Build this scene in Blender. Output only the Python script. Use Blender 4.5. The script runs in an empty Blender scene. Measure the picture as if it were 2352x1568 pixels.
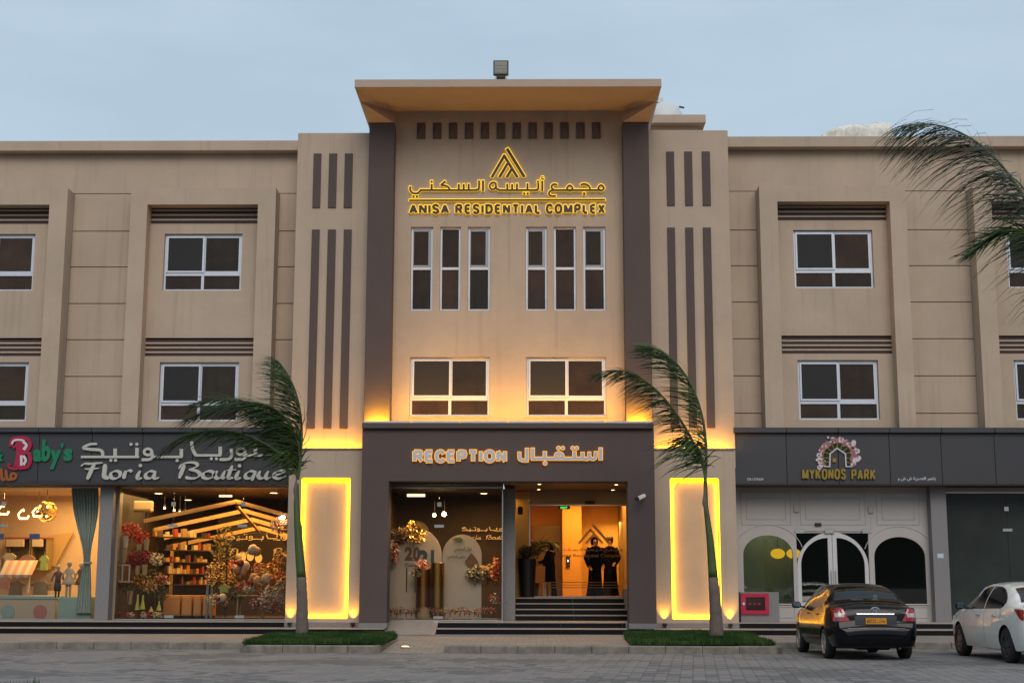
import bpy, bmesh, math, random
from mathutils import Vector, Matrix, noise
R = math.radians
random.seed(7)
scene = bpy.context.scene
COL = scene.collection

# ------------------------------------------------------------------ camera
PITCH, YAW, ROLL = 9.64, 0.72, 0.11
EYE = Vector((0.0, -38.0, 1.44))
camd = bpy.data.cameras.new('camera')
camd.lens = 50.0; camd.sensor_width = 36.0; camd.clip_start = 0.1; camd.clip_end = 3000
cam = bpy.data.objects.new('camera', camd); COL.objects.link(cam)
CROT = (Matrix.Rotation(R(YAW), 3, 'Z') @ Matrix.Rotation(R(90 + PITCH), 3, 'X') @ Matrix.Rotation(R(ROLL), 3, 'Z'))
cam.matrix_world = Matrix.Translation(EYE) @ CROT.to_4x4()
scene.camera = cam

# ------------------------------------------------------------------ sky, sun, exposure
world = bpy.data.worlds.new('World'); scene.world = world; world.use_nodes = True
wn = world.node_tree; wn.nodes.clear()
def wnode(t, **k):
    n = wn.nodes.new(t)
    for a, b in k.items(): setattr(n, a, b)
    return n
sky = wnode('ShaderNodeTexSky', sky_type='NISHITA', sun_disc=False, sun_elevation=R(4.0), sun_rotation=R(180), altitude=0, air_density=1.0, dust_density=0.6, ozone_density=1.5)
tc = wnode('ShaderNodeTexCoord')
mp = wnode('ShaderNodeMapping'); mp.inputs['Scale'].default_value = (1.6, 1.6, 6.0)
nz = wnode('ShaderNodeTexNoise'); nz.inputs['Scale'].default_value = 2.2; nz.inputs['Detail'].default_value = 6; nz.inputs['Roughness'].default_value = 0.55
rp = wnode('ShaderNodeValToRGB'); rp.color_ramp.elements[0].position = 0.36; rp.color_ramp.elements[0].color = (0.80, 0.80, 0.80, 1)
rp.color_ramp.elements[1].position = 0.68; rp.color_ramp.elements[1].color = (0.97, 0.97, 0.97, 1)
cl = wnode('ShaderNodeMix', data_type='RGBA')
cl.inputs['B'].default_value = (3.55, 4.45, 5.35, 1)
bg = wnode('ShaderNodeBackground'); bg.inputs['Strength'].default_value = 0.125
out = wnode('ShaderNodeOutputWorld')
L = wn.links.new
L(tc.outputs['Generated'], mp.inputs['Vector']); L(mp.outputs[0], nz.inputs['Vector']); L(nz.outputs['Fac'], rp.inputs[0])
L(rp.outputs[0], cl.inputs['Factor']); L(sky.outputs[0], cl.inputs['A']); L(cl.outputs['Result'], bg.inputs[0]); L(bg.outputs[0], out.inputs[0])
sund = bpy.data.lights.new('sun', 'SUN'); sund.energy = 1.3; sund.angle = R(35); sund.color = (1.0, 0.89, 0.79)
sun = bpy.data.objects.new('sun', sund); COL.objects.link(sun)
sun.rotation_euler = (R(52), 0, R(8)); sun.location = (0, -20, 30)
scene.view_settings.view_transform = 'Standard'; scene.view_settings.look = 'None'
scene.view_settings.exposure = 0.22; scene.view_settings.gamma = 1.0; scene.view_settings.use_curve_mapping = False
scene.render.engine = 'CYCLES'
scene.cycles.use_denoising = True
scene.cycles.max_bounces = 8; scene.cycles.transparent_max_bounces = 16
scene.cycles.sample_clamp_indirect = 3.0
scene.cycles.caustics_reflective = False; scene.cycles.caustics_refractive = False

# ------------------------------------------------------------------ measuring: the photograph read at 2352 px width
FPX = 50.0 / 36.0 * 2352
def ray(px, py):
    return CROT @ Vector(((px - 1176) / FPX, (784 - py) / FPX, -1.0))
def at(px, py, Y):
    """point of the upright plane at depth Y seen at a picture position -> (X, Z)"""
    d = ray(px, py); t = (Y - EYE.y) / d.y
    return EYE.x + d.x * t, EYE.z + d.z * t
def ax(px, py, Y): return at(px, py, Y)[0]
def az(py, Y, px=1176): return at(px, py, Y)[1]
def onz(px, py, Z):
    d = ray(px, py); t = (Z - EYE.z) / d.z
    return EYE.x + d.x * t, EYE.y + d.y * t

# ------------------------------------------------------------------ materials
MATS = {}
def mat(name, color, rough=0.6, metal=0.0, spec=0.5, var=0.0, vscale=3.0, bump=0.0, bscale=60.0, emit=None, estr=0.0, coat=0.0, streak=0.0):
    if name in MATS: return MATS[name]
    m = bpy.data.materials.new(name); m.use_nodes = True
    nt = m.node_tree; p = nt.nodes['Principled BSDF']
    p.inputs['Base Color'].default_value = (*color, 1); p.inputs['Roughness'].default_value = rough
    p.inputs['Metallic'].default_value = metal; p.inputs['Specular IOR Level'].default_value = spec
    p.inputs['Coat Weight'].default_value = coat; p.inputs['Coat Roughness'].default_value = 0.03
    if emit:
        p.inputs['Emission Color'].default_value = (*emit, 1); p.inputs['Emission Strength'].default_value = estr
    if var or bump or streak:
        t = nt.nodes.new('ShaderNodeTexCoord')
        g = nt.nodes.new('ShaderNodeNewGeometry')
    if var or streak:
        n1 = nt.nodes.new('ShaderNodeTexNoise'); n1.inputs['Scale'].default_value = vscale; n1.inputs['Detail'].default_value = 8; n1.inputs['Roughness'].default_value = 0.65
        nt.links.new(g.outputs['Position'], n1.inputs['Vector'])
        r = nt.nodes.new('ShaderNodeMapRange'); r.inputs['From Min'].default_value = 0.25; r.inputs['From Max'].default_value = 0.75
        r.inputs['To Min'].default_value = 1 - var; r.inputs['To Max'].default_value = 1 + var
        nt.links.new(n1.outputs['Fac'], r.inputs['Value'])
        last = r.outputs[0]
        if streak:
            mpn = nt.nodes.new('ShaderNodeMapping'); mpn.inputs['Scale'].default_value = (4.0, 4.0, 0.16)
            n2 = nt.nodes.new('ShaderNodeTexNoise'); n2.inputs['Scale'].default_value = 1.6; n2.inputs['Detail'].default_value = 5
            nt.links.new(g.outputs['Position'], mpn.inputs['Vector']); nt.links.new(mpn.outputs[0], n2.inputs['Vector'])
            r2 = nt.nodes.new('ShaderNodeMapRange'); r2.inputs['From Min'].default_value = 0.56; r2.inputs['From Max'].default_value = 0.8
            r2.inputs['To Min'].default_value = 1.0; r2.inputs['To Max'].default_value = 1 - streak
            nt.links.new(n2.outputs['Fac'], r2.inputs['Value'])
            mu = nt.nodes.new('ShaderNodeMath'); mu.operation = 'MULTIPLY'
            nt.links.new(last, mu.inputs[0]); nt.links.new(r2.outputs[0], mu.inputs[1]); last = mu.outputs[0]
        vm = nt.nodes.new('ShaderNodeVectorMath'); vm.operation = 'SCALE'; vm.inputs[0].default_value = color
        nt.links.new(last, vm.inputs['Scale']); nt.links.new(vm.outputs[0], p.inputs['Base Color'])
    if bump:
        n3 = nt.nodes.new('ShaderNodeTexNoise'); n3.inputs['Scale'].default_value = bscale; n3.inputs['Detail'].default_value = 4
        nt.links.new(g.outputs['Position'], n3.inputs['Vector'])
        b = nt.nodes.new('ShaderNodeBump'); b.inputs['Strength'].default_value = bump; b.inputs['Distance'].default_value = 0.02
        nt.links.new(n3.outputs['Fac'], b.inputs['Height']); nt.links.new(b.outputs[0], p.inputs['Normal'])
    MATS[name] = m; return m
def glass(name, tint, refl=0.06, rough=0.02):
    """thin pane: mostly see-through with a fresnel reflection"""
    m = bpy.data.materials.new(name); m.use_nodes = True; nt = m.node_tree; nt.nodes.clear()
    o = nt.nodes.new('ShaderNodeOutputMaterial'); mx = nt.nodes.new('ShaderNodeMixShader')
    tr = nt.nodes.new('ShaderNodeBsdfTransparent'); tr.inputs[0].default_value = (*tint, 1)
    gl = nt.nodes.new('ShaderNodeBsdfGlossy'); gl.inputs['Roughness'].default_value = rough
    fr = nt.nodes.new('ShaderNodeFresnel'); fr.inputs['IOR'].default_value = 1.45
    ad = nt.nodes.new('ShaderNodeMath'); ad.operation = 'ADD'; ad.inputs[1].default_value = refl - 0.035; ad.use_clamp = True
    nt.links.new(fr.outputs[0], ad.inputs[0]); nt.links.new(ad.outputs[0], mx.inputs[0])
    nt.links.new(tr.outputs[0], mx.inputs[1]); nt.links.new(gl.outputs[0], mx.inputs[2]); nt.links.new(mx.outputs[0], o.inputs[0])
    MATS[name] = m; return m
def emat(name, color, strength):
    if name in MATS: return MATS[name]
    m = bpy.data.materials.new(name); m.use_nodes = True; nt = m.node_tree; nt.nodes.clear()
    o = nt.nodes.new('ShaderNodeOutputMaterial'); e = nt.nodes.new('ShaderNodeEmission')
    e.inputs[0].default_value = (*color, 1); e.inputs[1].default_value = strength
    nt.links.new(e.outputs[0], o.inputs[0]); MATS[name] = m; return m

BEIGE = mat('beige_render', (0.46, 0.358, 0.27), 0.9, var=0.12, vscale=0.55, bump=0.35, bscale=70, streak=0.16)
BEIGE2 = mat('beige_render_soffit', (0.46, 0.35, 0.275), 0.9, var=0.06, vscale=1.5, bump=0.3, bscale=70, streak=0.02)
BROWN = mat('brown_render', (0.092, 0.066, 0.061), 0.85, var=0.06, vscale=1.2, bump=0.35, bscale=80)
VENTD = mat('vent_brown', (0.045, 0.022, 0.022), 0.7)
ACP = mat('charcoal_cladding', (0.048, 0.047, 0.052), 0.38, metal=0.2, var=0.08, vscale=0.7)
ALU = mat('white_aluminium', (0.60, 0.63, 0.70), 0.35, metal=0.15, var=0.05, vscale=4)
STEEL = mat('brushed_steel', (0.55, 0.54, 0.52), 0.3, metal=1.0)
TINTS = [mat('tinted_pane_%s' % n, c, 0.10, spec=0.22, var=0.45, vscale=1.1, streak=.3) for n, c in (('brown', (0.048, 0.028, 0.017)), ('umber', (0.036, 0.023, 0.015)), ('olive', (0.032, 0.024, 0.016)))]
class _T:
    r = random.Random(8)
def tint(): return _T.r.choice(TINTS)
GRAN = mat('grey_granite', (0.20, 0.19, 0.19), 0.45, var=0.35, vscale=45, bump=0.05)
BGRAN = mat('black_granite', (0.006, 0.006, 0.008), 0.3, spec=0.2, var=0.3, vscale=30)
TREAD = mat('beige_marble_tread', (0.36, 0.30, 0.25), 0.35, var=0.15, vscale=5)
CONC = mat('kerb_concrete', (0.19, 0.168, 0.135), 0.85, var=0.45, vscale=4, bump=0.3, bscale=40, streak=0.35)
GLASS = glass('clear_pane', (0.95, 0.94, 0.92), 0.026)
DGLASS = mat('filmed_pane', (0.036, 0.043, 0.040), 0.12, spec=0.4, var=0.25, vscale=0.8)  # opaque; the gloom of the unlit shop behind is put into the colour
BLACK = mat('matt_black', (0.012, 0.011, 0.011), 0.6)
DBROWN = mat('dark_interior', (0.055, 0.038, 0.028), 0.8, var=0.15, vscale=1.5)
WHITE = mat('white_paint', (0.62, 0.61, 0.60), 0.45, var=0.04, vscale=2)
AMBER = (1.0, 0.56, 0.045); WARM = (1.0, 0.58, 0.22)

# ------------------------------------------------------------------ object helpers
WO = {}
def org(p):
    return WO.get(p.name, Vector((0, 0, 0))) if p else Vector((0, 0, 0))
def meta(o, label=None, cat=None, group=None, kind=None):
    if label: o['label'] = label
    if cat: o['category'] = cat
    if group: o['group'] = group
    if kind: o['kind'] = kind
    return o
def thing(name, loc, label, cat, group=None, rz=0.0):
    o = bpy.data.objects.new(name, None); COL.objects.link(o)
    o.location = loc; o.rotation_euler = (0, 0, rz); o.empty_display_size = 0.2
    WO[o.name] = Vector(loc)
    return meta(o, label, cat, group)
def linkmesh(name, me, loc, parent):
    o = bpy.data.objects.new(name, me); COL.objects.link(o)
    loc = Vector(loc)
    if parent: o.parent = parent
    o.location = loc - org(parent)
    WO[o.name] = loc
    return o
def mesh(name, verts, faces, m, parent=None, loc=None, smooth=False, mi=None):
    """verts in world coordinates; the origin goes to loc (default the middle of the base)"""
    vs = [Vector(v) for v in verts]
    if loc is None:
        lo = [min(v[i] for v in vs) for i in range(3)]; hi = [max(v[i] for v in vs) for i in range(3)]
        loc = Vector(((lo[0] + hi[0]) / 2, (lo[1] + hi[1]) / 2, lo[2]))
    loc = Vector(loc)
    me = bpy.data.meshes.new(name)
    me.from_pydata([v - loc for v in vs], [], faces)
    for mm in (m if isinstance(m, (list, tuple)) else [m]): me.materials.append(mm)
    if mi: me.polygons.foreach_set('material_index', mi)
    if smooth: me.polygons.foreach_set('use_smooth', [True] * len(me.polygons))
    me.update()
    return linkmesh(name, me, loc, parent)
class MB:
    """collects simple solids into one mesh"""
    def __init__(s): s.v = []; s.f = []; s.mi = []
    def add(s, v, f, mi=0):
        b = len(s.v); s.v += [Vector(x) for x in v]; s.f += [[i + b for i in q] for q in f]; s.mi += [mi] * len(f); return s
    def box(s, x0, x1, y0, y1, z0, z1, mi=0):
        v = [(x0, y0, z0), (x1, y0, z0), (x1, y1, z0), (x0, y1, z0), (x0, y0, z1), (x1, y0, z1), (x1, y1, z1), (x0, y1, z1)]
        return s.add(v, [(0, 3, 2, 1), (4, 5, 6, 7), (0, 1, 5, 4), (1, 2, 6, 5), (2, 3, 7, 6), (3, 0, 4, 7)], mi)
    def bbox(s, x0, x1, y0, y1, z0, z1, b=0.01, mi=0):
        """box with chamfered edges"""
        bm = bmesh.new(); bmesh.ops.create_cube(bm, size=1)
        for v in bm.verts:
            v.co = Vector((x0 + (v.co.x + .5) * (x1 - x0), y0 + (v.co.y + .5) * (y1 - y0), z0 + (v.co.z + .5) * (z1 - z0)))
        bmesh.ops.bevel(bm, geom=bm.edges[:], offset=b, segments=1, affect='EDGES', profile=0.5)
        bm.verts.ensure_lookup_table()
        s.add([v.co.copy() for v in bm.verts], [[v.index for v in f.verts] for f in bm.faces], mi); bm.free(); return s
    def prism(s, poly, y0, y1, mi=0):
        """polygon in (x, z) extruded from y0 (front) to y1 (back)"""
        n = len(poly)
        v = [(x, y0, z) for x, z in poly] + [(x, y1, z) for x, z in poly]
        return s.add(v, [list(range(n)), list(range(2 * n - 1, n - 1, -1))] + [(i, i + n, (i + 1) % n + n, (i + 1) % n) for i in range(n)], mi)
    def tube(s, pts, r, n=8, mi=0, cap=True):
        pts = [Vector(p) for p in pts]; rs = r if isinstance(r, (list, tuple)) else [r] * len(pts)
        ring = []; up = None
        for i, p in enumerate(pts):
            d = (pts[min(i + 1, len(pts) - 1)] - pts[max(i - 1, 0)]).normalized()
            if up is None: up = d.orthogonal().normalized()
            a = (up - d * up.dot(d)); a = a.normalized() if a.length > 1e-5 else d.orthogonal().normalized(); up = a; b = d.cross(a)
            ring.append([p + (a * math.cos(2 * math.pi * k / n) + b * math.sin(2 * math.pi * k / n)) * rs[i] for k in range(n)])
        v = [q for rr in ring for q in rr]; f = []
        for i in range(len(pts) - 1):
            for k in range(n): f.append((i * n + k, i * n + (k + 1) % n, (i + 1) * n + (k + 1) % n, (i + 1) * n + k))
        if cap: f.append(list(range(n))[::-1]); f.append([(len(pts) - 1) * n + k for k in range(n)])
        return s.add(v, f, mi)
    def lathe(s, c, prof, n=20, mi=0, axis='Z', sx=1.0, sy=1.0, cap=True):
        c = Vector(c); v = []; f = []
        for r, h in prof:
            for k in range(n):
                a = 2 * math.pi * k / n; x, y = r * math.cos(a) * sx, r * math.sin(a) * sy
                v.append(c + (Vector((x, y, h)) if axis == 'Z' else Vector((x, h, y)) if axis == 'Y' else Vector((h, x, y))))
        m = len(prof)
        for i in range(m - 1):
            for k in range(n):
                q = (i * n + k, i * n + (k + 1) % n, (i + 1) * n + (k + 1) % n, (i + 1) * n + k)
                f.append(q if axis != 'Y' else q[::-1])
        if cap: f.append(list(range(n))[::-1] if axis != 'Y' else list(range(n)))
        if cap: t = [(m - 1) * n + k for k in range(n)]; f.append(t if axis != 'Y' else t[::-1])
        return s.add(v, f, mi)
    def ball(s, c, r, n=10, mi=0, sq=(1, 1, 1)):
        c = Vector(c); pr = [(math.sin(math.pi * i / n), -math.cos(math.pi * i / n)) for i in range(n + 1)]
        b = MB(); b.lathe((0, 0, 0), [(max(a, 1e-3), h) for a, h in pr], n + 4)
        return s.add([c + Vector((v.x * r * sq[0], v.y * r * sq[1], v.z * r * sq[2])) for v in b.v], b.f, mi)
    def build(s, name, m, parent=None, loc=None, smooth=False):
        return mesh(name, s.v, s.f, m, parent, loc, smooth, s.mi if isinstance(m, (list, tuple)) else None)
def box(name, x0, x1, y0, y1, z0, z1, m, parent=None, bev=0.0):
    b = MB()
    b.bbox(x0, x1, y0, y1, z0, z1, bev) if bev else b.box(x0, x1, y0, y1, z0, z1)
    return b.build(name, m, parent)
def structure(o): o['kind'] = 'structure'; return o
def holed(x0, x1, z0, z1, Y, depth, holes, mb=None, returns=True):
    """wall face at Y with rectangular openings whose reveals run back by depth"""
    mb = mb or MB()
    xs = sorted({x0, x1, *[h[0] for h in holes], *[h[1] for h in holes]}); zs = sorted({z0, z1, *[h[2] for h in holes], *[h[3] for h in holes]})
    xs = [x for x in xs if x0 <= x <= x1]; zs = [z for z in zs if z0 <= z <= z1]
    for i in range(len(xs) - 1):
        for j in range(len(zs) - 1):
            cx, cz = (xs[i] + xs[i + 1]) / 2, (zs[j] + zs[j + 1]) / 2
            if any(h[0] < cx < h[1] and h[2] < cz < h[3] for h in holes): continue
            mb.add([(xs[i], Y, zs[j]), (xs[i + 1], Y, zs[j]), (xs[i + 1], Y, zs[j + 1]), (xs[i], Y, zs[j + 1])], [(0, 1, 2, 3)])
    for h in holes:
        a, b, c, d = h[0], h[1], h[2], h[3]; dd = h[4] if len(h) > 4 else depth
        q = [((a, c), (a, d)), ((b, d), (b, c))]
        if d < z1 - 1e-6: q.append(((a, d), (b, d)))
        if c > z0 + 1e-6: q.append(((b, c), (a, c)))
        for (p, r) in q:
            mb.add([(p[0], Y, p[1]), (r[0], Y, r[1]), (r[0], Y + dd, r[1]), (p[0], Y + dd, p[1])], [(0, 1, 2, 3)])
    if returns:
        for (p, r) in (((x0, z1), (x0, z0)), ((x1, z0), (x1, z1)), ((x1, z1), (x0, z1))):
            mb.add([(p[0], Y, p[1]), (r[0], Y, r[1]), (r[0], Y + depth, r[1]), (p[0], Y + depth, p[1])], [(0, 1, 2, 3)])
    return mb
def lamp_area(name, loc, sx, sy, power, color, rot=(0, 0, 0), parent=None, spread=None):
    d = bpy.data.lights.new(name, 'AREA'); d.shape = 'RECTANGLE'; d.size = sx; d.size_y = sy; d.energy = power; d.color = color
    if spread: d.spread = R(spread)
    o = bpy.data.objects.new(name, d); COL.objects.link(o)
    if parent: o.parent = parent
    o.location = Vector(loc) - org(parent); o.rotation_euler = rot
    return o
# ================================================================== GROUND
ROADM = mat('paver_grey', (0.135, 0.128, 0.125), 0.8, var=0.22, vscale=1.2, bump=0.3, bscale=50)
PAVB = mat('sidewalk_paver', (0.25, 0.215, 0.185), 0.8, var=0.22, vscale=2.0, bump=0.3, bscale=50)
JOINT = mat('joint_sand', (0.19, 0.175, 0.165), 0.95)
structure(mesh('ground', [(-900, -900, -0.03), (900, -900, -0.03), (900, 900, -0.03), (-900, 900, -0.03)], [(0, 1, 2, 3)], mat('far_ground', (0.16, 0.145, 0.13), 0.95, var=0.2, vscale=0.05)))
HV = []; HF = []; HN = 60
for i in range(HN + 1):
    a = R(180 + 180 * i / HN); rad = 420
    hgt = 46 + 26 * noise.noise(Vector((i * .22, 1, 0))) + 9 * noise.noise(Vector((i * .9, 4, 0)))
    HV += [(rad * math.cos(a), -38 + rad * math.sin(a), -1), ((rad + 60) * math.cos(a), -38 + (rad + 60) * math.sin(a), hgt)]
    if i: HF.append((2 * i - 2, 2 * i, 2 * i + 1, 2 * i - 1))
structure(mesh('hills', HV, HF, mat('rocky_hills', (0.06, 0.05, 0.045), .95, var=.3, vscale=.03)))  # unseen ridge behind the camera, added to darken reflections in the glass
road = structure(mesh('road', [(-19, -30, 0.0), (20, -30, 0.0), (20, -4.6, 0.0), (-19, -4.6, 0.0)], [(0, 1, 2, 3)], JOINT, loc=(0, -18, 0)))
KZ = 0.15
KI = onz(1176, 1500, 0)[1]; KL = onz(300, 1490.5, 0)[1]; KR = onz(2108, 1490.5, 0)[1]   # kerb lines: islands, left bay, right bay
XL0 = onz(551, 1500, 0)[0]; XL1 = onz(872, 1500, 0)[0]; XM0 = onz(1022, 1498, 0)[0]; XR1 = onz(1779, 1500, 0)[0]
ck = Vector(onz(916, 1468, KZ))                    # where the slanting kerb of the left island ends
# interlocking pavers: the 300 that show largest are single parts, the rest one mesh
PSX, PSY = 0.2, 0.2
pm_meshes = []
PCOL = [mat('paver_%s' % n, c, 0.75, var=0.12, vscale=1.6, bump=0.25, bscale=50) for n, c in (('grey', (0.212, 0.198, 0.19)), ('mid', (0.205, 0.191, 0.184)), ('warm', (0.222, 0.204, 0.19)), ('dark', (0.19, 0.18, 0.175)))]
def paver_geo(mb, cx, cy, z, mi=0, g=0.002, tz=0.0):
    hx, hy = PSX / 2 - g, PSY / 2 - g; b = 0.004
    mb.add([(cx - hx, cy - hy, z - .02), (cx + hx, cy - hy, z - .02), (cx + hx, cy + hy, z - .02), (cx - hx, cy + hy, z - .02),
            (cx - hx + b, cy - hy + b, z), (cx + hx - b, cy - hy + b, z), (cx + hx - b, cy + hy - b, z + tz), (cx - hx + b, cy + hy - b, z + tz)],
           [(4, 5, 6, 7), (0, 1, 5, 4), (1, 2, 6, 5), (2, 3, 7, 6), (3, 0, 4, 7)], mi)
shared = []
for k in range(4):
    mb = MB(); paver_geo(mb, 0, 0, 0.02); me = bpy.data.meshes.new('paver'); me.from_pydata(mb.v, [], mb.f); me.materials.append(PCOL[k]); shared.append(me)
rest = MB(); cnt = 0
rr = random.Random(3)
y = -17.65; row = 0
while y < -4.7:
    halfw = (y + 38) * 0.385 + 0.4
    x = -halfw - (row % 2) * PSX / 2 - 0.6
    while x < halfw:
        if y > (KL if x < 0 else KR) - .02: x += PSX; continue
        if y > KI - .08 and (XL0 - .3 < x < XR1 + .3): x += PSX; continue
        t = noise.noise(Vector((x * 0.5, y * 0.5, 0))) + rr.uniform(-.35, .35)
        k = 0 if t < -.1 else 1 if t < .15 else 2 if t < .4 else 3
        z = 0.004 + rr.uniform(0, 0.0015) + 0.004 * noise.noise(Vector((x, y, 3)))
        if row < 5 and cnt < 300 and abs(x) < 7.6:
            o = bpy.data.objects.new('paver', shared[k]); COL.objects.link(o); o.parent = road; o.location = Vector((x, y, z - 0.02 + 0.001)) - org(road); cnt += 1
        else: paver_geo(rest, x, y, z + .001, k, tz=rr.uniform(-.001, .001))
        x += PSX
    y += PSY; row += 1
o = rest.build('road_paving', PCOL, road); o['kind'] = 'stuff'

KZ = 0.15
# sidewalk (with a checked paver material, one sheet) and kerb stones
def tile_mat(name, c1, c2, sx, sy, joint):
    m = bpy.data.materials.new(name); m.use_nodes = True; nt = m.node_tree; p = nt.nodes['Principled BSDF']; p.inputs['Roughness'].default_value = 0.8
    g = nt.nodes.new('ShaderNodeNewGeometry'); b = nt.nodes.new('ShaderNodeTexBrick'); b.offset = 0.5
    b.inputs['Color1'].default_value = (*c1, 1); b.inputs['Color2'].default_value = (*c2, 1); b.inputs['Mortar'].default_value = (*joint, 1)
    b.inputs['Scale'].default_value = 1; b.inputs['Brick Width'].default_value = sx; b.inputs['Row Height'].default_value = sy; b.inputs['Mortar Size'].default_value = 0.008
    nt.links.new(g.outputs['Position'], b.inputs['Vector'])
    n = nt.nodes.new('ShaderNodeTexNoise'); n.inputs['Scale'].default_value = 1.7; n.inputs['Detail'].default_value = 6; nt.links.new(g.outputs['Position'], n.inputs['Vector'])
    r = nt.nodes.new('ShaderNodeMapRange'); r.inputs['To Min'].default_value = 0.7; r.inputs['To Max'].default_value = 1.3; nt.links.new(n.outputs['Fac'], r.inputs['Value'])
    v = nt.nodes.new('ShaderNodeVectorMath'); v.operation = 'SCALE'; nt.links.new(b.outputs['Color'], v.inputs[0]); nt.links.new(r.outputs[0], v.inputs['Scale']); nt.links.new(v.outputs[0], p.inputs['Base Color'])
    return m
WALK = tile_mat('sidewalk_tiles', (0.29, 0.25, 0.215), (0.24, 0.205, 0.175), 0.3, 0.3, (0.13, 0.115, 0.10))
sw = MB()
for (a, b, y0) in ((-18.5, XL0, KL), (XL0, XL1, KI), (XM0, XR1, KI), (XR1, 18.5, KR)):
    sw.add([(a, y0 + .12, KZ), (b, y0 + .12, KZ), (b, 3.0, KZ), (a, 3.0, KZ)], [(0, 1, 2, 3)])
sw.add([(XL1, KI + .12, KZ), (ck.x, ck.y, KZ), (XM0, ck.y, KZ), (XM0, 3, KZ), (XL1, 3, KZ)], [(0, 1, 2, 3, 4)])
sw.add([(XL1, KI, 0.006), (XM0, KI, 0.006), (XM0, ck.y, KZ - .002), (XL1, ck.y, KZ - .002)], [(0, 1, 2, 3)])
structure(sw.build('sidewalk', WALK, loc=(0, 0, 0.1)))
kerb_root = None
def kerb_run(p0, p1, n):
    global kerb_root
    p0, p1 = Vector((*p0, 0)), Vector((*p1, 0)); d = (p1 - p0) / n; t = d.normalized(); nrm = Vector((-t.y, t.x, 0))
    for i in range(n):
        a = p0 + d * i + t * .006; b = p0 + d * (i + 1) - t * .006; c = 0.025; h = KZ + 0.012 + rr.uniform(-.004, .004); off = nrm * rr.uniform(-.006, .006)
        a += off; b += off
        prof = [(0, -.02), (0, h - c), (c, h), (.13, h), (.13, -.02)]
        v = [a + nrm * u + Vector((0, 0, w)) for u, w in prof] + [b + nrm * u + Vector((0, 0, w)) for u, w in prof]
        f = [(0, 5, 6, 1), (1, 6, 7, 2), (2, 7, 8, 3), (3, 8, 9, 4), (0, 1, 2, 3, 4), (9, 8, 7, 6, 5)]
        mesh('kerb_stone', v, f, CONC, kerb_root)
kerb_root = bpy.data.objects.new('kerb', None); COL.objects.link(kerb_root); WO['kerb'] = Vector((0, 0, 0)); structure(kerb_root)
kerb_run((-18.5, KL), (XL0 - .3, KL), 15)
kerb_run((XL0 - .3, KL), (XL0 - .12, KI + .3), 3); kerb_run((XL0 - .12, KI + .3), (XL0 + .15, KI), 1)
kerb_run((XL0 + .15, KI), (XL1, KI), 4); kerb_run((XL1, KI), (ck.x, ck.y), 4)
kerb_run((XM0, KI), (XR1, KI), 9); kerb_run((XR1, KI), (XR1 + .16, KI + .25), 1); kerb_run((XR1 + .16, KI + .25), (XR1 + .2, KR), 3)
kerb_run((XR1 + .2, KR), (18.5, KR), 16)
# turf islands
TURF = mat('turf_soil', (0.035, 0.035, 0.014), 0.95, var=0.3, vscale=5)
GR = [mat('grass_%s' % n, c, 0.6, spec=0.2) for n, c in (('dark', (0.014, 0.040, 0.007)), ('mid', (0.024, 0.062, 0.010)), ('light', (0.06, 0.10, 0.022)))]
def island(poly, n, seed):
    r = random.Random(seed)
    o = mesh('turf_bed', [(x, y, KZ + .03) for x, y in poly], [list(range(len(poly)))], TURF); structure(o)
    xs = [p[0] for p in poly]; ys = [p[1] for p in poly]
    def inside(x, y):
        c = False; j = len(poly) - 1
        for i in range(len(poly)):
            if (poly[i][1] > y) != (poly[j][1] > y) and x < (poly[j][0] - poly[i][0]) * (y - poly[i][1]) / (poly[j][1] - poly[i][1]) + poly[i][0]: c = not c
            j = i
        return c
    V = []; F = []; MI = []
    while len(F) < n:
        x, y = r.uniform(min(xs) - .05, max(xs) + .05), r.uniform(min(ys), max(ys))
        if not inside(x, y): continue
        if noise.noise(Vector((x * 1.7, y * 1.7, seed + 20))) + r.uniform(-.25, .25) > .42: continue
        h = r.uniform(.04, .13) * (1 + .5 * noise.noise(Vector((x * 2, y * 2, seed)))); a = r.uniform(0, math.pi); w = r.uniform(.006, .012)
        lx, ly = r.gauss(0, .035), r.gauss(0, .035); b = len(V); z = KZ + .028
        V += [(x - w * math.cos(a), y - w * math.sin(a), z), (x + w * math.cos(a), y + w * math.sin(a), z), (x + lx, y + ly, z + h)]
        F.append((b, b + 1, b + 2)); t = noise.noise(Vector((x * 1.3, y * 1.3, 9))) + r.uniform(-.4, .4); MI.append(0 if t < -.1 else 1 if t < .35 else 2)
    g = mesh('grass', V, F, GR, None, mi=MI); meta(g, None, None, None, 'stuff'); return g
GZ = KZ + .09
def clampk(p): x, y = onz(*p, GZ); y2 = max(y, KI + .16); return (x * (y2 - EYE.y) / (y - EYE.y), y2)
GLP = [clampk(p) for p in ((556, 1480), (862, 1480), (880, 1472), (912, 1458), (905, 1452), (780, 1452), (644, 1452), (610, 1458))]
g = island(GLP, 46000, 1); g['label'] = 'short green turf of the kerbed island round the left palm'
GRP = [clampk(p) for p in ((1449, 1481), (1783, 1481), (1760, 1468), (1730, 1456), (1700, 1448), (1560, 1446), (1436, 1447), (1434, 1458))]
g = island(GRP, 46000, 2); g['label'] = 'short green turf of the kerbed island round the right palm'
gx, gy = onz(0, 1568, 0)
gx, gy = onz(0, 1577, .2)
g = island([(gx - 2, gy - 1.8), (gx + .9, gy - 1.8), (gx + .55, gy - .15), (gx + .2, gy), (gx - 2, gy + .02)], 6000, 3); g['label'] = 'corner of green turf at the near end of the road'
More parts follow.
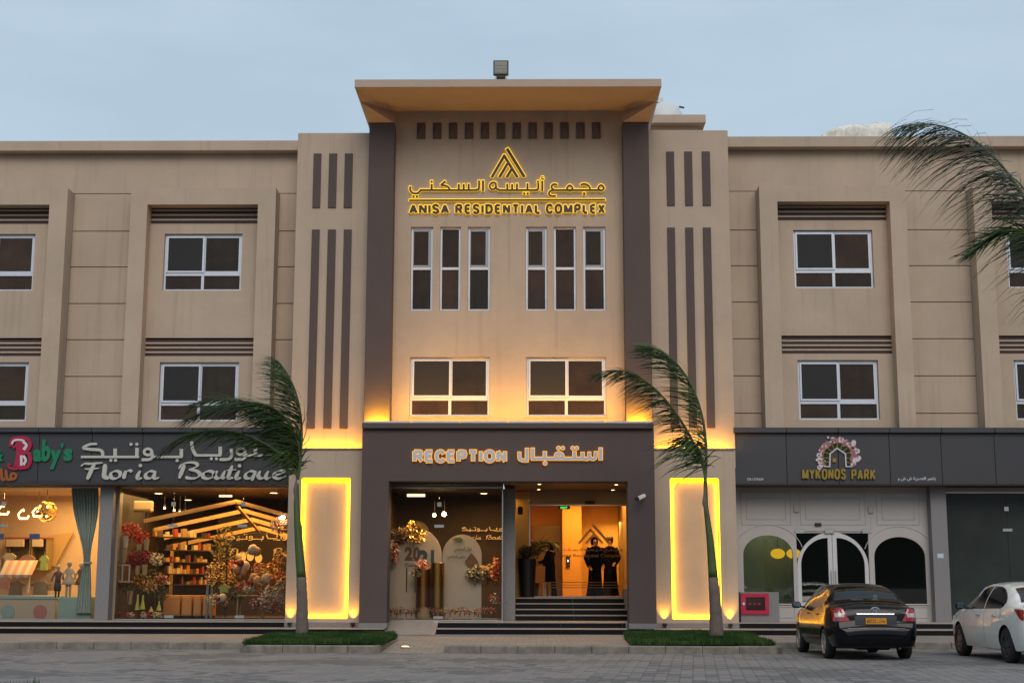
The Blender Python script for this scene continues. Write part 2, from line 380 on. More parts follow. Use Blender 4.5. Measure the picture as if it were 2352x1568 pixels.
structure(mesh('verge', [(gx - 2.1, gy - 1.9, KZ + .025), (gx + .95, gy - 1.9, KZ + .025), (gx + .6, gy - .12, KZ + .025), (gx + .22, gy + .06, KZ + .025), (gx - 2.1, gy + .08, KZ + .025), (gx - 2.1, gy - 1.9, -.02), (gx + .95, gy - 1.9, -.02), (gx + .6, gy - .12, -.02), (gx + .22, gy + .06, -.02), (gx - 2.1, gy + .08, -.02)], [(0, 1, 2, 3, 4), (0, 5, 6, 1), (1, 6, 7, 2), (2, 7, 8, 3), (3, 8, 9, 4), (4, 9, 5, 0)], CONC))

# ================================================================== BUILDING
B = thing('commercial_building', (0, 0, 0), 'three storey beige rendered building with brown columns, flared roof cornice and ground floor shops', 'building')
def part(mb, name, m, **k): return mb.build(name, m, B, **k)
PY = 0.0; WY = 0.9; SY = 0.32; FY = 0.72     # pilaster face, wing wall, window surround, window field
TOPZ = 14.0
# --- window builder -------------------------------------------------
def window(x0, x1, z0, z1, Y, kind):
    """opening x0..x1, z0..z1; frame set at depth Y. Frame mesh with sashes and panes as sub-parts."""
    f = MB(); t = 0.055; g = 0.004
    x0 += g; x1 -= g; z0 += g; z1 -= g
    f.bbox(x0, x0 + t, Y, Y + .07, z0, z1, .004); f.bbox(x1 - t, x1, Y, Y + .07, z0, z1, .004)
    f.bbox(x0 + t, x1 - t, Y, Y + .07, z0, z0 + t * .8, .004); f.bbox(x0 + t, x1 - t, Y, Y + .07, z1 - t, z1, .004)
    if kind == 'wide':
        zt = z0 + (z1 - z0) * 0.265; xm = (x0 + x1) / 2
        f.bbox(x0 + t, x1 - t, Y - .003, Y + .068, zt, zt + .085, .004)
        f.bbox(xm - .04, xm + .04, Y - .002, Y + .068, z0 + t * .8, zt, .004)
        fr = f.build('window', ALU, B)
        s = MB(); a, b, c, d = x0 + t, xm + .035, zt + .085, z1 - t
        for q in ((a, a + .05, c, d), (b - .06, b, c, d), (a + .05, b - .06, c, c + .055), (a + .05, b - .06, d - .05, d)): s.bbox(q[0], q[1], Y - .03, Y - .004, q[2], q[3], .003)
        s.build('sash', ALU, fr)
        box('mesh_screen', a + .05, b - .06, Y - .016, Y - .012, c + .055, d - .05, SCREEN, fr)
        s = MB(); a2 = b
        for q in ((a2, a2 + .03, c, d), (x1 - t - .05, x1 - t, c, d), (a2 + .03, x1 - t - .05, c, c + .05), (a2 + .03, x1 - t - .05, d - .045, d)): s.bbox(q[0], q[1], Y + .0, Y + .03, q[2], q[3], .003)
        s.build('sash', ALU, fr)
        box('pane', a + .05, b - .06, Y + .02, Y + .026, c + .05, d - .05, tint(), fr)
        box('pane', a2 + .03, x1 - t - .05, Y + .012, Y + .018, c + .05, d - .045, tint(), fr)
        box('pane', x0 + t, xm - .04, Y + .03, Y + .036, z0 + t * .8, zt, tint(), fr)
        box('pane', xm + .04, x1 - t, Y + .03, Y + .036, z0 + t * .8, zt, tint(), fr)
    else:
        zt = z0 + (z1 - z0) * 0.49
        f.bbox(x0 + t, x1 - t, Y - .003, Y + .068, zt, zt + .07, .004)
        fr = f.build('window', ALU, B)
        if kind == 'slimscreen':
            s = MB(); a, b, c, d = x0 + t, x1 - t, zt + .07, z1 - t
            for q in ((a, a + .02, c, d), (b - .075, b, c, d), (a + .02, b - .075, c, c + .06), (a + .02, b - .075, d - .06, d)): s.bbox(q[0], q[1], Y - .004, Y + .02, q[2], q[3], .003)
            s.build('screen_frame', mat('grey_aluminium', (0.28, 0.28, 0.29), 0.4, metal=.3), fr)
        box('pane', x0 + t, x1 - t, Y + .03, Y + .036, zt + .07, z1 - t, tint(), fr)
        box('pane', x0 + t, x1 - t, Y + .03, Y + .036, z0 + t * .8, zt, tint(), fr)
    return fr
SCREEN = mat('insect_screen', (0.020, 0.019, 0.019), 0.8)

# --- centre bay ------------------------------------------------------
CY, COLY = 0.05, -0.42
cxl, cxr = ax(901, 620, CY), ax(1434, 620, CY)
zl = az(968, CY); zw = az(255.5, CY)
holes = []
slim = [(943, 994), (1010, 1058), (1074.5, 1126), (1207.5, 1257), (1272, 1323.5), (1339.5, 1391.5)]
for i, (a, b) in enumerate(slim):
    holes.append((ax(a, 615, CY), ax(b, 615, CY), az(712.5, CY), az(520.5, CY), 0.14))
wide = [(941, 1125), (1209, 1392.5)]
for a, b in wide: holes.append((ax(a, 887, CY), ax(b, 887, CY), az(955, CY), az(819, CY), 0.14))
part(holed(cxl - .05, cxr + .05, zl - .3, zw + .5, CY, 0.16, holes), 'front_wall', BEIGE)
for i, h in enumerate(holes):
    window(h[0], h[1], h[2], h[3], CY + .09, ('wide' if i > 5 else 'slimscreen' if i % 3 != 1 else 'slim'))
for i, h in enumerate(holes[6:]):
    b = MB(); b.bbox(h[0] - .04, h[1] + .04, CY - .03, CY + .1, h[2] - .05, h[2] - .003, .006); part(b, 'window_sill', BEIGE)
# dark columns and beige heads
for (a, b) in ((842.0, 900.8), (1434.2, 1494.4)):
    X0, X1 = ax(a, 620, COLY), ax(b, 620, COLY); zt = az(281, COLY)
    box('column', X0, X1, COLY, CY + .3, zl - .4, zt, BROWN, B, 0.012)
# twelve diamond bosses
bm_ = None
for i in range(12):
    c = 967.7 + 36.53 * i; x0, x1 = ax(c - 9.6, 300, CY), ax(c + 9.6, 300, CY); z0, z1 = az(319, CY), az(282.8, CY)
    if bm_ is None:
        hx, hz = (x1 - x0) / 2, (z1 - z0) / 2; q = MB()
        q.add([(-hx, 0, -hz), (hx, 0, -hz), (hx, 0, hz), (-hx, 0, hz), (-hx, -.05, -hz), (hx, -.05, -hz), (hx, -.05, hz), (-hx, -.05, hz), (0, -.13, hz * .25)],
              [(0, 1, 5, 4), (1, 2, 6, 5), (2, 3, 7, 6), (3, 0, 4, 7), (4, 5, 8), (5, 6, 8), (6, 7, 8), (7, 4, 8)])
        bm_ = bpy.data.meshes.new('boss'); bm_.from_pydata(q.v, [], q.f); bm_.materials.append(BROWN)
    linkmesh('boss', bm_, ((x0 + x1) / 2, CY, (z0 + z1) / 2), B)
# flared cornice
LY = -2.0
lx0, lx1 = ax(814.6, 192, LY), ax(1519.2, 189, LY); lz1 = az(182.3, LY); lz0 = az(199.3, LY)
kx0, kx1 = ax(845.8, 281, COLY), ax(1491, 281, COLY); kz = az(281, COLY)
ix0, ix1 = ax(904, 281, COLY), ax(1431.5, 281, COLY)
wx0, wx1 = ax(902.5, 255, CY), ax(1434, 255, CY)
bk = 3.2
c = MB()
v = [(lx0, LY, lz1), (lx1, LY, lz1), (lx1, LY, lz0), (lx0, LY, lz0),            # 0-3 lip
     (kx0, COLY, kz), (ix0, COLY, kz), (ix0, CY, zw), (ix1, CY, zw), (ix1, COLY, kz), (kx1, COLY, kz),   # 4-9
     (lx0, bk, lz1), (lx1, bk, lz1), (lx1, bk, lz0), (lx0, bk, lz0), (kx0, bk, kz), (kx1, bk, kz),       # 10-15
     (ix0, CY, kz), (ix1, CY, kz)]
pl = tuple(Vector(v[3]).lerp(Vector(v[4]), .42)); pr = tuple(Vector(v[2]).lerp(Vector(v[9]), .42))
v += [pl, pr]                                                                    # 18 19
f = [(3, 2, 1, 0), (3, 18, 6, 7, 19, 2), (18, 4, 5, 6), (19, 7, 8, 9), (5, 16, 6), (8, 7, 17),
     (13, 14, 4, 18, 3), (12, 2, 19, 9, 15), (0, 1, 11, 10), (0, 10, 13, 3), (1, 2, 12, 11), (10, 11, 12, 15, 14, 13)]
c.add(v, f)
me = c.build('cornice', BEIGE2, B)
bmx = bmesh.new(); bmx.from_mesh(me.data); bmesh.ops.triangulate(bmx, faces=bmx.faces[:]); bmesh.ops.recalc_face_normals(bmx, faces=bmx.faces[:]); bmx.to_mesh(me.data); bmx.free()
# --- reception portal --------------------------------------------------
QY = -0.85
qx0, qx1 = ax(828.5, 1200, QY), ax(1505, 1200, QY); ox0, ox1 = ax(890.5, 1250, QY), ax(1443.5, 1250, QY)
qz1 = az(984.5, QY); oz = az(1104.5, QY); BZ = 0.30
part(holed(qx0, qx1, BZ + .13, qz1, QY, 0.7, [(ox0, ox1, BZ + .13, oz, .75)]), 'portal_wall', BROWN)
for a, b in ((qx0, ox0), (ox1, qx1)): box('granite_plinth', a - .012, b + .012, QY - .015, QY + .7, BZ, BZ + .13, GRAN, B, .004)
box('portal_cap', ax(831.5, 976, QY - .12), ax(1501.5, 976, QY - .12), QY - .12, CY + .0, qz1, az(970.5, QY - .12), BROWN, B, .012)
pcz = az(970.5, QY - .12)
# --- pilasters with fins ------------------------------------------------
def pilaster(xa, xb, ya, yb_low, fins_hi, hi_y, fins_lo, lo_y, glow, ytop):
    x0, x1 = ax(xa, 600, PY), ax(xb, 600, PY); zt = az(ytop, PY); zled = az(1031, PY)
    box('pilaster', x0, x1, PY, 1.6, zled - .5, zt, BEIGE, B, .012)
    lo = yb_low; LYp = PY - .26
    X0, X1 = ax(lo[0], 1240, LYp), ax(lo[1], 1240, LYp); zc = az(1034, LYp)
    g0, g1, gz0, gz1 = ax(glow[0], 1258, LYp), ax(glow[1], 1258, LYp), az(1421, LYp), az(1097, LYp)
    part(holed(X0, X1, BZ + .13, zc, LYp, 1.4, [(g0, g1, gz0, gz1, .17)]), 'pilaster_base', BEIGE)
    box('niche_back', g0 - .02, g1 + .02, LYp + .17, LYp + .19, gz0 - .02, gz1 + .02, BEIGE, B)
    box('ledge', X0 - .015, X1 + .015, LYp - .02, LYp + .03, zc, zc + .055, mat('ledge_trim', (0.16, 0.13, 0.11), .6), B, .005)
    box('ledge_top', X0, X1, LYp + .032, PY - .002, zc - .03, zc - .01, BEIGE, B)
    box('granite_plinth', X0 - .012, X1 + .012, LYp - .015, 1.2, BZ, BZ + .13, GRAN, B, .004)
    # LED strips lining the niche
    s = 0.012; yy = LYp + .035
    n = MB(); e = .004
    n.box(g0 + e, g0 + e + s, yy, yy + .05, gz0 + .03, gz1 - .03); n.box(g1 - e - s, g1 - e, yy, yy + .05, gz0 + .03, gz1 - .03)
    n.box(g0 + .03, g1 - .03, yy, yy + .05, gz1 - e - s, gz1 - e); n.box(g0 + .03, g1 - .03, yy, yy + .05, gz0 + e, gz0 + e + s)
    part(n, 'led_strip', emat('led_amber', (1.0, .60, .012), 5))
    lamp_area('niche_light', ((g0 + g1) / 2, LYp + .145, gz1 - .03), g1 - g0 - .1, .05, 10, (1.0, .42, .0), (0, 0, 0), B)
    lamp_area('niche_light', ((g0 + g1) / 2, LYp + .145, gz0 + .03), g1 - g0 - .1, .05, 10, (1.0, .42, .0), (R(180), 0, 0), B)
    lamp_area('niche_light', (g0 + .03, LYp + .14, (gz0 + gz1) / 2), gz1 - gz0 - .1, .05, 20.0, (1.0, .42, .0), (0, R(-90), 0), B)
    lamp_area('niche_light', (g1 - .03, LYp + .14, (gz0 + gz1) / 2), gz1 - gz0 - .1, .05, 20.0, (1.0, .42, .0), (0, R(90), 0), B)
    lamp_area('ledge_light', ((X0 + X1) / 2, PY - .20, zc + .0), X1 - X0 - .1, .06, 62, (1.0, .42, .0), (R(180 - 16), 0, 0), B)
    for fins, yy2 in ((fins_hi, hi_y), (fins_lo, lo_y)):
        for a, b in fins:
            ym = (yy2[0] + yy2[1]) / 2
            box('fin', ax(a, ym, PY), ax(b, ym, PY), PY - .035, PY + .05, az(yy2[1], PY), az(yy2[0], PY), BROWN, B, .006)
    return X0, X1
PLX = pilaster(676.5, 848, 0, (659.5, 829.5), [(719.3, 737), (755, 773.2), (791, 809.3)], (352.5, 477), [(710.8, 728.8), (748, 766.6), (785, 803.3)], (527, 984), (688.5, 802), 304.5)
PRX = pilaster(1490, 1678.5, 0, (1504, 1692.5), [(1531, 1549), (1572.5, 1590.5), (1612.8, 1631.5)], (349.5, 473), [(1536.2, 1554), (1578, 1596.4), (1619, 1637.5)], (523.5, 982), (1541.5, 1654.8), 300)
# --- wings -------------------------------------------------------------
def wing(side, bays, xs_out, xin, par, joints, yl):
    """bays: dicts of world x for surround, field, vents, windows"""
    s = -1 if side == 'L' else 1
    zt = par[0]; zc = par[1]; zb = az(985, WY)
    a, b = min(xin, xs_out), max(xin, xs_out)
    part(holed(a, b, zb - .6, zt - .1, WY + .05, .2, [], returns=False), 'wing_wall', BEIGE)
    box('parapet', a, b, WY - .32, WY + .4, zc, zt, BEIGE, B, .01)
    edges = []
    zs = [zb - .2] + [az(j, WY) for j in reversed(joints)] + [bays[0]['z_s'] + .0]
    for bay in bays:
        sx0, sx1, fx0, fx1 = bay['s0'], bay['s1'], bay['f0'], bay['f1']
        part(holed(sx0, sx1, zb - .2, bay['z_s'], SY, WY - SY + .04, [(fx0, fx1, zb - .2, bay['z_f'], FY - SY)]), 'window_surround', BEIGE)
        hs = [(w[0], w[1], w[2], w[3], .15) for w in bay['wins']] + [(v_[0], v_[1], v_[2], v_[3], .28) for v_ in bay['vents']]
        part(holed(fx0, fx1, zb - .2, bay['z_f'], FY, .2, hs, returns=False), 'window_field', BEIGE)
        for w in bay['wins']: window(w[0], w[1], w[2], w[3], FY + .09, 'wide')
        for v_ in bay['vents']:
            vt = box('vent', v_[0], v_[1], FY + .26, FY + .27, v_[2], v_[3], VENTD, B)
            h = v_[3] - v_[2]
            for k in range(4):
                zz = v_[2] + h * (0.02 + k * .25)
                q = MB(); q.prism([(0, 0), (.0, h * .15), (.0, h * .15), (.0, 0)], 0, 1) if 0 else None
                q.box(v_[0] + .01, v_[1] - .01, FY + .045, FY + .25, zz, zz + h * .15); q.build('louvre', VENTD, vt)
            for k in range(3):
                zz = v_[2] + h * (0.185 + k * .25)
                box('slat', v_[0] + .004, v_[1] - .004, FY + .02, FY + .11, zz - h * .01, zz + h * .08, BEIGE, vt)
        edges += [sx0, sx1]
    # panels between the surrounds, with open joints
    xs = sorted([a] + edges + [b])
    for i in range(0, len(xs), 2):
        p, q = xs[i], xs[i + 1]
        if q - p < .05: continue
        for k in range(len(zs) - 1):
            box('wall_panel', p + .004, q - .004, WY, WY + .045, zs[k] + .012, zs[k + 1] - .012, BEIGE, B, .004)
    box('wall_head', a, b, WY - .012, WY + .045, zs[-1] + .004, zc - .003, BEIGE, B)
def bayspec(sx, fx, y_s, y_f, vents, wins, shift=0.0):
    d = dict(s0=ax(sx[0], 700, SY) + shift, s1=ax(sx[1], 700, SY) + shift, f0=ax(fx[0], 700, SY) + shift, f1=ax(fx[1], 700, SY) + shift, z_s=az(y_s, SY), z_f=az(y_f, SY))
    d['vents'] = [(ax(v_[0], v_[2], SY) + shift, d['f1'] - .0 if v_[1] is None else ax(v_[1], v_[2], FY) + shift, az(v_[3], FY), az(v_[2], FY)) for v_ in vents]
    d['wins'] = [(ax(w[0], (w[2] + w[3]) / 2, FY) + shift, ax(w[1], (w[2] + w[3]) / 2, FY) + shift, az(w[3], FY), az(w[2], FY)) for w in wins]
    for v_ in range(len(d['vents'])): d['vents'][v_] = (d['f0'] + .003, d['f1'] - .003, d['vents'][v_][2], d['vents'][v_][3])
    return d
lv = [(344, 589, 469, 513), (332, 580, 775.5, 817.5)]; lw = [(375.5, 555, 536, 666.5), (364.5, 547, 831.5, 967)]
bl = bayspec((289, 626), (328, 585), 430.5, 468.5, lv, lw)
per_l = ax(555, 600, FY) - ax(78, 600, FY)
bl0 = bayspec((289, 626), (328, 585), 430.5, 468.5, lv, lw, -per_l)
wing('L', [bl0, bl], -17.8, ax(676.5, 600, PY) + .1, (az(321.5, WY - .32), az(344.5, WY - .32)), [530, 612.5, 696.5, 780, 864.5, 948.5], 0)
rv = [(1788, 2044, 463.5, 507), (1797, 2053, 770.5, 812)]; rw = [(1824, 2006, 529, 661.5), (1834, 2019, 826.5, 963)]
br = bayspec((1751, 2092), (1792.5, 2054), 427, 463.5, rv, rw)
per_r = ax(2313.5, 600, FY) - ax(1823.5, 600, FY)
br1 = bayspec((1751, 2092), (1792.5, 2054), 427, 463.5, rv, rw, per_r)
wing('R', [br, br1], 17.4, ax(1678.5, 600, PY) - .1, (az(314.5, WY - .32), az(338.5, WY - .32)), [529, 611, 694, 778, 863, 948.5], 0)
# roof mass behind, stair tower
box('roof_mass', -17.8, 17.4, WY + .5, 9.5, 4.75, az(330, WY), BEIGE, B)
ty = 4.5
box('stair_tower', ax(1470, 292, ty), ax(1606, 292, ty), ty, ty + 4, az(345, WY), az(282, ty), BEIGE, B)
box('stair_tower_cap', ax(1465, 273, ty - .3), ax(1621, 273, ty - .3), ty - .3, ty + 4.2, az(283, ty - .3), az(264, ty - .3), BEIGE, B, .01)
# --- charcoal fascia over the shops --------------------------------------
FA = 0.06
def fascia(xa, xb, joints, y0, ym, y1):
    xs = [xa] + joints + [xb]
    z0, zm, zt = az(y1, FA), az(ym, FA), az(y0, FA - .1)
    for i in range(len(xs) - 1):
        g = .006
        box('fascia_panel', xs[i] + g, xs[i + 1] - g, FA, FA + .05, z0, zm - .01, ACP, B, .004)
        box('fascia_cap', xs[i] + g, xs[i + 1] - g, FA - .12, FA + .05, zm, zt, ACP, B, .004)
    box('fascia_core', xa, xb, FA + .06, WY + .1, z0 + .02, zt - .02, BLACK, B)
    box('fascia_soffit', xa, xb, FA + .01, WY + .1, z0 - .03, z0 - .004, DBROWN, B)
    return z0
lj = [ax(v_, 1050, FA) for v_ in (-29, 88.3, 209.6, 326.4, 442, 557)]
FZL = fascia(-17.8, PLX[0] - .01, lj, 981.5, 993.5, 1111)
rj = [ax(v_, 1050, FA) for v_ in (1806.6, 1925.5, 2043.5, 2162.5, 2285.5)] + [ax(2405, 1050, FA)]
FZR = fascia(PRX[1] + .01, 17.4, rj, 981, 993.5, 1110)
# --- steps and platform ---------------------------------------------------
def steps(xa, xb, ys, z0, rise=.15, n=2, tread_to=None, joint=1.5):
    for i in range(n):
        y_ = ys[i]; z = z0 + rise * i; xx = xa; yn = ys[i + 1] if i + 1 < len(ys) else tread_to
        while xx < xb - .01:
            x2 = min(xx + joint, xb)
            box('step_riser', xx + .002, x2 - .002, y_ + .012, y_ + .05, z, z + rise - .03, BGRAN, B)
            box('step_tread', xx + .002, x2 - .002, y_, yn + .01, z + rise - .029, z + rise, TREAD, B, .004)
            xx = x2
S1, S2 = -0.95, -0.15
PZ = 0.45
PF = 3.2
xm0, xm1 = ax(1003, 1440, -.7), ax(1440, 1440, -.7)
steps(-17.8, ax(883, 1440, S1), [S1, S2], KZ, n=1, tread_to=0.6)
steps(-17.8, PLX[0] - .01, [S2 - .1], KZ + .15, n=1, tread_to=PF, joint=1.9)
steps(xm0, xm1, [S1 + .15, S2 - .15], KZ, n=2, tread_to=2.0, joint=1.6)
steps(PRX[0] - .1, 17.4, [S1], KZ, n=1, tread_to=.6)
steps(PRX[1] + .01, 17.4, [S2 - .1], KZ + .15, n=1, tread_to=PF, joint=1.9)
# sloping marble ramp left of the entrance steps
rx0 = ax(886, 1440, -.7)
q = MB(); q.add([(rx0, -1.3, KZ + .006), (xm0 - .01, -1.3, KZ + .006), (xm0 - .01, .35, PZ + .002), (rx0, .35, PZ + .002), (rx0, 1.3, PZ + .002), (xm0 - .01, 1.3, PZ + .002), (xm0 - .01, -.9, KZ - .1), (xm0 - .01, 1.3, KZ - .1)],
                [(0, 1, 2, 3), (3, 2, 5, 4), (1, 6, 7, 5, 2)]); q.build('ramp', TREAD, B)
# upper flight to the lobby
LF = 1.05
ux0, ux1 = ax(1183, 1390, 2.0), ax(1442, 1390, 2.0)
steps(ux0, ux1, [1.15, 1.55, 1.95, 2.35], PZ, n=4, tread_to=3.3, joint=1.6)
box('stair_cheek', ax(1433, 1340, 2.2), ax(1452, 1340, 2.2), 1.6, 3.2, PZ, az(1351, 2.0), GRAN, B, .005)
box('granite_pier', ax(1154, 1270, 1.1), ax(1183.5, 1270, 1.1), 1.1, 2.6, PZ, az(1122, 1.1), GRAN, B, .005)
# ================================================================== SHOP ROOMS AND GLAZING
GY = 0.95
def room(x0, x1, y0, y1, z0, z1, wall, floor, ceil, back=None):
    mesh('room_floor', [(x0, y0, z0), (x1, y0, z0), (x1, y1, z0), (x0, y1, z0)], [(0, 1, 2, 3)], floor, B)
    mesh('room_ceiling', [(x0, y0, z1), (x1, y0, z1), (x1, y1, z1), (x0, y1, z1)], [(3, 2, 1, 0)], ceil, B)
    mesh('room_wall', [(x0, y1, z0), (x1, y1, z0), (x1, y1, z1), (x0, y1, z1)], [(0, 1, 2, 3)], back or wall, B)
    mesh('room_wall', [(x0, y0, z0), (x0, y1, z0), (x0, y1, z1), (x0, y0, z1)], [(0, 1, 2, 3)], wall, B)
    mesh('room_wall', [(x1, y0, z0), (x1, y1, z0), (x1, y1, z1), (x1, y0, z1)], [(3, 2, 1, 0)], wall, B)
def storefront(x0, x1, z0, z1, Y, joints, gm, frame=STEEL, clamps=True):
    """frameless panes with slim top and bottom rail"""
    fr = box('shop_front', x0, x1, Y - .02, Y + .04, z1, z1 + .05, frame, B, .004)
    box('bottom_rail', x0, x1, Y - .015, Y + .035, z0, z0 + .03, frame, fr, .004)
    xs = [x0] + joints + [x1]
    for i in range(len(xs) - 1):
        box('pane', xs[i] + .004, xs[i + 1] - .004, Y, Y + .012, z0 + .032, z1 - .002, gm, fr)
        if clamps and i:
            for zc in (z0 + .05, z0 + (z1 - z0) * .70, z0 + (z1 - z0) * .86):
                box('clamp', xs[i] - (.13 if zc < z0 + (z1 - z0) * .8 else .06), xs[i] + (.13 if zc < z0 + (z1 - z0) * .8 else .06), Y - .018, Y - .001, zc, zc + (.08 if zc < z0 + (z1 - z0) * .8 else .12), STEEL, fr, .004)
    return fr
BABYW = mat('cream_wall', (0.62, 0.47, 0.34), 0.8, var=0.05)
FLOORT = mat('shop_floor', (0.30, 0.24, 0.19), 0.3, var=0.1, vscale=3)
gz1L = az(1121, GY)
gp0, gp1 = ax(224, 1270, GY - .4), ax(255, 1270, GY - .4)
box('granite_pier', gp0, gp1, GY - .42, GY + .5, PZ, FZL - .03, GRAN, B, .006)
box('shop_header', -17.8, PLX[0], GY - .1, GY + .3, gz1L + .06, FZL - .03, mat('header_tan', (.26, .17, .10), .35), B)  # lighter tan stands in for amber interior light on the header
# kids' clothes shop
room(-17.8, gp0 + .1, GY + .03, 5.2, PZ, gz1L + .03, BABYW, FLOORT, BABYW)
storefront(-17.8, gp0, PZ, gz1L, GY, [ax(2, 1270, GY)], GLASS)
lamp_area('shop_lamp', (-12.0, 3.0, gz1L - .1), 5.0, 3.0, 340, (1.0, .60, .20), parent=B)
# flower boutique
fx1 = PLX[0] + .02
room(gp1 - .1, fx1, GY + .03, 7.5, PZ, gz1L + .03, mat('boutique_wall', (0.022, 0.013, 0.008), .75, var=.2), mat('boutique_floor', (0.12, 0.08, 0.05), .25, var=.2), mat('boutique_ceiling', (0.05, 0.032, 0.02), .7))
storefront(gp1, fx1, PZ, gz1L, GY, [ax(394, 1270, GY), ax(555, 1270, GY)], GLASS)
box('door_jamb', gp1 + .002, gp1 + .07, GY - .05, GY - .022, PZ, gz1L + .06, mat('bronze_jamb', (.35, .27, .2), .4, metal=.4), B)
# display window of the portal
DY = 0.55
dx0, dx1 = ax(893, 1270, DY) - .15, ax(1152.5, 1270, DY)
dz1 = az(1121, DY)
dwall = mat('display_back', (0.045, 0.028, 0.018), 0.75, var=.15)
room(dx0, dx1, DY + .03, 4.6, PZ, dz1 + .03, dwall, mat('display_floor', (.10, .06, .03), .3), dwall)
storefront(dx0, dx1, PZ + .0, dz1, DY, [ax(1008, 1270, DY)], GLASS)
box('corner_post', dx1 - .0, dx1 + .035, DY - .02, DY + .04, PZ, dz1 + .05, STEEL, B, .004)
box('display_header', dx0, dx1 + .03, QY + .7, DY + .4, dz1 + .06, oz + .25, DBROWN, B)
# entrance soffit and lobby
ent_w = mat('lobby_wall', (0.62, 0.34, 0.10), 0.6, var=.05, vscale=1.0)
LY0, LY1 = 3.35, 8.2
sz = az(1104, QY)
soff = mat('entrance_soffit', (0.30, 0.19, 0.10), .7)
e1 = ax(1500, 1270, 1)
mesh('entrance_soffit', [(dx1 + .04, QY + .72, sz + .02), (e1, QY + .72, sz + .02), (e1, LY1, sz + .02), (dx1 + .04, LY1, sz + .02)], [(3, 2, 1, 0)], soff, B)
uo = ax(1443.5, 1270, QY + .7)
mesh('entrance_wall', [(uo + .25, QY + .7, PZ), (uo + .25, LY1, PZ), (uo + .25, LY1, sz), (uo + .25, QY + .7, sz)], [(3, 2, 1, 0)], mat('entrance_side', (.20, .13, .08), .6), B)
mesh('entrance_wall', [(uo - .0, QY + .7, PZ), (uo + .26, QY + .7, PZ), (uo + .26, QY + .7, sz), (uo, QY + .7, sz)], [(0, 1, 2, 3)], BROWN, B)
px0 = ax(1218, 1270, LY0)
box('lobby_pier', dx1 + .05, px0 - .03, LY0 - .05, LY0 + .6, LF, sz, mat('ochre_wall', (0.60, 0.36, 0.12), .7), B, .01)
mesh('lobby_floor', [(dx1, 3.0, LF), (e1, 3.0, LF), (e1, LY1, LF), (dx1, LY1, LF)], [(0, 1, 2, 3)], mat('lobby_floor', (.42, .30, .18), .12), B)
mesh('lobby_wall', [(dx1, LY1, LF), (e1, LY1, LF), (e1, LY1, sz), (dx1, LY1, sz)], [(0, 1, 2, 3)], ent_w, B)
mesh('lobby_wall', [(dx1 + .06, LY0, LF), (dx1 + .06, LY1, LF), (dx1 + .06, LY1, sz), (dx1 + .06, LY0, sz)], [(0, 1, 2, 3)], ent_w, B)
gtop = az(1161, LY0)
box('door_header', px0 - .02, uo + .24, LY0 - .03, LY0 + .25, gtop + .04, sz, mat('header_beige', (.33, .24, .16), .6), B)
storefront(px0, uo + .24, LF, gtop, LY0, [ax(1358, 1270, LY0), ax(1364, 1270, LY0)], GLASS, clamps=False)
box('door_post', px0 - .045, px0 - .005, LY0 - .07, LY0 + .0, LF, gtop + .06, STEEL, B, .004)
# lobby: bright side corridor, lift surround, call button, counter front
bx0, bx1 = ax(1337, 1250, LY1 - .5), ax(1352, 1250, LY1 - .5)
box('corridor_wall', ax(1292, 1250, 6.6), ax(1336, 1250, 6.6), 6.6, LY1 - .01, LF, sz, ent_w, B)
box('lift_door', ax(1222, 1290, LY1 - .1), ax(1289, 1290, LY1 - .1), LY1 - .08, LY1 - .01, LF, az(1207, LY1), mat('lift_steel', (.26, .20, .14), .4, metal=.5), B, .006)
o = box('call_panel', ax(1300, 1290, 6.55), ax(1309, 1290, 6.55), 6.55, 6.595, az(1302, 6.55), az(1276, 6.55), BLACK, B, .004)
o = box('call_light', ax(1303.5, 1287, 6.5), ax(1305.5, 1287, 6.5), 6.535, 6.549, az(1289, 6.5), az(1284.5, 6.5), emat('white_led', (.9, .95, 1), 3), o)
lamp_area('lobby_lamp', (1.9, 5.2, sz - .1), 2.6, 1.8, 200, (1.0, .48, .08), parent=B)
lamp_area('lobby_lamp', (2.7, 7.4, LF + 2.3), .5, .4, 30, (1.0, .62, .14), parent=B)
lamp_area('entrance_lamp', (1.6, 1.2, sz - .02), 2.0, .5, 14, (1.0, .55, .16), parent=B)
# ceiling spots in the entrance soffit
SPOT = emat('spot_warm', (1.0, .72, .30), 9)
def downlight(px, py, z, r=.05, m=SPOT, rim=None):
    x, y_ = onz(px, py, z)
    q = MB(); q.lathe((x, y_, z - .012), [(r * .82, 0), (r * .82, .004)], 14); o = None
    f = MB(); f.lathe((x, y_, z - .01), [(r, 0), (r * 1.15, .004), (r * 1.15, .009)], 14); o = f.build('downlight', ALU, B); q.build('lens', m, o)
for px, py in ((1239, 1110.8), (1237.5, 1123), (1240, 1134), (1415.5, 1112), (1407.5, 1124), (1400.5, 1135)): downlight(px, py, sz + .019, .055)
# kids' shop wall washers, boutique and display downlights
for px, py in ((31, 1160), (104, 1160), (104, 1173), (156, 1180)): downlight(px, py, gz1L + .029, .16, emat('panel_warm', (1.0, .78, .45), 4))
for px, py in ((364, 1132), (432, 1147), (629, 1131)): downlight(px, py, gz1L + .029, .13, emat('lens_gold', (1.0, .70, .28), 8))
for px, py in ((1111.5, 1132), (1119, 1142), (1125.5, 1153)): downlight(px, py, dz1 + .029, .115, emat('lens_gold', (1, 1, 1), 8))

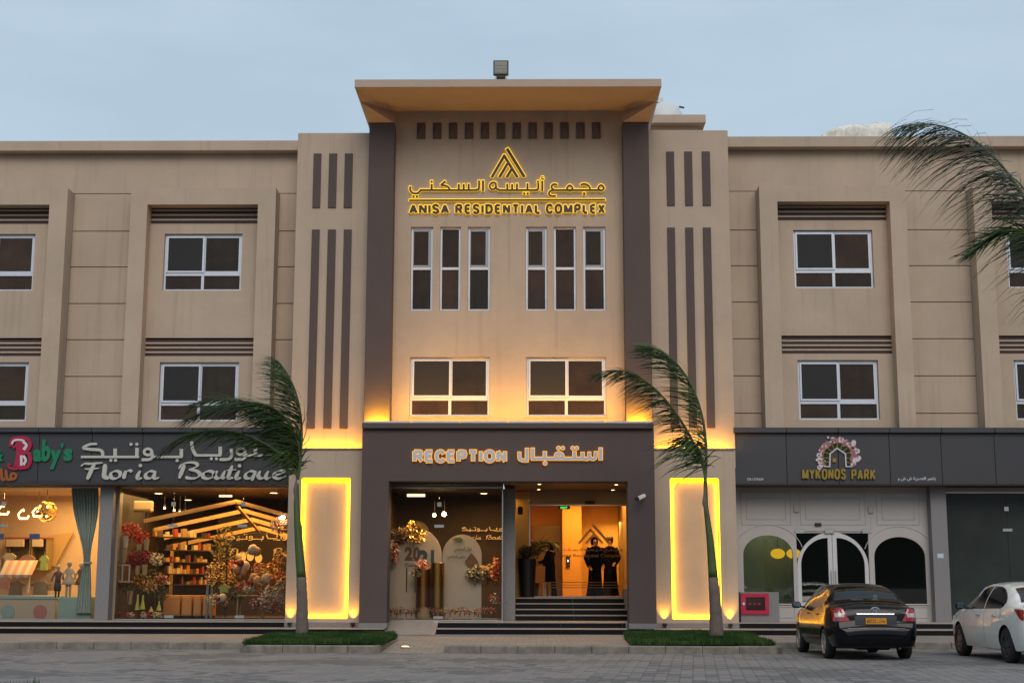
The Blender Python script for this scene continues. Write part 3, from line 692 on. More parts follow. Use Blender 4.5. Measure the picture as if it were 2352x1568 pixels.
# ---- right wing shops ----------------------------------------------------
# arched white shopfront
WPAN = mat('white_panelling', (0.42, 0.39, 0.37), 0.5, var=0.05, vscale=1.5)
a0, a1 = PRX[1] + .0, ax(2141, 1270, GY)
az0, az1 = PZ, FZR - .03
def arch_poly(x0, x1, zb, zs, n=20, rise=None):
    c = (x0 + x1) / 2; r = (x1 - x0) / 2; rise = rise or r
    return [(x0, zb), (x1, zb)] + [(c + r * math.cos(math.pi * k / n), zs + rise * math.sin(math.pi * k / n)) for k in range(n + 1)]
def plate_with_holes(x0, x1, z0, z1, holes, y0, y1):
    """flat board with polygonal openings: triangulated by bmesh fill"""
    bm = bmesh.new(); edges = []
    for poly in [[(x0, z0), (x1, z0), (x1, z1), (x0, z1)]] + holes:
        pts = []
        for p in poly:
            if not pts or (Vector(p) - Vector(pts[-1])).length > 1e-4: pts.append(p)
        if (Vector(pts[0]) - Vector(pts[-1])).length < 1e-4: pts.pop()
        vs = [bm.verts.new((p[0], y0, p[1])) for p in pts]
        edges += [bm.edges.new((vs[i], vs[(i + 1) % len(vs)])) for i in range(len(vs))]
    bmesh.ops.triangle_fill(bm, use_beauty=True, edges=edges, normal=(0, -1, 0))
    r = bmesh.ops.extrude_face_region(bm, geom=bm.faces[:])
    for e in r['geom']:
        if isinstance(e, bmesh.types.BMVert): e.co.y = y1
    bmesh.ops.recalc_face_normals(bm, faces=bm.faces[:])
    mb = MB(); bm.verts.index_update(); mb.add([v.co.copy() for v in bm.verts], [[v.index for v in f.verts] for f in bm.faces]); bm.free()
    return mb
lA = (ax(1709, 1350, GY), ax(1824, 1350, GY)); dA = (ax(1832.5, 1350, GY), ax(1999, 1350, GY)); rA = (ax(2011, 1350, GY), ax(2128.5, 1350, GY))
zsill = az(1384, GY); zdoor = az(1218, GY)
def archh(ab, top): r = (ab[1] - ab[0]) / 2; zt = az(top, GY); rise = r * .78; return arch_poly(ab[0], ab[1], zsill, zt - rise, 22, rise)
hl, hr = archh(lA, 1227.5), archh(rA, 1231)
pw = plate_with_holes(a0, a1, PZ + .001, az1, [hl, [(dA[0], PZ + .0015), (dA[1], PZ + .0015), (dA[1], zdoor), (dA[0], zdoor)], hr], GY, GY + .10)
pan = pw.build('panelled_front', WPAN, B)
def moulding(x0, x1, z0, z1, w=.03, d=.014):
    q = MB()
    for a, b, c, e in ((x0, x1, z0, z0 + w), (x0, x1, z1 - w, z1), (x0, x0 + w, z0 + w, z1 - w), (x1 - w, x1, z0 + w, z1 - w)): q.bbox(a, b, GY - d, GY - .0005, c, e, .005)
    q.build('moulding', WPAN, pan)
for u0, u1 in ((1702, 1817), (1838, 1988), (2013, 2112)):
    moulding(ax(u0, 1170, GY), ax(u1, 1170, GY), az(1204, GY), az(1130, GY), .022)
    moulding(ax(u0 + 12, 1170, GY), ax(u1 - 12, 1170, GY), az(1192, GY), az(1143, GY), .02)
for ab, top in ((lA, 1227.5), (rA, 1231)):
    r = (ab[1] - ab[0]) / 2; c = (ab[0] + ab[1]) / 2; zt = az(top, GY); q = MB()
    pts = [(c + (r + .28) * math.cos(math.pi * k / 24) * 1.0, GY - .004, zt - r * .78 + (r * .78 + .28) * math.sin(math.pi * k / 24)) for k in range(2, 23)]
    q.tube(pts, .012, 5); q.build('moulding', WPAN, pan)
    moulding(ab[0] - .02, ab[1] + .02, PZ + .09, zsill - .07, .03)
    q = MB(); q.bbox(ab[0] - .05, ab[1] + .05, GY - .03, GY, zsill - .04, zsill - .002, .008); q.build('moulding', WPAN, pan)
for px in (1830, 1999): q = MB(); q.bbox(ax(px, 1170, GY) - .006, ax(px, 1170, GY) + .006, GY - .006, GY - .0005, zdoor, az1 - .02, .002); q.build('moulding', WPAN, pan)
for px, py in ((1829, 1167), (1999.5, 1169)): box('wall_light', ax(px - 6, py, GY), ax(px + 6, py, GY), GY - .05, GY - .007, az(py + 8, GY), az(py - 8, GY), mat('sconce', (.35, .32, .30), .5), B, .008)
box('door_sensor', ax(1871, 1203, GY), ax(1886, 1203, GY), GY - .05, GY - .001, az(1206.5, GY), az(1199.5, GY), BLACK, B, .006)
MGL = glass('green_pane', (0.60, 0.66, 0.60), 0.075)
for poly in (hl, hr):
    q = MB(); q.prism(poly, GY + .045, GY + .055); q.build('pane', MGL, pan)
# double door with arched white stiles
dm = (dA[0] + dA[1]) / 2
door_root = box('shop_door', dA[0] + .003, dA[1] - .003, GY + .05, GY + .06, zdoor - .05, zdoor - .004, STEEL, B)
for sgn in (-1, 1):
    xa, xb = (dA[0] + .01, dm - .006) if sgn < 0 else (dm + .006, dA[1] - .01)
    outer = [(xa, PZ + .02), (xb, PZ + .02), (xb, zdoor - .02), (xa, zdoor - .02)]
    W_ = dA[1] - dA[0]; t = .15
    def quarter(xo, xi, zb, zt, n=14):
        # opening of one leaf: straight meeting stile, arched outer shoulder
        pts = [(xi, zb), (xi, zt)]
        r = abs(xi - xo); rz = r * 1.0
        for k in range(n + 1):
            a = math.pi / 2 * (1 - k / n); pts.append((xi + (xo - xi) * math.cos(a), zt - rz + rz * math.sin(a)))
        pts.append((xo, zb)); return pts
    xi_o, xo_o = (xb, xa) if sgn < 0 else (xa, xb)
    big = quarter(xo_o, xi_o, PZ + .02, zdoor - .03)
    inner = quarter(xo_o - sgn * t * .7, xi_o + sgn * t * .75, PZ + .5, zdoor - .03 - t)
    bm = bmesh.new(); ed = []
    for poly in (big, inner):
        pts = []
        for p in poly:
            if not pts or (Vector(p) - Vector(pts[-1])).length > 1e-3: pts.append(p)
        vs = [bm.verts.new((p[0], GY + .035, p[1])) for p in pts]; ed += [bm.edges.new((vs[i], vs[(i + 1) % len(vs)])) for i in range(len(vs))]
    bmesh.ops.triangle_fill(bm, use_beauty=True, edges=ed, normal=(0, -1, 0))
    r = bmesh.ops.extrude_face_region(bm, geom=bm.faces[:])
    for e in r['geom']:
        if isinstance(e, bmesh.types.BMVert): e.co.y = GY + .085
    bmesh.ops.recalc_face_normals(bm, faces=bm.faces[:]); bm.verts.index_update()
    q = MB(); q.add([v.co.copy() for v in bm.verts], [[v.index for v in f.verts] for f in bm.faces]); bm.free()
    q.build('door_leaf', mat('door_white', (.55, .54, .54), .45), door_root)
    box('pane', xa, xb, GY + .09, GY + .10, PZ + .03, zdoor - .03, MGL, door_root)
    box('door_handle', dm + sgn * .055 - .012, dm + sgn * .055 + .012, GY - .03, GY - .005, PZ + .95, PZ + 1.35, STEEL, door_root, .004)
for px in (1836, 1905, 1991): box('clamp', ax(px - 11, 1218, GY), ax(px + 11, 1218, GY), GY - .02, GY - .001, zdoor - .06, zdoor + .05, STEEL, door_root, .004)
GREENR = mat('sage_room', (0.38, 0.42, 0.34), .8, var=.05)
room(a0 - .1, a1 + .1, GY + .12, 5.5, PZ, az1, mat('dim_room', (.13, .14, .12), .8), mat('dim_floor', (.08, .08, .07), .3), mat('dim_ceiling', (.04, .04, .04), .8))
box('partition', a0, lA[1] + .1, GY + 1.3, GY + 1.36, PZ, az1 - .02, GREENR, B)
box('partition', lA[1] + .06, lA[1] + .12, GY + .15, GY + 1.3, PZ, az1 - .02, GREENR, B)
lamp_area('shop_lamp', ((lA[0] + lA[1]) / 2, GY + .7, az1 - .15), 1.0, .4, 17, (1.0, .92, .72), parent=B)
# glowing oval wall lamps behind the left arch: things hanging from the ceiling
for px, lab in ((1786.5, 'glowing amber oval pendant seen through the left arched shop window, left of two'), (1823, 'glowing amber oval pendant half hidden by the edge of the left arched shop window')):
    yy = GY + .55; x, z = at(px, 1270.7, yy)
    t = thing('pendant_lamp', (x, yy, z), lab, 'lamp', 'oval pendant lamps')
    q = MB(); q.ball((x, yy, z), .19, 12, sq=(1.05, .8, .72)); q.build('globe', emat('globe_amber', (1.0, .50, .03), 1.6), t, smooth=True)
    q = MB(); q.tube([(x, yy, z + .12), (x, yy, az1 - .02)], .006, 5); q.build('cord', BLACK, t)
# granite pier and the dark glazed shop
g0, g1 = ax(2141.5, 1270, GY - .3), ax(2178, 1270, GY - .3)
box('granite_pier', g0, g1, GY - .35, GY + .5, PZ, FZR - .03, GRAN, B, .006)
box('sticker', ax(2153, 1273, GY - .35), ax(2167, 1273, GY - .35), GY - .356, GY - .351, az(1279, GY - .35), az(1269, GY - .35), mat('sticker_blue', (.45, .55, .6), .5), B)
gz1R = az(1131, GY)
box('shop_header', g1, 17.4, GY - .25, GY + .3, gz1R + .05, gz1R + .14, mat('soffit_strip', (.28, .24, .21), .6), B)
box('shop_header', g1, 17.4, GY - .05, GY + .3, gz1R + .141, FZR - .03, DBROWN, B)
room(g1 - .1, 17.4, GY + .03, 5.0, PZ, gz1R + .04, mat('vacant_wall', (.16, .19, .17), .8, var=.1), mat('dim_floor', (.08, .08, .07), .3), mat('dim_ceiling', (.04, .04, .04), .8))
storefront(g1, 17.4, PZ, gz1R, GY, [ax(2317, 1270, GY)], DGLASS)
# low granite wall with the red fire hose cabinet
hx0, hx1 = ax(1701.5, 1390, -.1), ax(1790, 1390, -.1); hz1 = az(1358, -.1)
box('granite_dwarf_wall', hx0, hx1, -.08, .25, PZ, hz1, GRAN, B, .006)
t = thing('fire_hose_cabinet', ((hx0 + hx1) / 2 - .2, -.1, az(1408, -.1)), 'red fire hose cabinet with dark glass front set in the low granite wall', 'hose cabinet')
c0, c1, d0, d1 = ax(1702, 1390, -.1), ax(1766, 1390, -.1), az(1408.5, -.1), az(1360.5, -.1)
part_ = holed(c0, c1, d0, d1, -.13, .1, [(c0 + .12, c1 - .1, d0 + .1, d1 - .1, .03)]); part_.build('frame', mat('fire_red', (.42, .012, .05), .4, coat=.3), t)
box('window', c0 + .12, c1 - .1, -.1, -.095, d0 + .1, d1 - .1, mat('red_dark_glass', (.035, .008, .012), .15), t)
q = MB(); q.lathe((c0 + .065, -.135, (d0 + d1) / 2), [(.035, -.015), (.035, 0)], 14, axis='Y'); q.build('lock', ALU, t)
for k in range(3): box('label_strip', c0 + .2 + .12 * k, c0 + .27 + .12 * k, -.104, -.101, (d0 + d1) / 2 - .03, (d0 + d1) / 2 + .02, mat('red_dim', (.16, .03, .04), .5), t)

# ---- wall-wash fittings on the portal cap, cornice floodlight etc. ----------
wallw = emat('wash_lamp', (1.0, .52, .04), 5)
fy = CY - .36
xs0 = ax(838, 968, fy); stepw = (ax(1500, 968, fy) - xs0) / 6.18
LBAR = mat('fitting_grey', (.60, .58, .57), .4, metal=.5)
labs = ['far left of the row on the portal cap', 'second from the left on the portal cap', 'third from the left on the portal cap', 'fourth from the left on the portal cap', 'fifth from the left, its lit underside showing', 'sixth from the left on the portal cap']
for i in range(6):
    x0 = xs0 + stepw * i * 1.03 + .02; x1 = x0 + stepw * .985
    z = pcz + .005
    t = thing('wall_washer', ((x0 + x1) / 2, -.78, z), 'long grey linear wall washer, ' + labs[i], 'wall washer', 'linear wall washers along the portal cap')
    q = MB(); q.bbox(x0, x1, -.84, -.74, z, z + .055, .01); q.build('housing', LBAR, t)
    q = MB(); q.box(x0 + .03, x1 - .03, -.738, -.733, z + .012, z + .045); q.build('lens', emat('wash_lens', (1.0, .55, .06), 5), t)
    for s_ in (0.15, 0.85): q = MB(); q.box(x0 + (x1 - x0) * s_ - .02, x0 + (x1 - x0) * s_ + .02, -.85, -.73, z - .004, z + .01); q.build('bracket', STEEL, t)
    lamp_area('wash_light', ((x0 + x1) / 2, -.70, z + .03), (x1 - x0) * .95, .04, 22.0, (1.0, .45, .02), rot=(R(180 - 24), 0, 0), parent=t)
# column feet get their own stronger lamps
for xx in (ax(868, 960, COLY), ax(1467, 960, COLY)):
    lamp_area('wash_light', (xx, COLY - .12, pcz + .03), .55, .04, 26, (1.0, .48, .02), rot=(R(180 - 6), 0, 0), parent=B)
# ================================================================== LETTERING
def sample(pts, smooth, closed=False, k=6):
    if not smooth: return [Vector(p) for p in pts]
    P = [Vector(p) for p in pts]; n = len(P); out = []
    rng = range(n) if closed else range(n - 1)
    for i in rng:
        p0 = P[(i - 1) % n] if closed or i > 0 else P[0] * 2 - P[1]; p1 = P[i]; p2 = P[(i + 1) % n]; p3 = P[(i + 2) % n] if closed or i + 2 < n else P[-1] * 2 - P[-2]
        for j in range(k):
            t = j / k
            out.append(0.5 * ((2 * p1) + (p2 - p0) * t + (2 * p0 - 5 * p1 + 4 * p2 - p3) * t * t + (3 * p1 - p0 - 3 * p2 + p3) * t ** 3))
    if not closed: out.append(P[-1])
    return out
def ribbon(pts, w, closed=False, cap=0.0, nib=None):
    """2-D stroke outline -> list of left/right pairs"""
    P = [Vector(p) for p in pts]
    if cap and not closed:
        a = (P[0] - P[1]).normalized() * cap; b = (P[-1] - P[-2]).normalized() * cap; P[0] = P[0] + a; P[-1] = P[-1] + b
    n = len(P); out = []
    for i in range(n):
        if closed: d0 = (P[i] - P[i - 1]); d1 = (P[(i + 1) % n] - P[i])
        else: d0 = P[i] - P[i - 1] if i else P[1] - P[0]; d1 = P[i + 1] - P[i] if i < n - 1 else P[-1] - P[-2]
        d0 = d0.normalized(); d1 = d1.normalized(); t = (d0 + d1)
        t = t.normalized() if t.length > 1e-6 else d1
        nn = Vector((-t.y, t.x)); c = max(0.45, nn.dot(Vector((-d1.y, d1.x))))
        ww = w / 2
        if nib is not None:
            ang = math.atan2(t.y, t.x) - nib; ww = w / 2 * (0.30 + 0.85 * abs(math.sin(ang)))
            if not closed: ww *= min(1.0, 0.6 + 0.4 * min(i, n - 1 - i) / 3)
        out.append((P[i] + nn * ww / c, P[i] - nn * ww / c))
    return out
def stroke_solid(mb, pairs, proj, y0, y1, closed=False, mi=0):
    n = len(pairs); v = []
    for a, b in pairs:
        ax_, az_ = proj(a); bx_, bz_ = proj(b)
        v += [(ax_, y0, az_), (bx_, y0, bz_), (ax_, y1, az_), (bx_, y1, bz_)]
    f = []
    for i in range(n if closed else n - 1):
        j = (i + 1) % n; a, b = i * 4, j * 4
        f += [(a, b, b + 1, a + 1), (a + 2, a + 3, b + 3, b + 2), (a, a + 2, b + 2, b), (a + 1, b + 1, b + 3, a + 3)]
    if not closed: f += [(0, 1, 3, 2), ((n - 1) * 4, (n - 1) * 4 + 2, (n - 1) * 4 + 3, (n - 1) * 4 + 1)]
    mb.add(v, f, mi)
def glyph(name, strokes, w, proj, y0, y1, m, parent, grow=0.0, smoothdef=False, nib=None, cap=None):
    """strokes: list of (points, smooth, closed[, width]) in a drawing plane"""
    mb = MB()
    for i, s in enumerate(strokes):
        pts, sm, cl = s[0], s[1], s[2]; ww = (s[3] if len(s) > 3 else w) + grow
        if len(pts) == 1:      # a dot
            p = pts[0]; n = 14; r = ww / 2; q = []
            for k in range(n):
                x_, z_ = proj(Vector((p[0] + r * math.cos(2 * math.pi * k / n), p[1] + r * math.sin(2 * math.pi * k / n)))); q.append((x_, z_))
            mb.prism(q[::-1], y0 + i * .0007, y1); continue
        P = sample(pts, sm, cl)
        stroke_solid(mb, ribbon(P, ww, cl, (grow / 2 if cap is None else cap + grow / 2), nib), proj, y0 + i * .0007, y1, cl)
    o = mb.build(name, m, parent)
    bm = bmesh.new(); bm.from_mesh(o.data); bmesh.ops.recalc_face_normals(bm, faces=bm.faces[:]); bm.to_mesh(o.data); bm.free()
    return o
# capital letters drawn as centre lines in a unit box: width factor, strokes
S_ = lambda *p: list(p)
CAPS = {
 'A': (.92, [(S_((0, 0), (.5, 1)), 0, 0), (S_((.5, 1), (1, 0)), 0, 0), (S_((.22, .3), (.78, .3)), 0, 0)]),
 'N': (.86, [(S_((0, 0), (0, 1)), 0, 0), (S_((1, 0), (1, 1)), 0, 0), (S_((0, 1), (1, 0)), 0, 0)]),
 'I': (.0, [(S_((.5, 0), (.5, 1)), 0, 0)]),
 'S': (.80, [(S_((1, .80), (.82, .97), (.5, 1.02), (.14, .95), (.02, .76), (.2, .58), (.5, .51), (.82, .42), (1.0, .24), (.84, .05), (.5, -.02), (.15, .04), (0, .21)), 1, 0)]),
 'R': (.88, [(S_((0, 0), (0, 1)), 0, 0), (S_((0, 1), (.55, 1), (.82, .97), (.92, .76), (.82, .55), (.55, .5), (0, .5)), 0, 0), (S_((.5, .48), (1, 0)), 0, 0)]),
 'E': (.78, [(S_((0, 0), (0, 1)), 0, 0), (S_((0, 1), (1, 1)), 0, 0), (S_((0, .52), (.9, .52)), 0, 0), (S_((0, 0), (1, 0)), 0, 0)]),
 'D': (.88, [(S_((0, 0), (0, 1), (.5, 1), (.86, .9), (1, .6), (1, .4), (.86, .1), (.5, 0)), 0, 1)]),
 'T': (.86, [(S_((0, 1), (1, 1)), 0, 0), (S_((.5, 0), (.5, 1)), 0, 0)]),
 'L': (.74, [(S_((0, 1), (0, 0)), 0, 0), (S_((0, 0), (1, 0)), 0, 0)]),
 'C': (.88, [(S_((1, .74), (.86, .95), (.52, 1.02), (.14, .88), (0, .5), (.14, .12), (.52, -.02), (.86, .05), (1, .28)), 1, 0)]),
 'O': (.96, [(S_((.5, 1.02), (.12, .87), (0, .5), (.12, .13), (.5, -.02), (.88, .13), (1, .5), (.88, .87)), 1, 1)]),
 'M': (1.06, [(S_((0, 0), (0, 1)), 0, 0), (S_((1, 0), (1, 1)), 0, 0), (S_((0, 1), (.5, .05)), 0, 0), (S_((.5, .05), (1, 1)), 0, 0)]),
 'P': (.84, [(S_((0, 0), (0, 1)), 0, 0), (S_((0, 1), (.6, 1), (.9, .96), (1, .73), (.9, .5), (.6, .45), (0, .45)), 0, 0)]),
 'X': (.88, [(S_((0, 0), (1, 1)), 0, 0), (S_((0, 1), (1, 0)), 0, 0)]),
 'Y': (.88, [(S_((0, 1), (.5, .45)), 0, 0), (S_((1, 1), (.5, .45)), 0, 0), (S_((.5, .45), (.5, 0)), 0, 0)]),
 'K': (.88, [(S_((0, 0), (0, 1)), 0, 0), (S_((0, .38), (1, 1)), 0, 0), (S_((.35, .6), (1, 0)), 0, 0)]),
}
def caps_word(word, x0, x1, zt, zb, th, gap):
    """lay a word out between x0 and x1 (drawing plane, y down): returns [(char, strokes)] with thickness th"""
    hs = abs(zb - zt); tot = sum(max(CAPS[c][0] * hs, 0) if c != 'I' else th for c in word); k = (x1 - x0 - gap * (len(word) - 1) - th * word.count('I')) / (tot - th * word.count('I'))
    x = x0; out = []
    for c in word:
        w = th if c == 'I' else CAPS[c][0] * hs * k; st = []
        for pts, sm, cl in CAPS[c][1]:
            st.append(([(x + th / 2 + p[0] * (w - th), zb + (zt - zb) / hs * (th * .45 + p[1] * (hs - th * .9))) for p in pts], sm, cl))
        out.append((c, st)); x += w + gap
    return out
def plane_proj(ox, oy, sc, Y):
    """drawing coordinates of a zoomed view -> X, Z on the upright plane at depth Y (affine, evenly scaled)"""
    def f(p): return at(ox + p[0] * sc, oy + p[1] * sc, Y)
    return f

# ---- main sign of the complex ------------------------------------------------
SGY = CY
DARKL = mat('sign_bronze', (0.035, 0.016, 0.012), .45); HALO = emat('halo_amber', (1.0, .60, .012), 1.7)
pj = plane_proj(1500 * .6125, 520 * .6125, .21354, SGY - .08)
pjb = plane_proj(1500 * .6125, 520 * .6125, .21354, SGY - .02)
cx_, cz_ = pj((1150, 600))
SG = thing('building_sign', (cx_, SGY - .05, cz_), 'halo lit dark sign ANISA RESIDENTIAL COMPLEX with peaked emblem above Arabic name', 'sign')
def halo_glyph(name, st, w, cap=None, smooth=False):
    o = glyph(name, st, w, pj, SGY - .085, SGY - .055, DARKL, SG, cap=cap)
    h = glyph('halo', [tuple(list(s[:3]) + ([s[3]] if len(s) > 3 else [])) for s in st], w, pjb, SGY - .042, SGY - .012, HALO, o, grow=6.5, cap=cap)
    return o
halo_glyph('emblem', [(S_((986, 417), (1125, 178)), 0, 0), (S_((1114, 172), (1264, 417)), 0, 0), (S_((1068, 417), (1156, 268)), 0, 0), (S_((1147, 417), (1200, 328)), 0, 0), (S_((1150, 106), (1338, 412)), 0, 0, 34)], 30)
halo_glyph('rule', [(S_((97, 663), (2207, 656)), 0, 0)], 19)
for c, st in caps_word('ANISA', 97, 530, 703, 810, 29, 12) + caps_word('RESIDENTIAL', 592, 1518, 703, 810, 29, 15) + caps_word('COMPLEX', 1567, 2207, 700, 808, 29, 14): halo_glyph('letter', st, 29)
AR1 = [
 # right word
 [(S_((2163, 500), (2193, 530), (2163, 558), (2133, 530)), 1, 1, 22), (S_((2160, 553), (1640, 553)), 0, 0, 22), (S_((1942, 500), (1968, 489), (2003, 491), (2034, 512), (2046, 548)), 1, 0, 22), (S_((1982, 577), (1982, 607)), 0, 0, 28),
  (S_((1826, 502), (1856, 531), (1826, 560), (1796, 531)), 1, 1, 22), (S_((1692, 497), (1660, 489), (1634, 504), (1634, 532), (1655, 550)), 1, 0, 22), (S_((1660, 553), (1622, 560), (1602, 583), (1614, 610), (1645, 618), (1678, 612)), 1, 0, 22)],
 [(S_((1530, 452), (1530, 566)), 0, 0, 24)],
 [(S_((1546, 409), (1524, 409), (1520, 424), (1546, 428)), 0, 0, 8), (S_((1510, 440), (1549, 433)), 0, 0, 8)],
 [(S_((1487, 478), (1487, 530), (1476, 549), (1450, 553)), 1, 0, 24), (S_((1455, 553), (1060, 553)), 0, 0, 22), (S_((1484, 450), (1484, 474)), 0, 0, 24), (S_((1371, 480), (1371, 552)), 0, 0, 24), (S_((1337, 578), (1337, 604)), 0, 0, 26), (S_((1373, 578), (1373, 604)), 0, 0, 26),
  (S_((1258, 482), (1258, 552)), 0, 0, 24), (S_((1206, 486), (1206, 552)), 0, 0, 24), (S_((1154, 484), (1154, 552)), 0, 0, 24), (S_((1070, 552), (1038, 535), (1031, 500), (1028, 470)), 1, 0, 24), (S_((1026, 472), (992, 474), (968, 496), (968, 525), (990, 544), (1016, 538), (1032, 515)), 1, 0, 22)],
 [(S_((893, 449), (893, 564)), 0, 0, 26)],
 [(S_((850, 449), (850, 525), (838, 546), (810, 553)), 1, 0, 24), (S_((815, 553), (215, 553)), 0, 0, 22), (S_((739, 484), (739, 552)), 0, 0, 24), (S_((685, 486), (685, 552)), 0, 0, 24), (S_((632, 486), (632, 552)), 0, 0, 24),
  (S_((490, 456), (438, 500)), 0, 0, 22), (S_((436, 498), (490, 506), (522, 524), (534, 552)), 1, 0, 22), (S_((340, 486), (340, 552)), 0, 0, 24), (S_((340, 450), (340, 474)), 0, 0, 24),
  (S_((222, 549), (206, 575), (168, 590), (128, 578), (110, 548), (109, 512)), 1, 0, 23), (S_((145, 608), (145, 632)), 0, 0, 26), (S_((181, 608), (181, 632)), 0, 0, 26)]]
for st in AR1: halo_glyph('letter', st, 22)

# ---- reception sign -------------------------------------------------------------
RY = QY
pj = plane_proj(1500 * .6125, 1640 * .6125, .21354, RY - .08); pjb = plane_proj(1500 * .6125, 1640 * .6125, .21354, RY - .02)
SILV = mat('sign_silver', (.55, .53, .53), .4); HALO2 = emat('halo_orange', (1.0, .40, .01), 1.3)
cx_, cz_ = pj((1150, 200))
SG2 = thing('reception_sign', (cx_, RY - .05, cz_), 'silver RECEPTION lettering with Arabic word glowing orange on the brown portal', 'sign')
def rec(st, w):
    o = glyph('letter', st, w, pj, RY - .085, RY - .055, SILV, SG2)
    glyph('halo', st, w, pjb, RY - .042, RY - .012, HALO2, o, grow=10); return o
for c, st in caps_word('RECEPTION', 137, 1148, 133, 268, 39, 9): rec(st, 39)
AR2 = [[(S_((2158, 110), (2158, 241)), 0, 0, 38)],
 [(S_((2105, 150), (2103, 205), (2085, 228), (2055, 226), (2038, 205)), 1, 0, 34), (S_((2036, 155), (2034, 208), (2012, 230), (1985, 226)), 1, 0, 34), (S_((1964, 158), (1964, 224)), 0, 0, 36), (S_((2000, 226), (1412, 226)), 0, 0, 34),
  (S_((1877, 150), (1877, 226)), 0, 0, 38), (S_((1712, 165), (1742, 180), (1745, 206), (1712, 222), (1680, 206), (1680, 180)), 1, 1, 32), (S_((1558, 150), (1558, 226)), 0, 0, 38), (S_((1427, 112), (1427, 226)), 0, 0, 38)],
 [(S_((1857, 113),), 0, 0, 40)], [(S_((1901, 113),), 0, 0, 40)], [(S_((1704, 113),), 0, 0, 40)], [(S_((1751, 113),), 0, 0, 40)], [(S_((1560, 276),), 0, 0, 42)],
 [(S_((1366, 115), (1366, 236)), 0, 0, 38), (S_((1378, 246), (1330, 246), (1296, 236), (1284, 212), (1285, 155)), 1, 0, 34)]]
for st in AR2: rec(st, 34)

# ---- boutique sign ------------------------------------------------------------------
BYS = FA
pj5 = plane_proj(0, 1600 * .6125, .29948, BYS - .05)
IVORY = mat('sign_ivory', (.48, .47, .42), .45)
cx_, cz_ = pj5((1400, 250))
SG3 = thing('boutique_sign', (cx_, BYS, cz_), 'large ivory raised letters Floria Boutique in Latin script and Arabic on the charcoal fascia', 'sign')
AR3 = [[(S_((745, 130), (690, 134), (642, 156), (650, 172)), 1, 0, 18), (S_((642, 164), (700, 172), (760, 176), (786, 192), (788, 228)), 1, 0, 22), (S_((622, 230), (1066, 230)), 0, 0, 18), (S_((884, 166), (884, 228)), 0, 0, 26), (S_((1052, 160), (1050, 228)), 0, 0, 26)],
 [(S_((852, 256),), 0, 0, 24)], [(S_((888, 256),), 0, 0, 24)], [(S_((1006, 133),), 0, 0, 24)], [(S_((1051, 133),), 0, 0, 24)],
 [(S_((1135, 168), (1160, 178), (1162, 205), (1135, 215), (1110, 205), (1110, 180)), 1, 1, 20), (S_((1164, 190), (1170, 225), (1150, 248), (1088, 252)), 1, 0, 22), (S_((1168, 230), (1400, 230)), 0, 0, 18), (S_((1392, 168), (1392, 228)), 0, 0, 26)], [(S_((1360, 258),), 0, 0, 24)],
 [(S_((1472, 112), (1478, 170), (1500, 214)), 1, 0, 24), (S_((1495, 218), (1698, 218)), 0, 0, 18), (S_((1690, 150), (1690, 218)), 0, 0, 26)], [(S_((1622, 244),), 0, 0, 24)], [(S_((1662, 244),), 0, 0, 24)],
 [(S_((1772, 166), (1778, 215), (1755, 246), (1686, 250)), 1, 0, 22)],
 [(S_((1848, 163), (1874, 174), (1876, 202), (1848, 213), (1822, 202), (1822, 174)), 1, 1, 20), (S_((1878, 190), (1882, 222), (1860, 246), (1800, 250)), 1, 0, 22), (S_((1880, 218), (2200, 218)), 0, 0, 18), (S_((1960, 100), (1960, 216)), 0, 0, 28), (S_((2190, 160), (2214, 172), (2214, 200), (2190, 210), (2168, 198), (2168, 172)), 1, 1, 18)], [(S_((2190, 128),), 0, 0, 24)]]
for st in AR3: glyph('letter', st, 20, pj5, BYS - .075, BYS - .003, IVORY, SG3)
NB = R(-28)
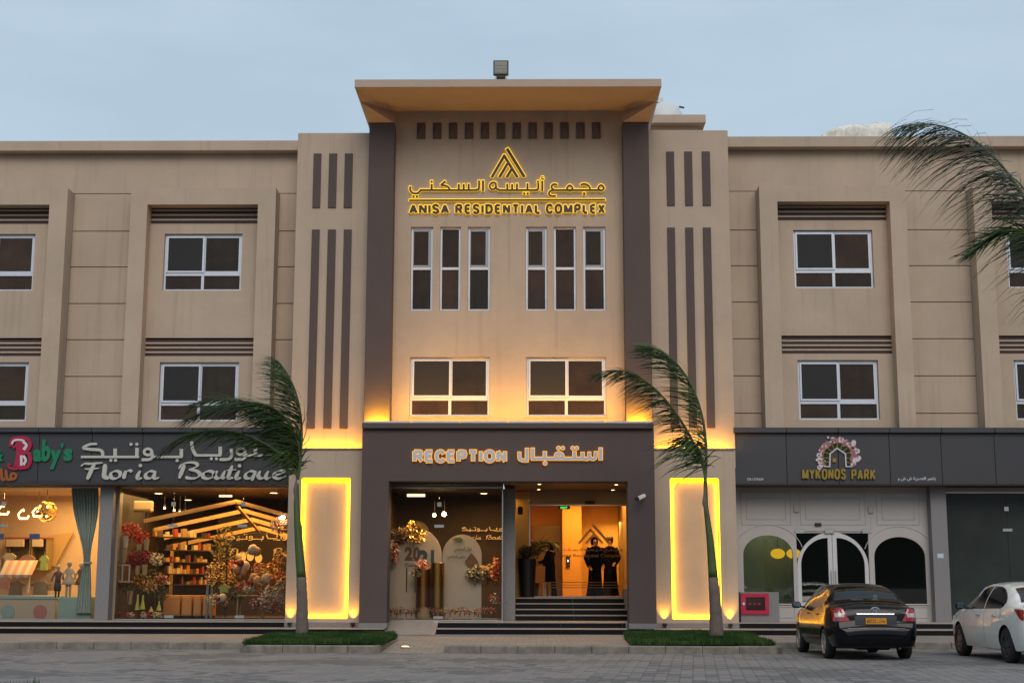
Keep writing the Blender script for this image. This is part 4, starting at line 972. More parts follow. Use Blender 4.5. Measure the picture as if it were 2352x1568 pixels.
SCR = {
 'F': [(S_((622, 302), (650, 282), (700, 282), (788, 274)), 1, 0, 20), (S_((728, 284), (708, 318), (690, 360), (670, 402)), 1, 0, 30), (S_((652, 322), (700, 322), (760, 316)), 1, 0, 16)],
 'l': [(S_((808, 284), (804, 330), (802, 378), (836, 396)), 1, 0, 28)],
 'o': [(S_((892, 338), (856, 352), (850, 382), (878, 396), (914, 384), (922, 352)), 1, 1, 22)],
 'r': [(S_((968, 336), (956, 368), (950, 398)), 1, 0, 26), (S_((954, 364), (972, 342), (996, 334), (1014, 344)), 1, 0, 22)],
 'i': [(S_((1078, 336), (1058, 372), (1062, 394), (1090, 392)), 1, 0, 26)], 'idot': [(S_((1078, 296),), 0, 0, 26)],
 'a': [(S_((1190, 342), (1150, 340), (1120, 362), (1124, 390), (1158, 392), (1186, 366)), 1, 0, 22), (S_((1196, 338), (1182, 376), (1192, 394), (1222, 388)), 1, 0, 24)],
 'B': [(S_((1418, 290), (1400, 330), (1376, 394)), 1, 0, 30), (S_((1372, 320), (1400, 286), (1460, 272), (1506, 280), (1510, 304), (1450, 326)), 1, 0, 20), (S_((1450, 326), (1510, 338), (1534, 366), (1500, 392), (1446, 392), (1424, 382)), 1, 0, 22)],
 'o2': [(S_((1606, 338), (1566, 352), (1558, 382), (1590, 396), (1630, 384), (1640, 352)), 1, 1, 22)],
 'u': [(S_((1668, 336), (1650, 372), (1668, 394), (1700, 384), (1722, 350)), 1, 0, 24), (S_((1728, 336), (1708, 378), (1722, 396)), 1, 0, 24)],
 't': [(S_((1784, 296), (1762, 350), (1756, 388), (1790, 390)), 1, 0, 26), (S_((1738, 332), (1812, 328)), 0, 0, 14)],
 'i2': [(S_((1836, 336), (1816, 372), (1820, 394), (1850, 390)), 1, 0, 26)], 'i2dot': [(S_((1838, 298),), 0, 0, 26)],
 'q': [(S_((1960, 342), (1918, 340), (1886, 362), (1888, 390), (1924, 392), (1952, 366)), 1, 0, 22), (S_((1964, 338), (1946, 376), (1932, 412)), 1, 0, 24)],
 'u2': [(S_((1998, 336), (1982, 372), (2000, 394), (2032, 384), (2054, 350)), 1, 0, 24), (S_((2060, 336), (2040, 378), (2052, 396), (2078, 384)), 1, 0, 24)],
 'e': [(S_((2094, 372), (2150, 360), (2176, 342), (2150, 334), (2112, 350), (2104, 382), (2140, 396), (2194, 376)), 1, 0, 22)]}
for k, st in SCR.items(): glyph('letter', st if 'dot' in k else [tuple(q_[:3]) + (q_[3] * 1.18,) for q_ in st], 22, pj5, BYS - .075, BYS - .003, IVORY, SG3, nib=(None if 'dot' in k else NB))

# ---- font text helper ---------------------------------------------------------------
def text_mesh(s, offset=0.0, extrude=0.0):
    cu = bpy.data.curves.new('tmp', 'FONT'); cu.body = s; cu.offset = offset; cu.extrude = extrude; cu.resolution_u = 3
    o = bpy.data.objects.new('tmp', cu); COL.objects.link(o)
    bpy.context.view_layer.update(); dg = bpy.context.evaluated_depsgraph_get(); me = bpy.data.meshes.new_from_object(o.evaluated_get(dg))
    bpy.data.objects.remove(o); bpy.data.curves.remove(cu); me.materials.clear(); return me
def put_text(name, s, x0, x1, z0, z1, Y, depth, m, parent, offset=.02):
    """string fitted to a rectangle on the upright plane at Y, standing depth proud of it"""
    me = text_mesh(s, offset, 0.5); xs = [v.co.x for v in me.vertices]; ys = [v.co.y for v in me.vertices]
    a, b, c, d = min(xs), max(xs), min(ys), max(ys)
    for v in me.vertices:
        x = x0 + (v.co.x - a) / (b - a) * (x1 - x0); z = z0 + (v.co.y - c) / (d - c) * (z1 - z0); y_ = Y - (depth if v.co.z > 0 else 0) - .001
        v.co = Vector((x - (x0 + x1) / 2, y_ - Y, z - z0))
    me.materials.append(m)
    return linkmesh(name, me, ((x0 + x1) / 2, Y, z0), parent)
# ---- kids' shop sign -------------------------------------------------------------------
SG4 = thing('kids_shop_sign', (*[pj5((200, 250))[0]], FA, pj5((200, 250))[1]), 'colourful raised letters Babys with big pink B and green lettering on the charcoal fascia', 'sign')
PINK = mat('sign_pink', (.36, .006, .045), .4); GRN = mat('sign_green', (.0, .17, .075), .45); ORG = mat('sign_orange', (.30, .08, .012), .5); PALEP = mat('sign_pale', (.62, .55, .56), .5)
o = glyph('letter', [(S_((150, 110), (158, 200), (142, 296), (132, 318)), 1, 0, 64), (S_((82, 150), (96, 100), (150, 84), (206, 92), (232, 130), (214, 174), (170, 186)), 1, 0, 28), (S_((170, 188), (222, 206), (232, 262), (208, 306), (140, 312)), 1, 0, 28),
                    (S_((150, 312), (110, 322), (76, 312), (66, 292), (80, 284)), 1, 0, 20), (S_((100, 160), (122, 146), (140, 160)), 1, 0, 22)], 24, pj5, FA - .07, FA - .003, PINK, SG4)
for st in ([(S_((92, 132), (112, 104), (160, 100), (190, 110)), 1, 0, 16), (S_((180, 112), (204, 140), (184, 176)), 1, 0, 22)], [(S_((166, 218), (166, 296)), 0, 0, 20), (S_((182, 220), (200, 256), (182, 292)), 1, 0, 20)]):
    glyph('inlay', st, 16, pj5, FA - .078, FA - .072, PALEP, o)
x = lambda a, b: pj5((a, b))
def pt(name, s, a, t, b, bo, dep, m, par, off=.02):
    (xa, zt_), (xb, zb_) = x(a, t), x(b, bo); return put_text(name, s, xa, xb, zb_, zt_, FA, dep, m, par, off)
pt('letter', 'a', 258, 172, 318, 266, .06, GRN, SG4, .05); pt('letter', 'b', 326, 98, 384, 264, .06, GRN, SG4, .05); pt('letter', 'y', 386, 178, 462, 326, .06, GRN, SG4, .05)
pt('letter', "'", 470, 124, 488, 160, .06, GRN, SG4, .05); pt('letter', 's', 492, 166, 552, 262, .06, GRN, SG4, .05); pt('letter', '&', -50, 170, 26, 264, .06, GRN, SG4, .04)
for st in ([(S_((112, 358), (124, 380), (104, 400), (84, 386), (90, 362)), 1, 1, 20), (S_((100, 398), (60, 402), (50, 380), (46, 330)), 1, 0, 22), (S_((40, 400), (20, 402), (12, 370), (10, 318)), 1, 0, 22)],): glyph('letter', st, 20, pj5, FA - .06, FA - .003, ORG, SG4)
# ---- park shop sign -------------------------------------------------------------------------
pj6 = plane_proj(1678.25, 980, .28645, FA - .05)
cx_, cz_ = pj6((860, 250))
SG5 = thing('park_shop_sign', (cx_, FA, cz_), 'gold MYKONOS PARK lettering under a round flowered arch emblem on the charcoal fascia', 'sign')
GOLDL = mat('sign_gold', (.28, .19, .03), .4, metal=.3)
for c, st in caps_word('MYKONOS', 571, 922, 337, 420, 15, 6) + caps_word('PARK', 966, 1160, 340, 423, 15, 6): glyph('letter', st, 15, pj6, FA - .08, FA - .003, GOLDL, SG5)
# emblem: arch of blossoms, dark fan with gold rays, pointed doorway
def archpt(cx, cy, rx, ry, a): return (cx + rx * math.cos(a), cy - ry * math.sin(a))
fan = []
for k in range(0, 21): fan.append(archpt(858, 245, 122, 122, math.pi * (k / 20) * 1.28 - .44))
q = MB(); pts = [pj6(p) for p in fan] + [pj6((790, 312)), pj6((798, 215)), pj6((852, 172)), pj6((918, 215)), pj6((926, 312))]
bm = bmesh.new(); vs = [bm.verts.new((p[0], FA - .03, p[1])) for p in pts]; fc = bm.faces.new(vs); r = bmesh.ops.extrude_face_region(bm, geom=[fc])
for e in r['geom']:
    if isinstance(e, bmesh.types.BMVert): e.co.y = FA - .004
bmesh.ops.triangulate(bm, faces=bm.faces[:]); bmesh.ops.recalc_face_normals(bm, faces=bm.faces[:]); bm.verts.index_update()
q.add([v.co.copy() for v in bm.verts], [[v.index for v in f_.verts] for f_ in bm.faces]); bm.free(); q.build('fan', mat('fan_dark', (.010, .012, .008), .25), SG5)
for a in [-.35, .02, .42, .80, 1.2, 1.571, 1.95, 2.34, 2.72, 3.12, 3.49]:
    c = archpt(855, 250, 118, 118, a); d = archpt(856, 250, 68, 78, a); glyph('ray', [(S_(c, d), 0, 0)], 5, pj6, FA - .045, FA - .031, GOLDL, SG5)
glyph('rim', [([archpt(858, 245, 120, 120, -.44 + 4.02 * k / 24) for k in range(25)], 0, 0)], 7, pj6, FA - .046, FA - .030, GOLDL, SG5)
glyph('doorway', [(S_((794, 318), (798, 215), (853, 170), (920, 215), (926, 318)), 0, 0)], 12, pj6, FA - .05, FA - .03, IVORY, SG5)
glyph('foot', [(S_((750, 316), (800, 318)), 0, 0)], 10, pj6, FA - .052, FA - .03, IVORY, SG5); glyph('foot', [(S_((924, 318), (978, 316)), 0, 0)], 10, pj6, FA - .052, FA - .03, IVORY, SG5)
glyph('lantern', [(S_((832, 250), (832, 282)), 0, 0)], 30, pj6, FA - .045, FA - .03, GOLDL, SG5)
BLO = mat('blossom_rose', (.33, .12, .14), .6); BLO2 = mat('blossom_white', (.58, .50, .52), .6)
rb = random.Random(11); q = MB()
for k in range(150):
    a = -.55 + 4.24 * rb.random(); rad = 140 + rb.gauss(0, 14); c = archpt(858, 240, rad, rad * .98, a); r_ = rb.uniform(6, 14)
    if k < 40: r_ = 20
    pts = []
    for j in range(5 if k >= 40 else 8):
        t_ = 2 * math.pi * j / (5 if k >= 40 else 8) + a; pts.append(pj6((c[0] + r_ * math.cos(t_), c[1] + r_ * math.sin(t_))))
    q.prism(pts, FA - (.026 + .0001 * k if k < 40 else .036 + .0001 * k), FA - .004, 1 if k < 40 or rb.random() < .45 else 0)
o = q.build('blossoms', [BLO, BLO2], SG5); o['kind'] = 'stuff'
WHT = mat('print_white', (.55, .58, .60), .5)
t6 = thing('licence_print', (pj6((200, 418))[0], FA, pj6((200, 418))[1]), 'small white printed number CR:1375654 at the left end of the right fascia', 'lettering')
(xa, zt_), (xb, zb_) = pj6((134, 408)), pj6((265, 427)); put_text('print', 'CR:1375654', xa, xb, zb_, zt_, FA, .004, WHT, t6, .012)
ar = '\uFED1\uFEAE\uFEEF'  # unused sample glyphs are not placed
t7 = thing('arabic_print', (pj6((1495, 415))[0], FA, pj6((1495, 415))[1]), 'small white printed line of Arabic words on the fascia right of the gold lettering', 'lettering')
line = '\uFEED \uFEB5 \uFEB5 \uFE94\uFEF3\uFEAE\uFEBC\uFECC\uFEDF\uFE8D \uFEAE\uFEE4\uFECB\uFE8E\uFE91'
(xa, zt_), (xb, zb_) = pj6((1344, 396)), pj6((1648, 432)); put_text('print', line, xa, xb, zb_, zt_, FA, .004, WHT, t7, .012)
t8 = thing('small_print', (pj5((370, 418))[0], FA, pj5((370, 418))[1]), 'tiny dark printed line at the foot of the left fascia under the green lettering', 'lettering')
(xa, zt_), (xb, zb_) = pj5((215, 408)), pj5((520, 425)); put_text('print', '\uFEEA\uFEF4\uFEDF\uFE8E\uFEE4\uFEB8\uFEDF\uFE8D \uFEC2\uFEF4\uFEA4\uFEE4\uFEDF\uFE8D \uFEAF\uFEAE\uFEE3', xa, xb, zb_, zt_, FA, .003, BLACK, t8, .008)
# ================================================================== ROOF THINGS
t = thing('floodlight', (*[ax(1151, 160, -1.6)], -1.6, az(183, -1.6, 1151)), 'black square floodlight on a bracket on top of the flared cornice', 'floodlight')
yy = -1.6; x0, x1 = ax(1133, 158, yy), ax(1168, 158, yy); z0, z1 = az(172, yy, 1150), az(138.5, yy, 1150)
q = MB(); q.bbox(x0, x1, yy, yy + .12, z0, z1, .015); q.add([(x0 + .05, yy + .12, z0 + .05), (x1 - .05, yy + .12, z0 + .05), (x1 - .05, yy + .12, z1 - .05), (x0 + .05, yy + .12, z1 - .05), (x0 + .12, yy + .26, z0 + .1), (x1 - .12, yy + .26, z0 + .1), (x1 - .12, yy + .26, z1 - .1), (x0 + .12, yy + .26, z1 - .1)], [(0, 1, 5, 4), (1, 2, 6, 5), (2, 3, 7, 6), (3, 0, 4, 7), (4, 5, 6, 7)])
q.build('housing', mat('flood_black', (.012, .018, .02), .4), t)
q = MB(); q.box(x0 + .035, x1 - .04, yy - .004, yy - .001, z0 + .04, z1 - .035); q.build('lens', mat('flood_glass', (.20, .20, .17), .15, var=.2, vscale=8), t)
for k in range(3): q = MB(); zz = z0 + .06 + k * (z1 - z0 - .12) / 3; q.box(x0 + .04, x1 - .045, yy - .007, yy - .0045, zz, zz + .008); q.build('guard_bar', mat('guard', (.1, .1, .09), .4), t)
q = MB(); q.bbox(x0 + .08, x1 - .08, yy + .01, yy + .16, z0 - .08, z0 - .003, .01); q.build('gear_box', BLACK, t)
zb = az(182.3, LY); q = MB(); xm = (x0 + x1) / 2
q.tube([(x0 + .06, yy + .05, z0 - .04), (x0 + .05, yy + .05, z0 - .1), (x0 + .1, yy + .05, zb + .005), (x1 - .1, yy + .05, zb + .005), (x1 - .05, yy + .05, z0 - .1), (x1 - .06, yy + .05, z0 - .04)], .01, 6); q.build('bracket', STEEL, t)
# white water tank behind the stair tower
ty2 = 7.0; xc = ax(1526, 250, ty2); zc = az(266, ty2); ztop = az(237, ty2)
t = thing('water_tank', (xc, ty2, az(283, 4.5)), 'white ribbed domed water tank on the stair tower roof', 'water tank')
q = MB(); r_ = .62; h0 = az(283, 4.5) - .02; pr = [(r_, 0)]
H = ztop - h0
for k in range(4): pr += [(r_, H * (.1 + .12 * k)), (r_ + .03, H * (.13 + .12 * k)), (r_ + .03, H * (.17 + .12 * k)), (r_, H * (.2 + .12 * k))]
pr += [(r_, H * .62), (r_ * .93, H * .74), (r_ * .72, H * .88), (r_ * .4, H * .97), (.16, H), (.001, H)]
q.lathe((xc, ty2, h0), pr, 24); q.build('shell', mat('tank_white', (.62, .64, .65), .5), t, smooth=True)
q = MB(); q.lathe((xc - .18, ty2 - .1, h0 + H * .96), [(.13, 0), (.13, .16), (.10, .2), (.001, .2)], 14); q.build('lid', MATS['tank_white'], t)
q = MB(); q.tube([(xc + .45, ty2 - .3, h0 + H * .84), (xc + .62, ty2 - .3, h0 + H * .82)], .03, 6); q.build('outlet', BLACK, t)
# tattered sheet over a roof tank
ty3 = 3.4; rs = random.Random(5)
cx0, cx1 = ax(1884, 300, ty3), ax(2047, 300, ty3); zt = az(279, ty3); zb = az(322, ty3)
t = thing('covered_roof_tank', ((cx0 + cx1) / 2, ty3, zb), 'roof tank wrapped in a tattered white sheet behind the right parapet', 'covered tank')
V = []; F = []; nx, nt = 40, 16
for i in range(nx + 1):
    u = i / nx; X = cx0 + (cx1 - cx0) * u
    for j in range(nt + 1):
        a = math.pi * j / nt; env = min(1, (math.sin(math.pi * min(max(u, .0), 1)) ** .35) * (.72 + .5 * u) if u < .5 else .97 + .05 * math.sin(u * 9)); env = max(env, .02)
        wob = 1 + .05 * noise.noise(Vector((X * 2.2, a * 1.5, 0))) + .03 * math.sin(X * 9 + a)
        V.append((X + .02 * noise.noise(Vector((X, a, 5))), ty3 + .5 - .75 * math.cos(a) * wob, zb + (zt - zb) * env * (math.sin(a) ** .45) * wob))
for i in range(nx):
    for j in range(nt): k = i * (nt + 1) + j; F.append((k, k + 1, k + nt + 2, k + nt + 1))
mesh('sheet', V, F, mat('tattered_sheet', (.66, .64, .58), .8, var=.4, vscale=3.5, streak=.5), t, smooth=False)
q = MB(); q.box(cx0 + .1, cx1 - .1, ty3, ty3 + 1, zb - .3, zb + .1); q.build('tank_body', mat('tank_body', (.3, .28, .25), .8), t)
# pipe hoop on the right parapet
hx = ax(1742, 312, 1.2); hz = az(318, .6, 1742); t = None
q = MB(); q.tube([(hx - .09, .75, hz - .1), (hx - .08, .75, hz + .05), (hx - .04, .75, hz + .09), (hx + .04, .75, hz + .1), (hx + .09, .75, hz + .05), (hx + .1, .75, hz - .1)], .014, 6)
meta(q.build('roof_pipe', mat('pipe_grey', (.35, .36, .38), .5)), 'thin grey pipe hoop sticking up over the right parapet', 'pipe')
# security camera on the portal
cy = QY; x0, z0 = at(1463, 1145, cy - .3); x1, z1 = at(1478, 1138.5, cy - .08)
t = thing('security_camera', (x1, cy, z1), 'white bullet security camera on the right leg of the brown portal', 'security camera')
q = MB(); q.tube([(x0 + .02, cy - .32, z0), (x1, cy - .14, z1)], .055, 12); q.build('body', mat('cam_white', (.6, .6, .62), .4), t)
q = MB(); q.tube([(x0 - .03, cy - .35, z0 - .012), (x0 + .025, cy - .322, z0 + .0)], [.05, .057], 12); q.build('hood', BLACK, t)
q = MB(); q.lathe((x1 + .02, cy - .03, z1 + .01), [(.05, 0), (.05, .028)], 14, axis='Y'); q.tube([(x1 + .02, cy - .03, z1 + .01), (x1, cy - .14, z1 + .03)], .015, 8); q.build('mount', MATS['cam_white'], t)
# exit sign, door sensor
ex0, ex1 = ax(1282, 1163, LY0 - .1), ax(1309, 1163, LY0 - .1)
t = thing('exit_sign', ((ex0 + ex1) / 2, LY0 - .06, az(1168, LY0)), 'small green EXIT sign above the lobby glass door', 'exit sign')
q = MB(); q.bbox(ex0, ex1, LY0 - .075, LY0 - .035, az(1168.5, LY0 - .06), az(1161, LY0 - .06), .004); q.build('case', mat('exit_case', (.01, .03, .015), .4), t)
put_text('lettering', 'EXIT', ex0 + .07, ex1 - .07, az(1167, LY0 - .1), az(1162.6, LY0 - .1), LY0 - .076, .003, emat('exit_green', (.06, .7, .12), 1.6), t, .03)
q = MB(); q.bbox(ax(1343.6, 1153, LY0 - .1), ax(1366.5, 1153, LY0 - .1), LY0 - .12, LY0 - .04, az(1156.5, LY0 - .1), az(1150, LY0 - .1), .01)
meta(q.build('door_sensor', BLACK), 'black motion sensor bar over the lobby glass door', 'door sensor')
q = MB(); q.bbox(ax(1201, 1158, 2.9) - .15, ax(1201, 1158, 2.9) + .0, 2.75, 2.95, az(1181, 2.9), az(1163, 2.9), .03)
meta(q.build('wall_speaker', BLACK), 'small black speaker high on the ochre wall beside the granite pier', 'speaker')
# spotlights at the foot of the pilasters
for px, py, lab in ((665, 1431, 'amber uplight at the outer foot of the left pilaster'), (810, 1431, 'amber uplight at the foot of the left pilaster beside the portal'), (1527, 1433, 'amber uplight at the foot of the right pilaster beside the portal'), (1678, 1433, 'amber uplight at the outer foot of the right pilaster')):
    yy = PY - .38; xx = ax(px, py, yy); z = BZ
    t = thing('uplight', (xx, yy, z), lab, 'uplight', 'uplights along the pilaster feet')
    q = MB(); q.lathe((xx, yy, z), [(.045, 0), (.045, .008), (.012, .012), (.012, .04)], 12); q.build('stake', BLACK, t)
    q = MB(); q.lathe((xx, yy, z + .04), [(.03, 0), (.055, .02), (.06, .085), (.052, .088)], 14); q.build('head', BLACK, t)
    q = MB(); q.lathe((xx, yy, z + .115), [(.048, 0), (.048, .006)], 14); q.build('lens', emat('uplight_lens', (1.0, .62, .08), 14), t)
    d = bpy.data.lights.new('uplight_lamp', 'SPOT'); d.energy = 48; d.color = (1.0, .50, .03); d.spot_size = R(75); d.spot_blend = .8; d.shadow_soft_size = .04
    l = bpy.data.objects.new('uplight_lamp', d); COL.objects.link(l); l.parent = t; l.location = (0, .02, .14); l.rotation_euler = (R(180 - 10), 0, 0)
gx_, gy_ = onz(930.5, 1488, .05)
t = thing('ground_light', (gx_, gy_, .06), 'small round lit ground light set in the kerb ramp beside the left island', 'ground light')
q = MB(); q.lathe((gx_, gy_, .03), [(.11, 0), (.11, .05), (.095, .055)], 18); q.build('ring', STEEL, t)
q = MB(); q.lathe((gx_, gy_, .083), [(.09, 0), (.07, .02), (.001, .025)], 18); q.build('lens', emat('ground_lens', (1.0, .62, .3), 2.2), t)

# ================================================================== PALMS
LEAF = [mat('palm_leaf_%s' % n, c, .5, spec=.3) for n, c in (('dark', (.015, .030, .009)), ('mid', (.034, .068, .013)), ('light', (.07, .13, .025)), ('pale', (.035, .045, .022)))]
RACH = mat('palm_rachis', (.07, .09, .03), .6); CROWNS = mat('palm_crownshaft', (.050, .085, .016), .5, var=.2, vscale=3)
BARK = mat('palm_bark', (.14, .108, .088), .9, var=.25, vscale=6, bump=.5, bscale=25)
def bez(P, t):
    P = [Vector(p) for p in P]
    while len(P) > 1: P = [P[i].lerp(P[i + 1], t) for i in range(len(P) - 1)]
    return P[0]
def frond(parent, ctrl, n, llen, seed, wind=(-1, 0, -.35), mats=(0, 1, 2), bare=.14, w=.013, fan=1.0, wispy=0.0, label=None, pull=.3, sag=.42):
    """leafstalk with two ranks of drooping leaflets, one closed mesh"""
    r = random.Random(seed); mb = MB(); N = 26
    pts = [bez(ctrl, i / N) for i in range(N + 1)]
    mb.tube(pts, [.032 * (1 - i / N) + .006 for i in range(N + 1)], 6, mi=4)
    wd = Vector(wind)
    for k in range(n):
        t = bare + (1 - bare) * (k + r.random()) / n; p = bez(ctrl, t); d = (bez(ctrl, min(t + .02, 1)) - bez(ctrl, max(t - .02, 0))).normalized()
        side = 1 if k % 2 else -1
        lat = d.cross(Vector((0, 0, 1))); lat = lat.normalized() if lat.length > .1 else Vector((0, 1, 0))
        L_ = llen * (.35 + .9 * math.sin(math.pi * min(1, (t - bare * .6) / (1.02 - bare * .6))) ** .7) * r.uniform(.75, 1.15)
        if L_ < .08: continue
        up = lat.cross(d).normalized()
        v0 = (lat * side * .75 * fan + d * r.uniform(.45, .95) + up * r.uniform(-.3, .35) + wd * pull * r.uniform(.6, 1.4) + Vector((r.gauss(0, .2), r.gauss(0, .2), r.gauss(0, .2)))).normalized()
        q = p.copy(); dirv = v0; seg = 4; path = [q.copy()]
        for s in range(seg):
            q = q + dirv * (L_ / seg); path.append(q.copy())
            dirv = (dirv + wd * (sag * (.22 + .16 * s) + wispy * r.uniform(0, .5)) + Vector((0, 0, -.12 - .1 * s)) * sag + Vector((r.gauss(0, .06), r.gauss(0, .06), r.gauss(0, .06)))).normalized()
        ww = w * r.uniform(.7, 1.2); nrm = up * .7 + lat * .4 * side
        V = []
        for s, c in enumerate(path):
            dd = (path[min(s + 1, seg)] - path[max(s - 1, 0)]).normalized(); sd = dd.cross(nrm); sd = sd.normalized() if sd.length > 1e-3 else lat
            hw = ww * (1 - (s / seg) ** 1.6) * (.6 if s == 0 else 1) + .0012
            V += [c - sd * hw, c + sd * hw]
        mb.add(V, [(2 * s, 2 * s + 1, 2 * s + 3, 2 * s + 2) for s in range(seg)], r.choice(mats))
    o = mb.build('frond', LEAF + [RACH], parent, loc=ctrl[0])
    if label: o['label'] = label
    return o
def palm(base, path, radii, csplit, label, nm='palm_tree'):
    """path: trunk centre line; csplit: index where the grey trunk gives way to the green crownshaft"""
    t = thing(nm, base, label, 'palm tree')
    pts = []; rad = []
    for i in range(len(path) - 1):
        for j in range(6):
            f_ = j / 6; pts.append(Vector(path[i]).lerp(Vector(path[i + 1]), f_)); rad.append(radii[i] * (1 - f_) + radii[i + 1] * f_)
    pts.append(Vector(path[-1])); rad.append(radii[-1])
    s = csplit * 6
    q = MB(); rr_ = [r_ * (1 + (.07 if i % 2 == 0 else 0)) for i, r_ in enumerate(rad[:s + 1])]; q.tube(pts[:s + 1], rr_, 14); q.build('trunk', BARK, t, smooth=True)
    q = MB(); q.tube(pts[s:], rad[s:], 14); q.build('crownshaft', CROWNS, t, smooth=True)
    return t
def P3(px, py, Y): X, Z = at(px, py, Y); return (X, Y, Z)
# left palm
gx, gy = onz(694, 1462, KZ + .03); Yp = gy
pl_ = palm((gx, gy, KZ + .03), [(gx, gy, KZ + .0), P3(694, 1380, Yp), P3(692, 1325, Yp), P3(686, 1240, Yp), P3(681, 1160, Yp), P3(682, 1110, Yp)], [.155, .125, .115, .10, .07, .045], 2, 'slim wind bent palm on the left grass island')
TL = P3(682, 1125, Yp)
q = MB(); q.tube([P3(680, 1150, Yp - .03), P3(678, 1125, Yp - .05), P3(681, 1098, Yp - .04)], [.03, .05, .012], 8); q.build('leaf_sheath', BARK, pl_)
b0 = P3(684, 1100, Yp)
frond(pl_, [b0, P3(700, 1000, Yp), P3(702, 900, Yp - .3), P3(640, 830, Yp)], 259, 0.90, 1, mats=(0, 1, 1), pull=.85, wind=(-1, -.2, .08), bare=.05)
frond(pl_, [b0, P3(706, 1010, Yp), P3(660, 890, Yp - .3), P3(560, 900, Yp - .6), P3(425, 965, Yp - .5)], 299, 0.90, 2, mats=(0, 0, 1), pull=.85, wind=(-.8, -.2, -.4), bare=.12)
frond(pl_, [b0, P3(700, 1040, Yp), P3(650, 950, Yp + .2), P3(560, 880, Yp + .3), P3(440, 930, Yp + .4)], 236, 0.81, 3, mats=(0, 0, 1), pull=.85, wind=(-.8, .1, -.35), bare=.2)
frond(pl_, [b0, P3(680, 1060, Yp - .2), P3(610, 1000, Yp - .4), P3(480, 930, Yp - .6), P3(372, 1045, Yp - .7)], 251, 0.81, 4, mats=(0, 0, 1), pull=.85, wind=(-.8, -.1, -.5), bare=.25)
frond(pl_, [b0, P3(695, 1050, Yp), P3(672, 980, Yp + .4), P3(640, 930, Yp + .5), P3(590, 950, Yp + .6)], 188, 0.77, 5, mats=(0, 1), pull=.85, wind=(-.8, .1, -.4), bare=.1)
frond(pl_, [b0, P3(698, 1040, Yp + .2), P3(690, 970, Yp + .2), P3(650, 960, Yp + .3), P3(600, 1010, Yp + .4)], 157, 0.66, 7, mats=(0, 1), pull=.85, wind=(-.8, .1, -.5), bare=.1)
frond(pl_, [b0, P3(688, 1070, Yp), P3(680, 1030, Yp), P3(655, 1040, Yp - .2)], 80, 0.66, 6, mats=(1, 2), pull=.85, wind=(-.6, 0, -.7), bare=.1)
# right palm
gx, gy = onz(1646, 1466, KZ + .03); Yq = gy
pr_ = palm((gx, gy, KZ + .03), [(gx, gy, KZ + .0), P3(1644, 1400, Yq), P3(1638, 1325, Yq), P3(1631, 1240, Yq), P3(1621, 1160, Yq), P3(1620, 1090, Yq)], [.165, .135, .11, .085, .055, .038], 2, 'slim wind bent palm on the right grass island')
q = MB(); q.tube([P3(1624, 1180, Yq - .05), P3(1618, 1155, Yq - .07), P3(1619, 1118, Yq - .05)], [.03, .055, .012], 8); q.build('leaf_sheath', BARK, pr_)
b1 = P3(1620, 1092, Yq)
frond(pr_, [b1, P3(1632, 960, Yq), P3(1600, 850, Yq - .2), P3(1520, 790, Yq - .2), P3(1492, 800, Yq - .2)], 267, 0.83, 11, mats=(0, 1, 2), pull=.85, wind=(-1, -.2, -.06), bare=.08, w=.0125)
frond(pr_, [b1, P3(1608, 1020, Yq), P3(1545, 930, Yq - .3), P3(1480, 815, Yq - .5), P3(1368, 858, Yq - .5)], 267, 0.70, 12, mats=(0, 0, 1), pull=.85, wind=(-.7, -.1, -.6), bare=.10, w=.0125)
frond(pr_, [b1, P3(1618, 1050, Yq), P3(1600, 1010, Yq - .3), P3(1575, 1000, Yq - .4)], 69, 1.06, 13, mats=(1, 2, 0), pull=.85, wind=(-.5, 0, -.8), bare=.1, w=.014)
# palm standing beyond the right edge, nearer: only its fronds reach in
Yr = -15.0
X_, Z_ = at(2480, 900, Yr)
p3 = palm((X_, Yr, .0), [(X_ + .2, Yr, 0.0), (X_ + .15, Yr, 2.0), (X_ + .05, Yr, 3.6), (X_, Yr, Z_)], [.17, .14, .11, .06], 2, 'tall palm at the right edge whose wind blown fronds hang into view')
b2 = (X_, Yr, Z_)
frond(p3, [b2, P3(2440, 560, Yr), P3(2350, 380, Yr), P3(2220, 250, Yr), P3(2072, 292, Yr)], 330, 1.25, 21, mats=(0, 3, 3), wind=(-.55, 0, -.62), bare=.1, w=.0075, wispy=.4, sag=.9, label='long drooping frond with wispy grey leaflets', pull=.55)
frond(p3, [b2, P3(2450, 700, Yr + .4), P3(2400, 500, Yr + .4), P3(2360, 400, Yr + .4), P3(2300, 400, Yr + .4)], 130, .85, 22, mats=(0, 3), wind=(-.5, 0, -.6), bare=.1, w=.0075, wispy=.4, pull=.55, sag=.9)
frond(p3, [b2, P3(2450, 620, Yr - .4), P3(2400, 480, Yr - .5), P3(2330, 500, Yr - .5), P3(2225, 585, Yr - .5)], 200, .62, 23, mats=(1, 2, 0), wind=(-.9, 0, -.55), bare=.35, w=.013, label='young green frond with stiff bright leaflets', fan=.35)
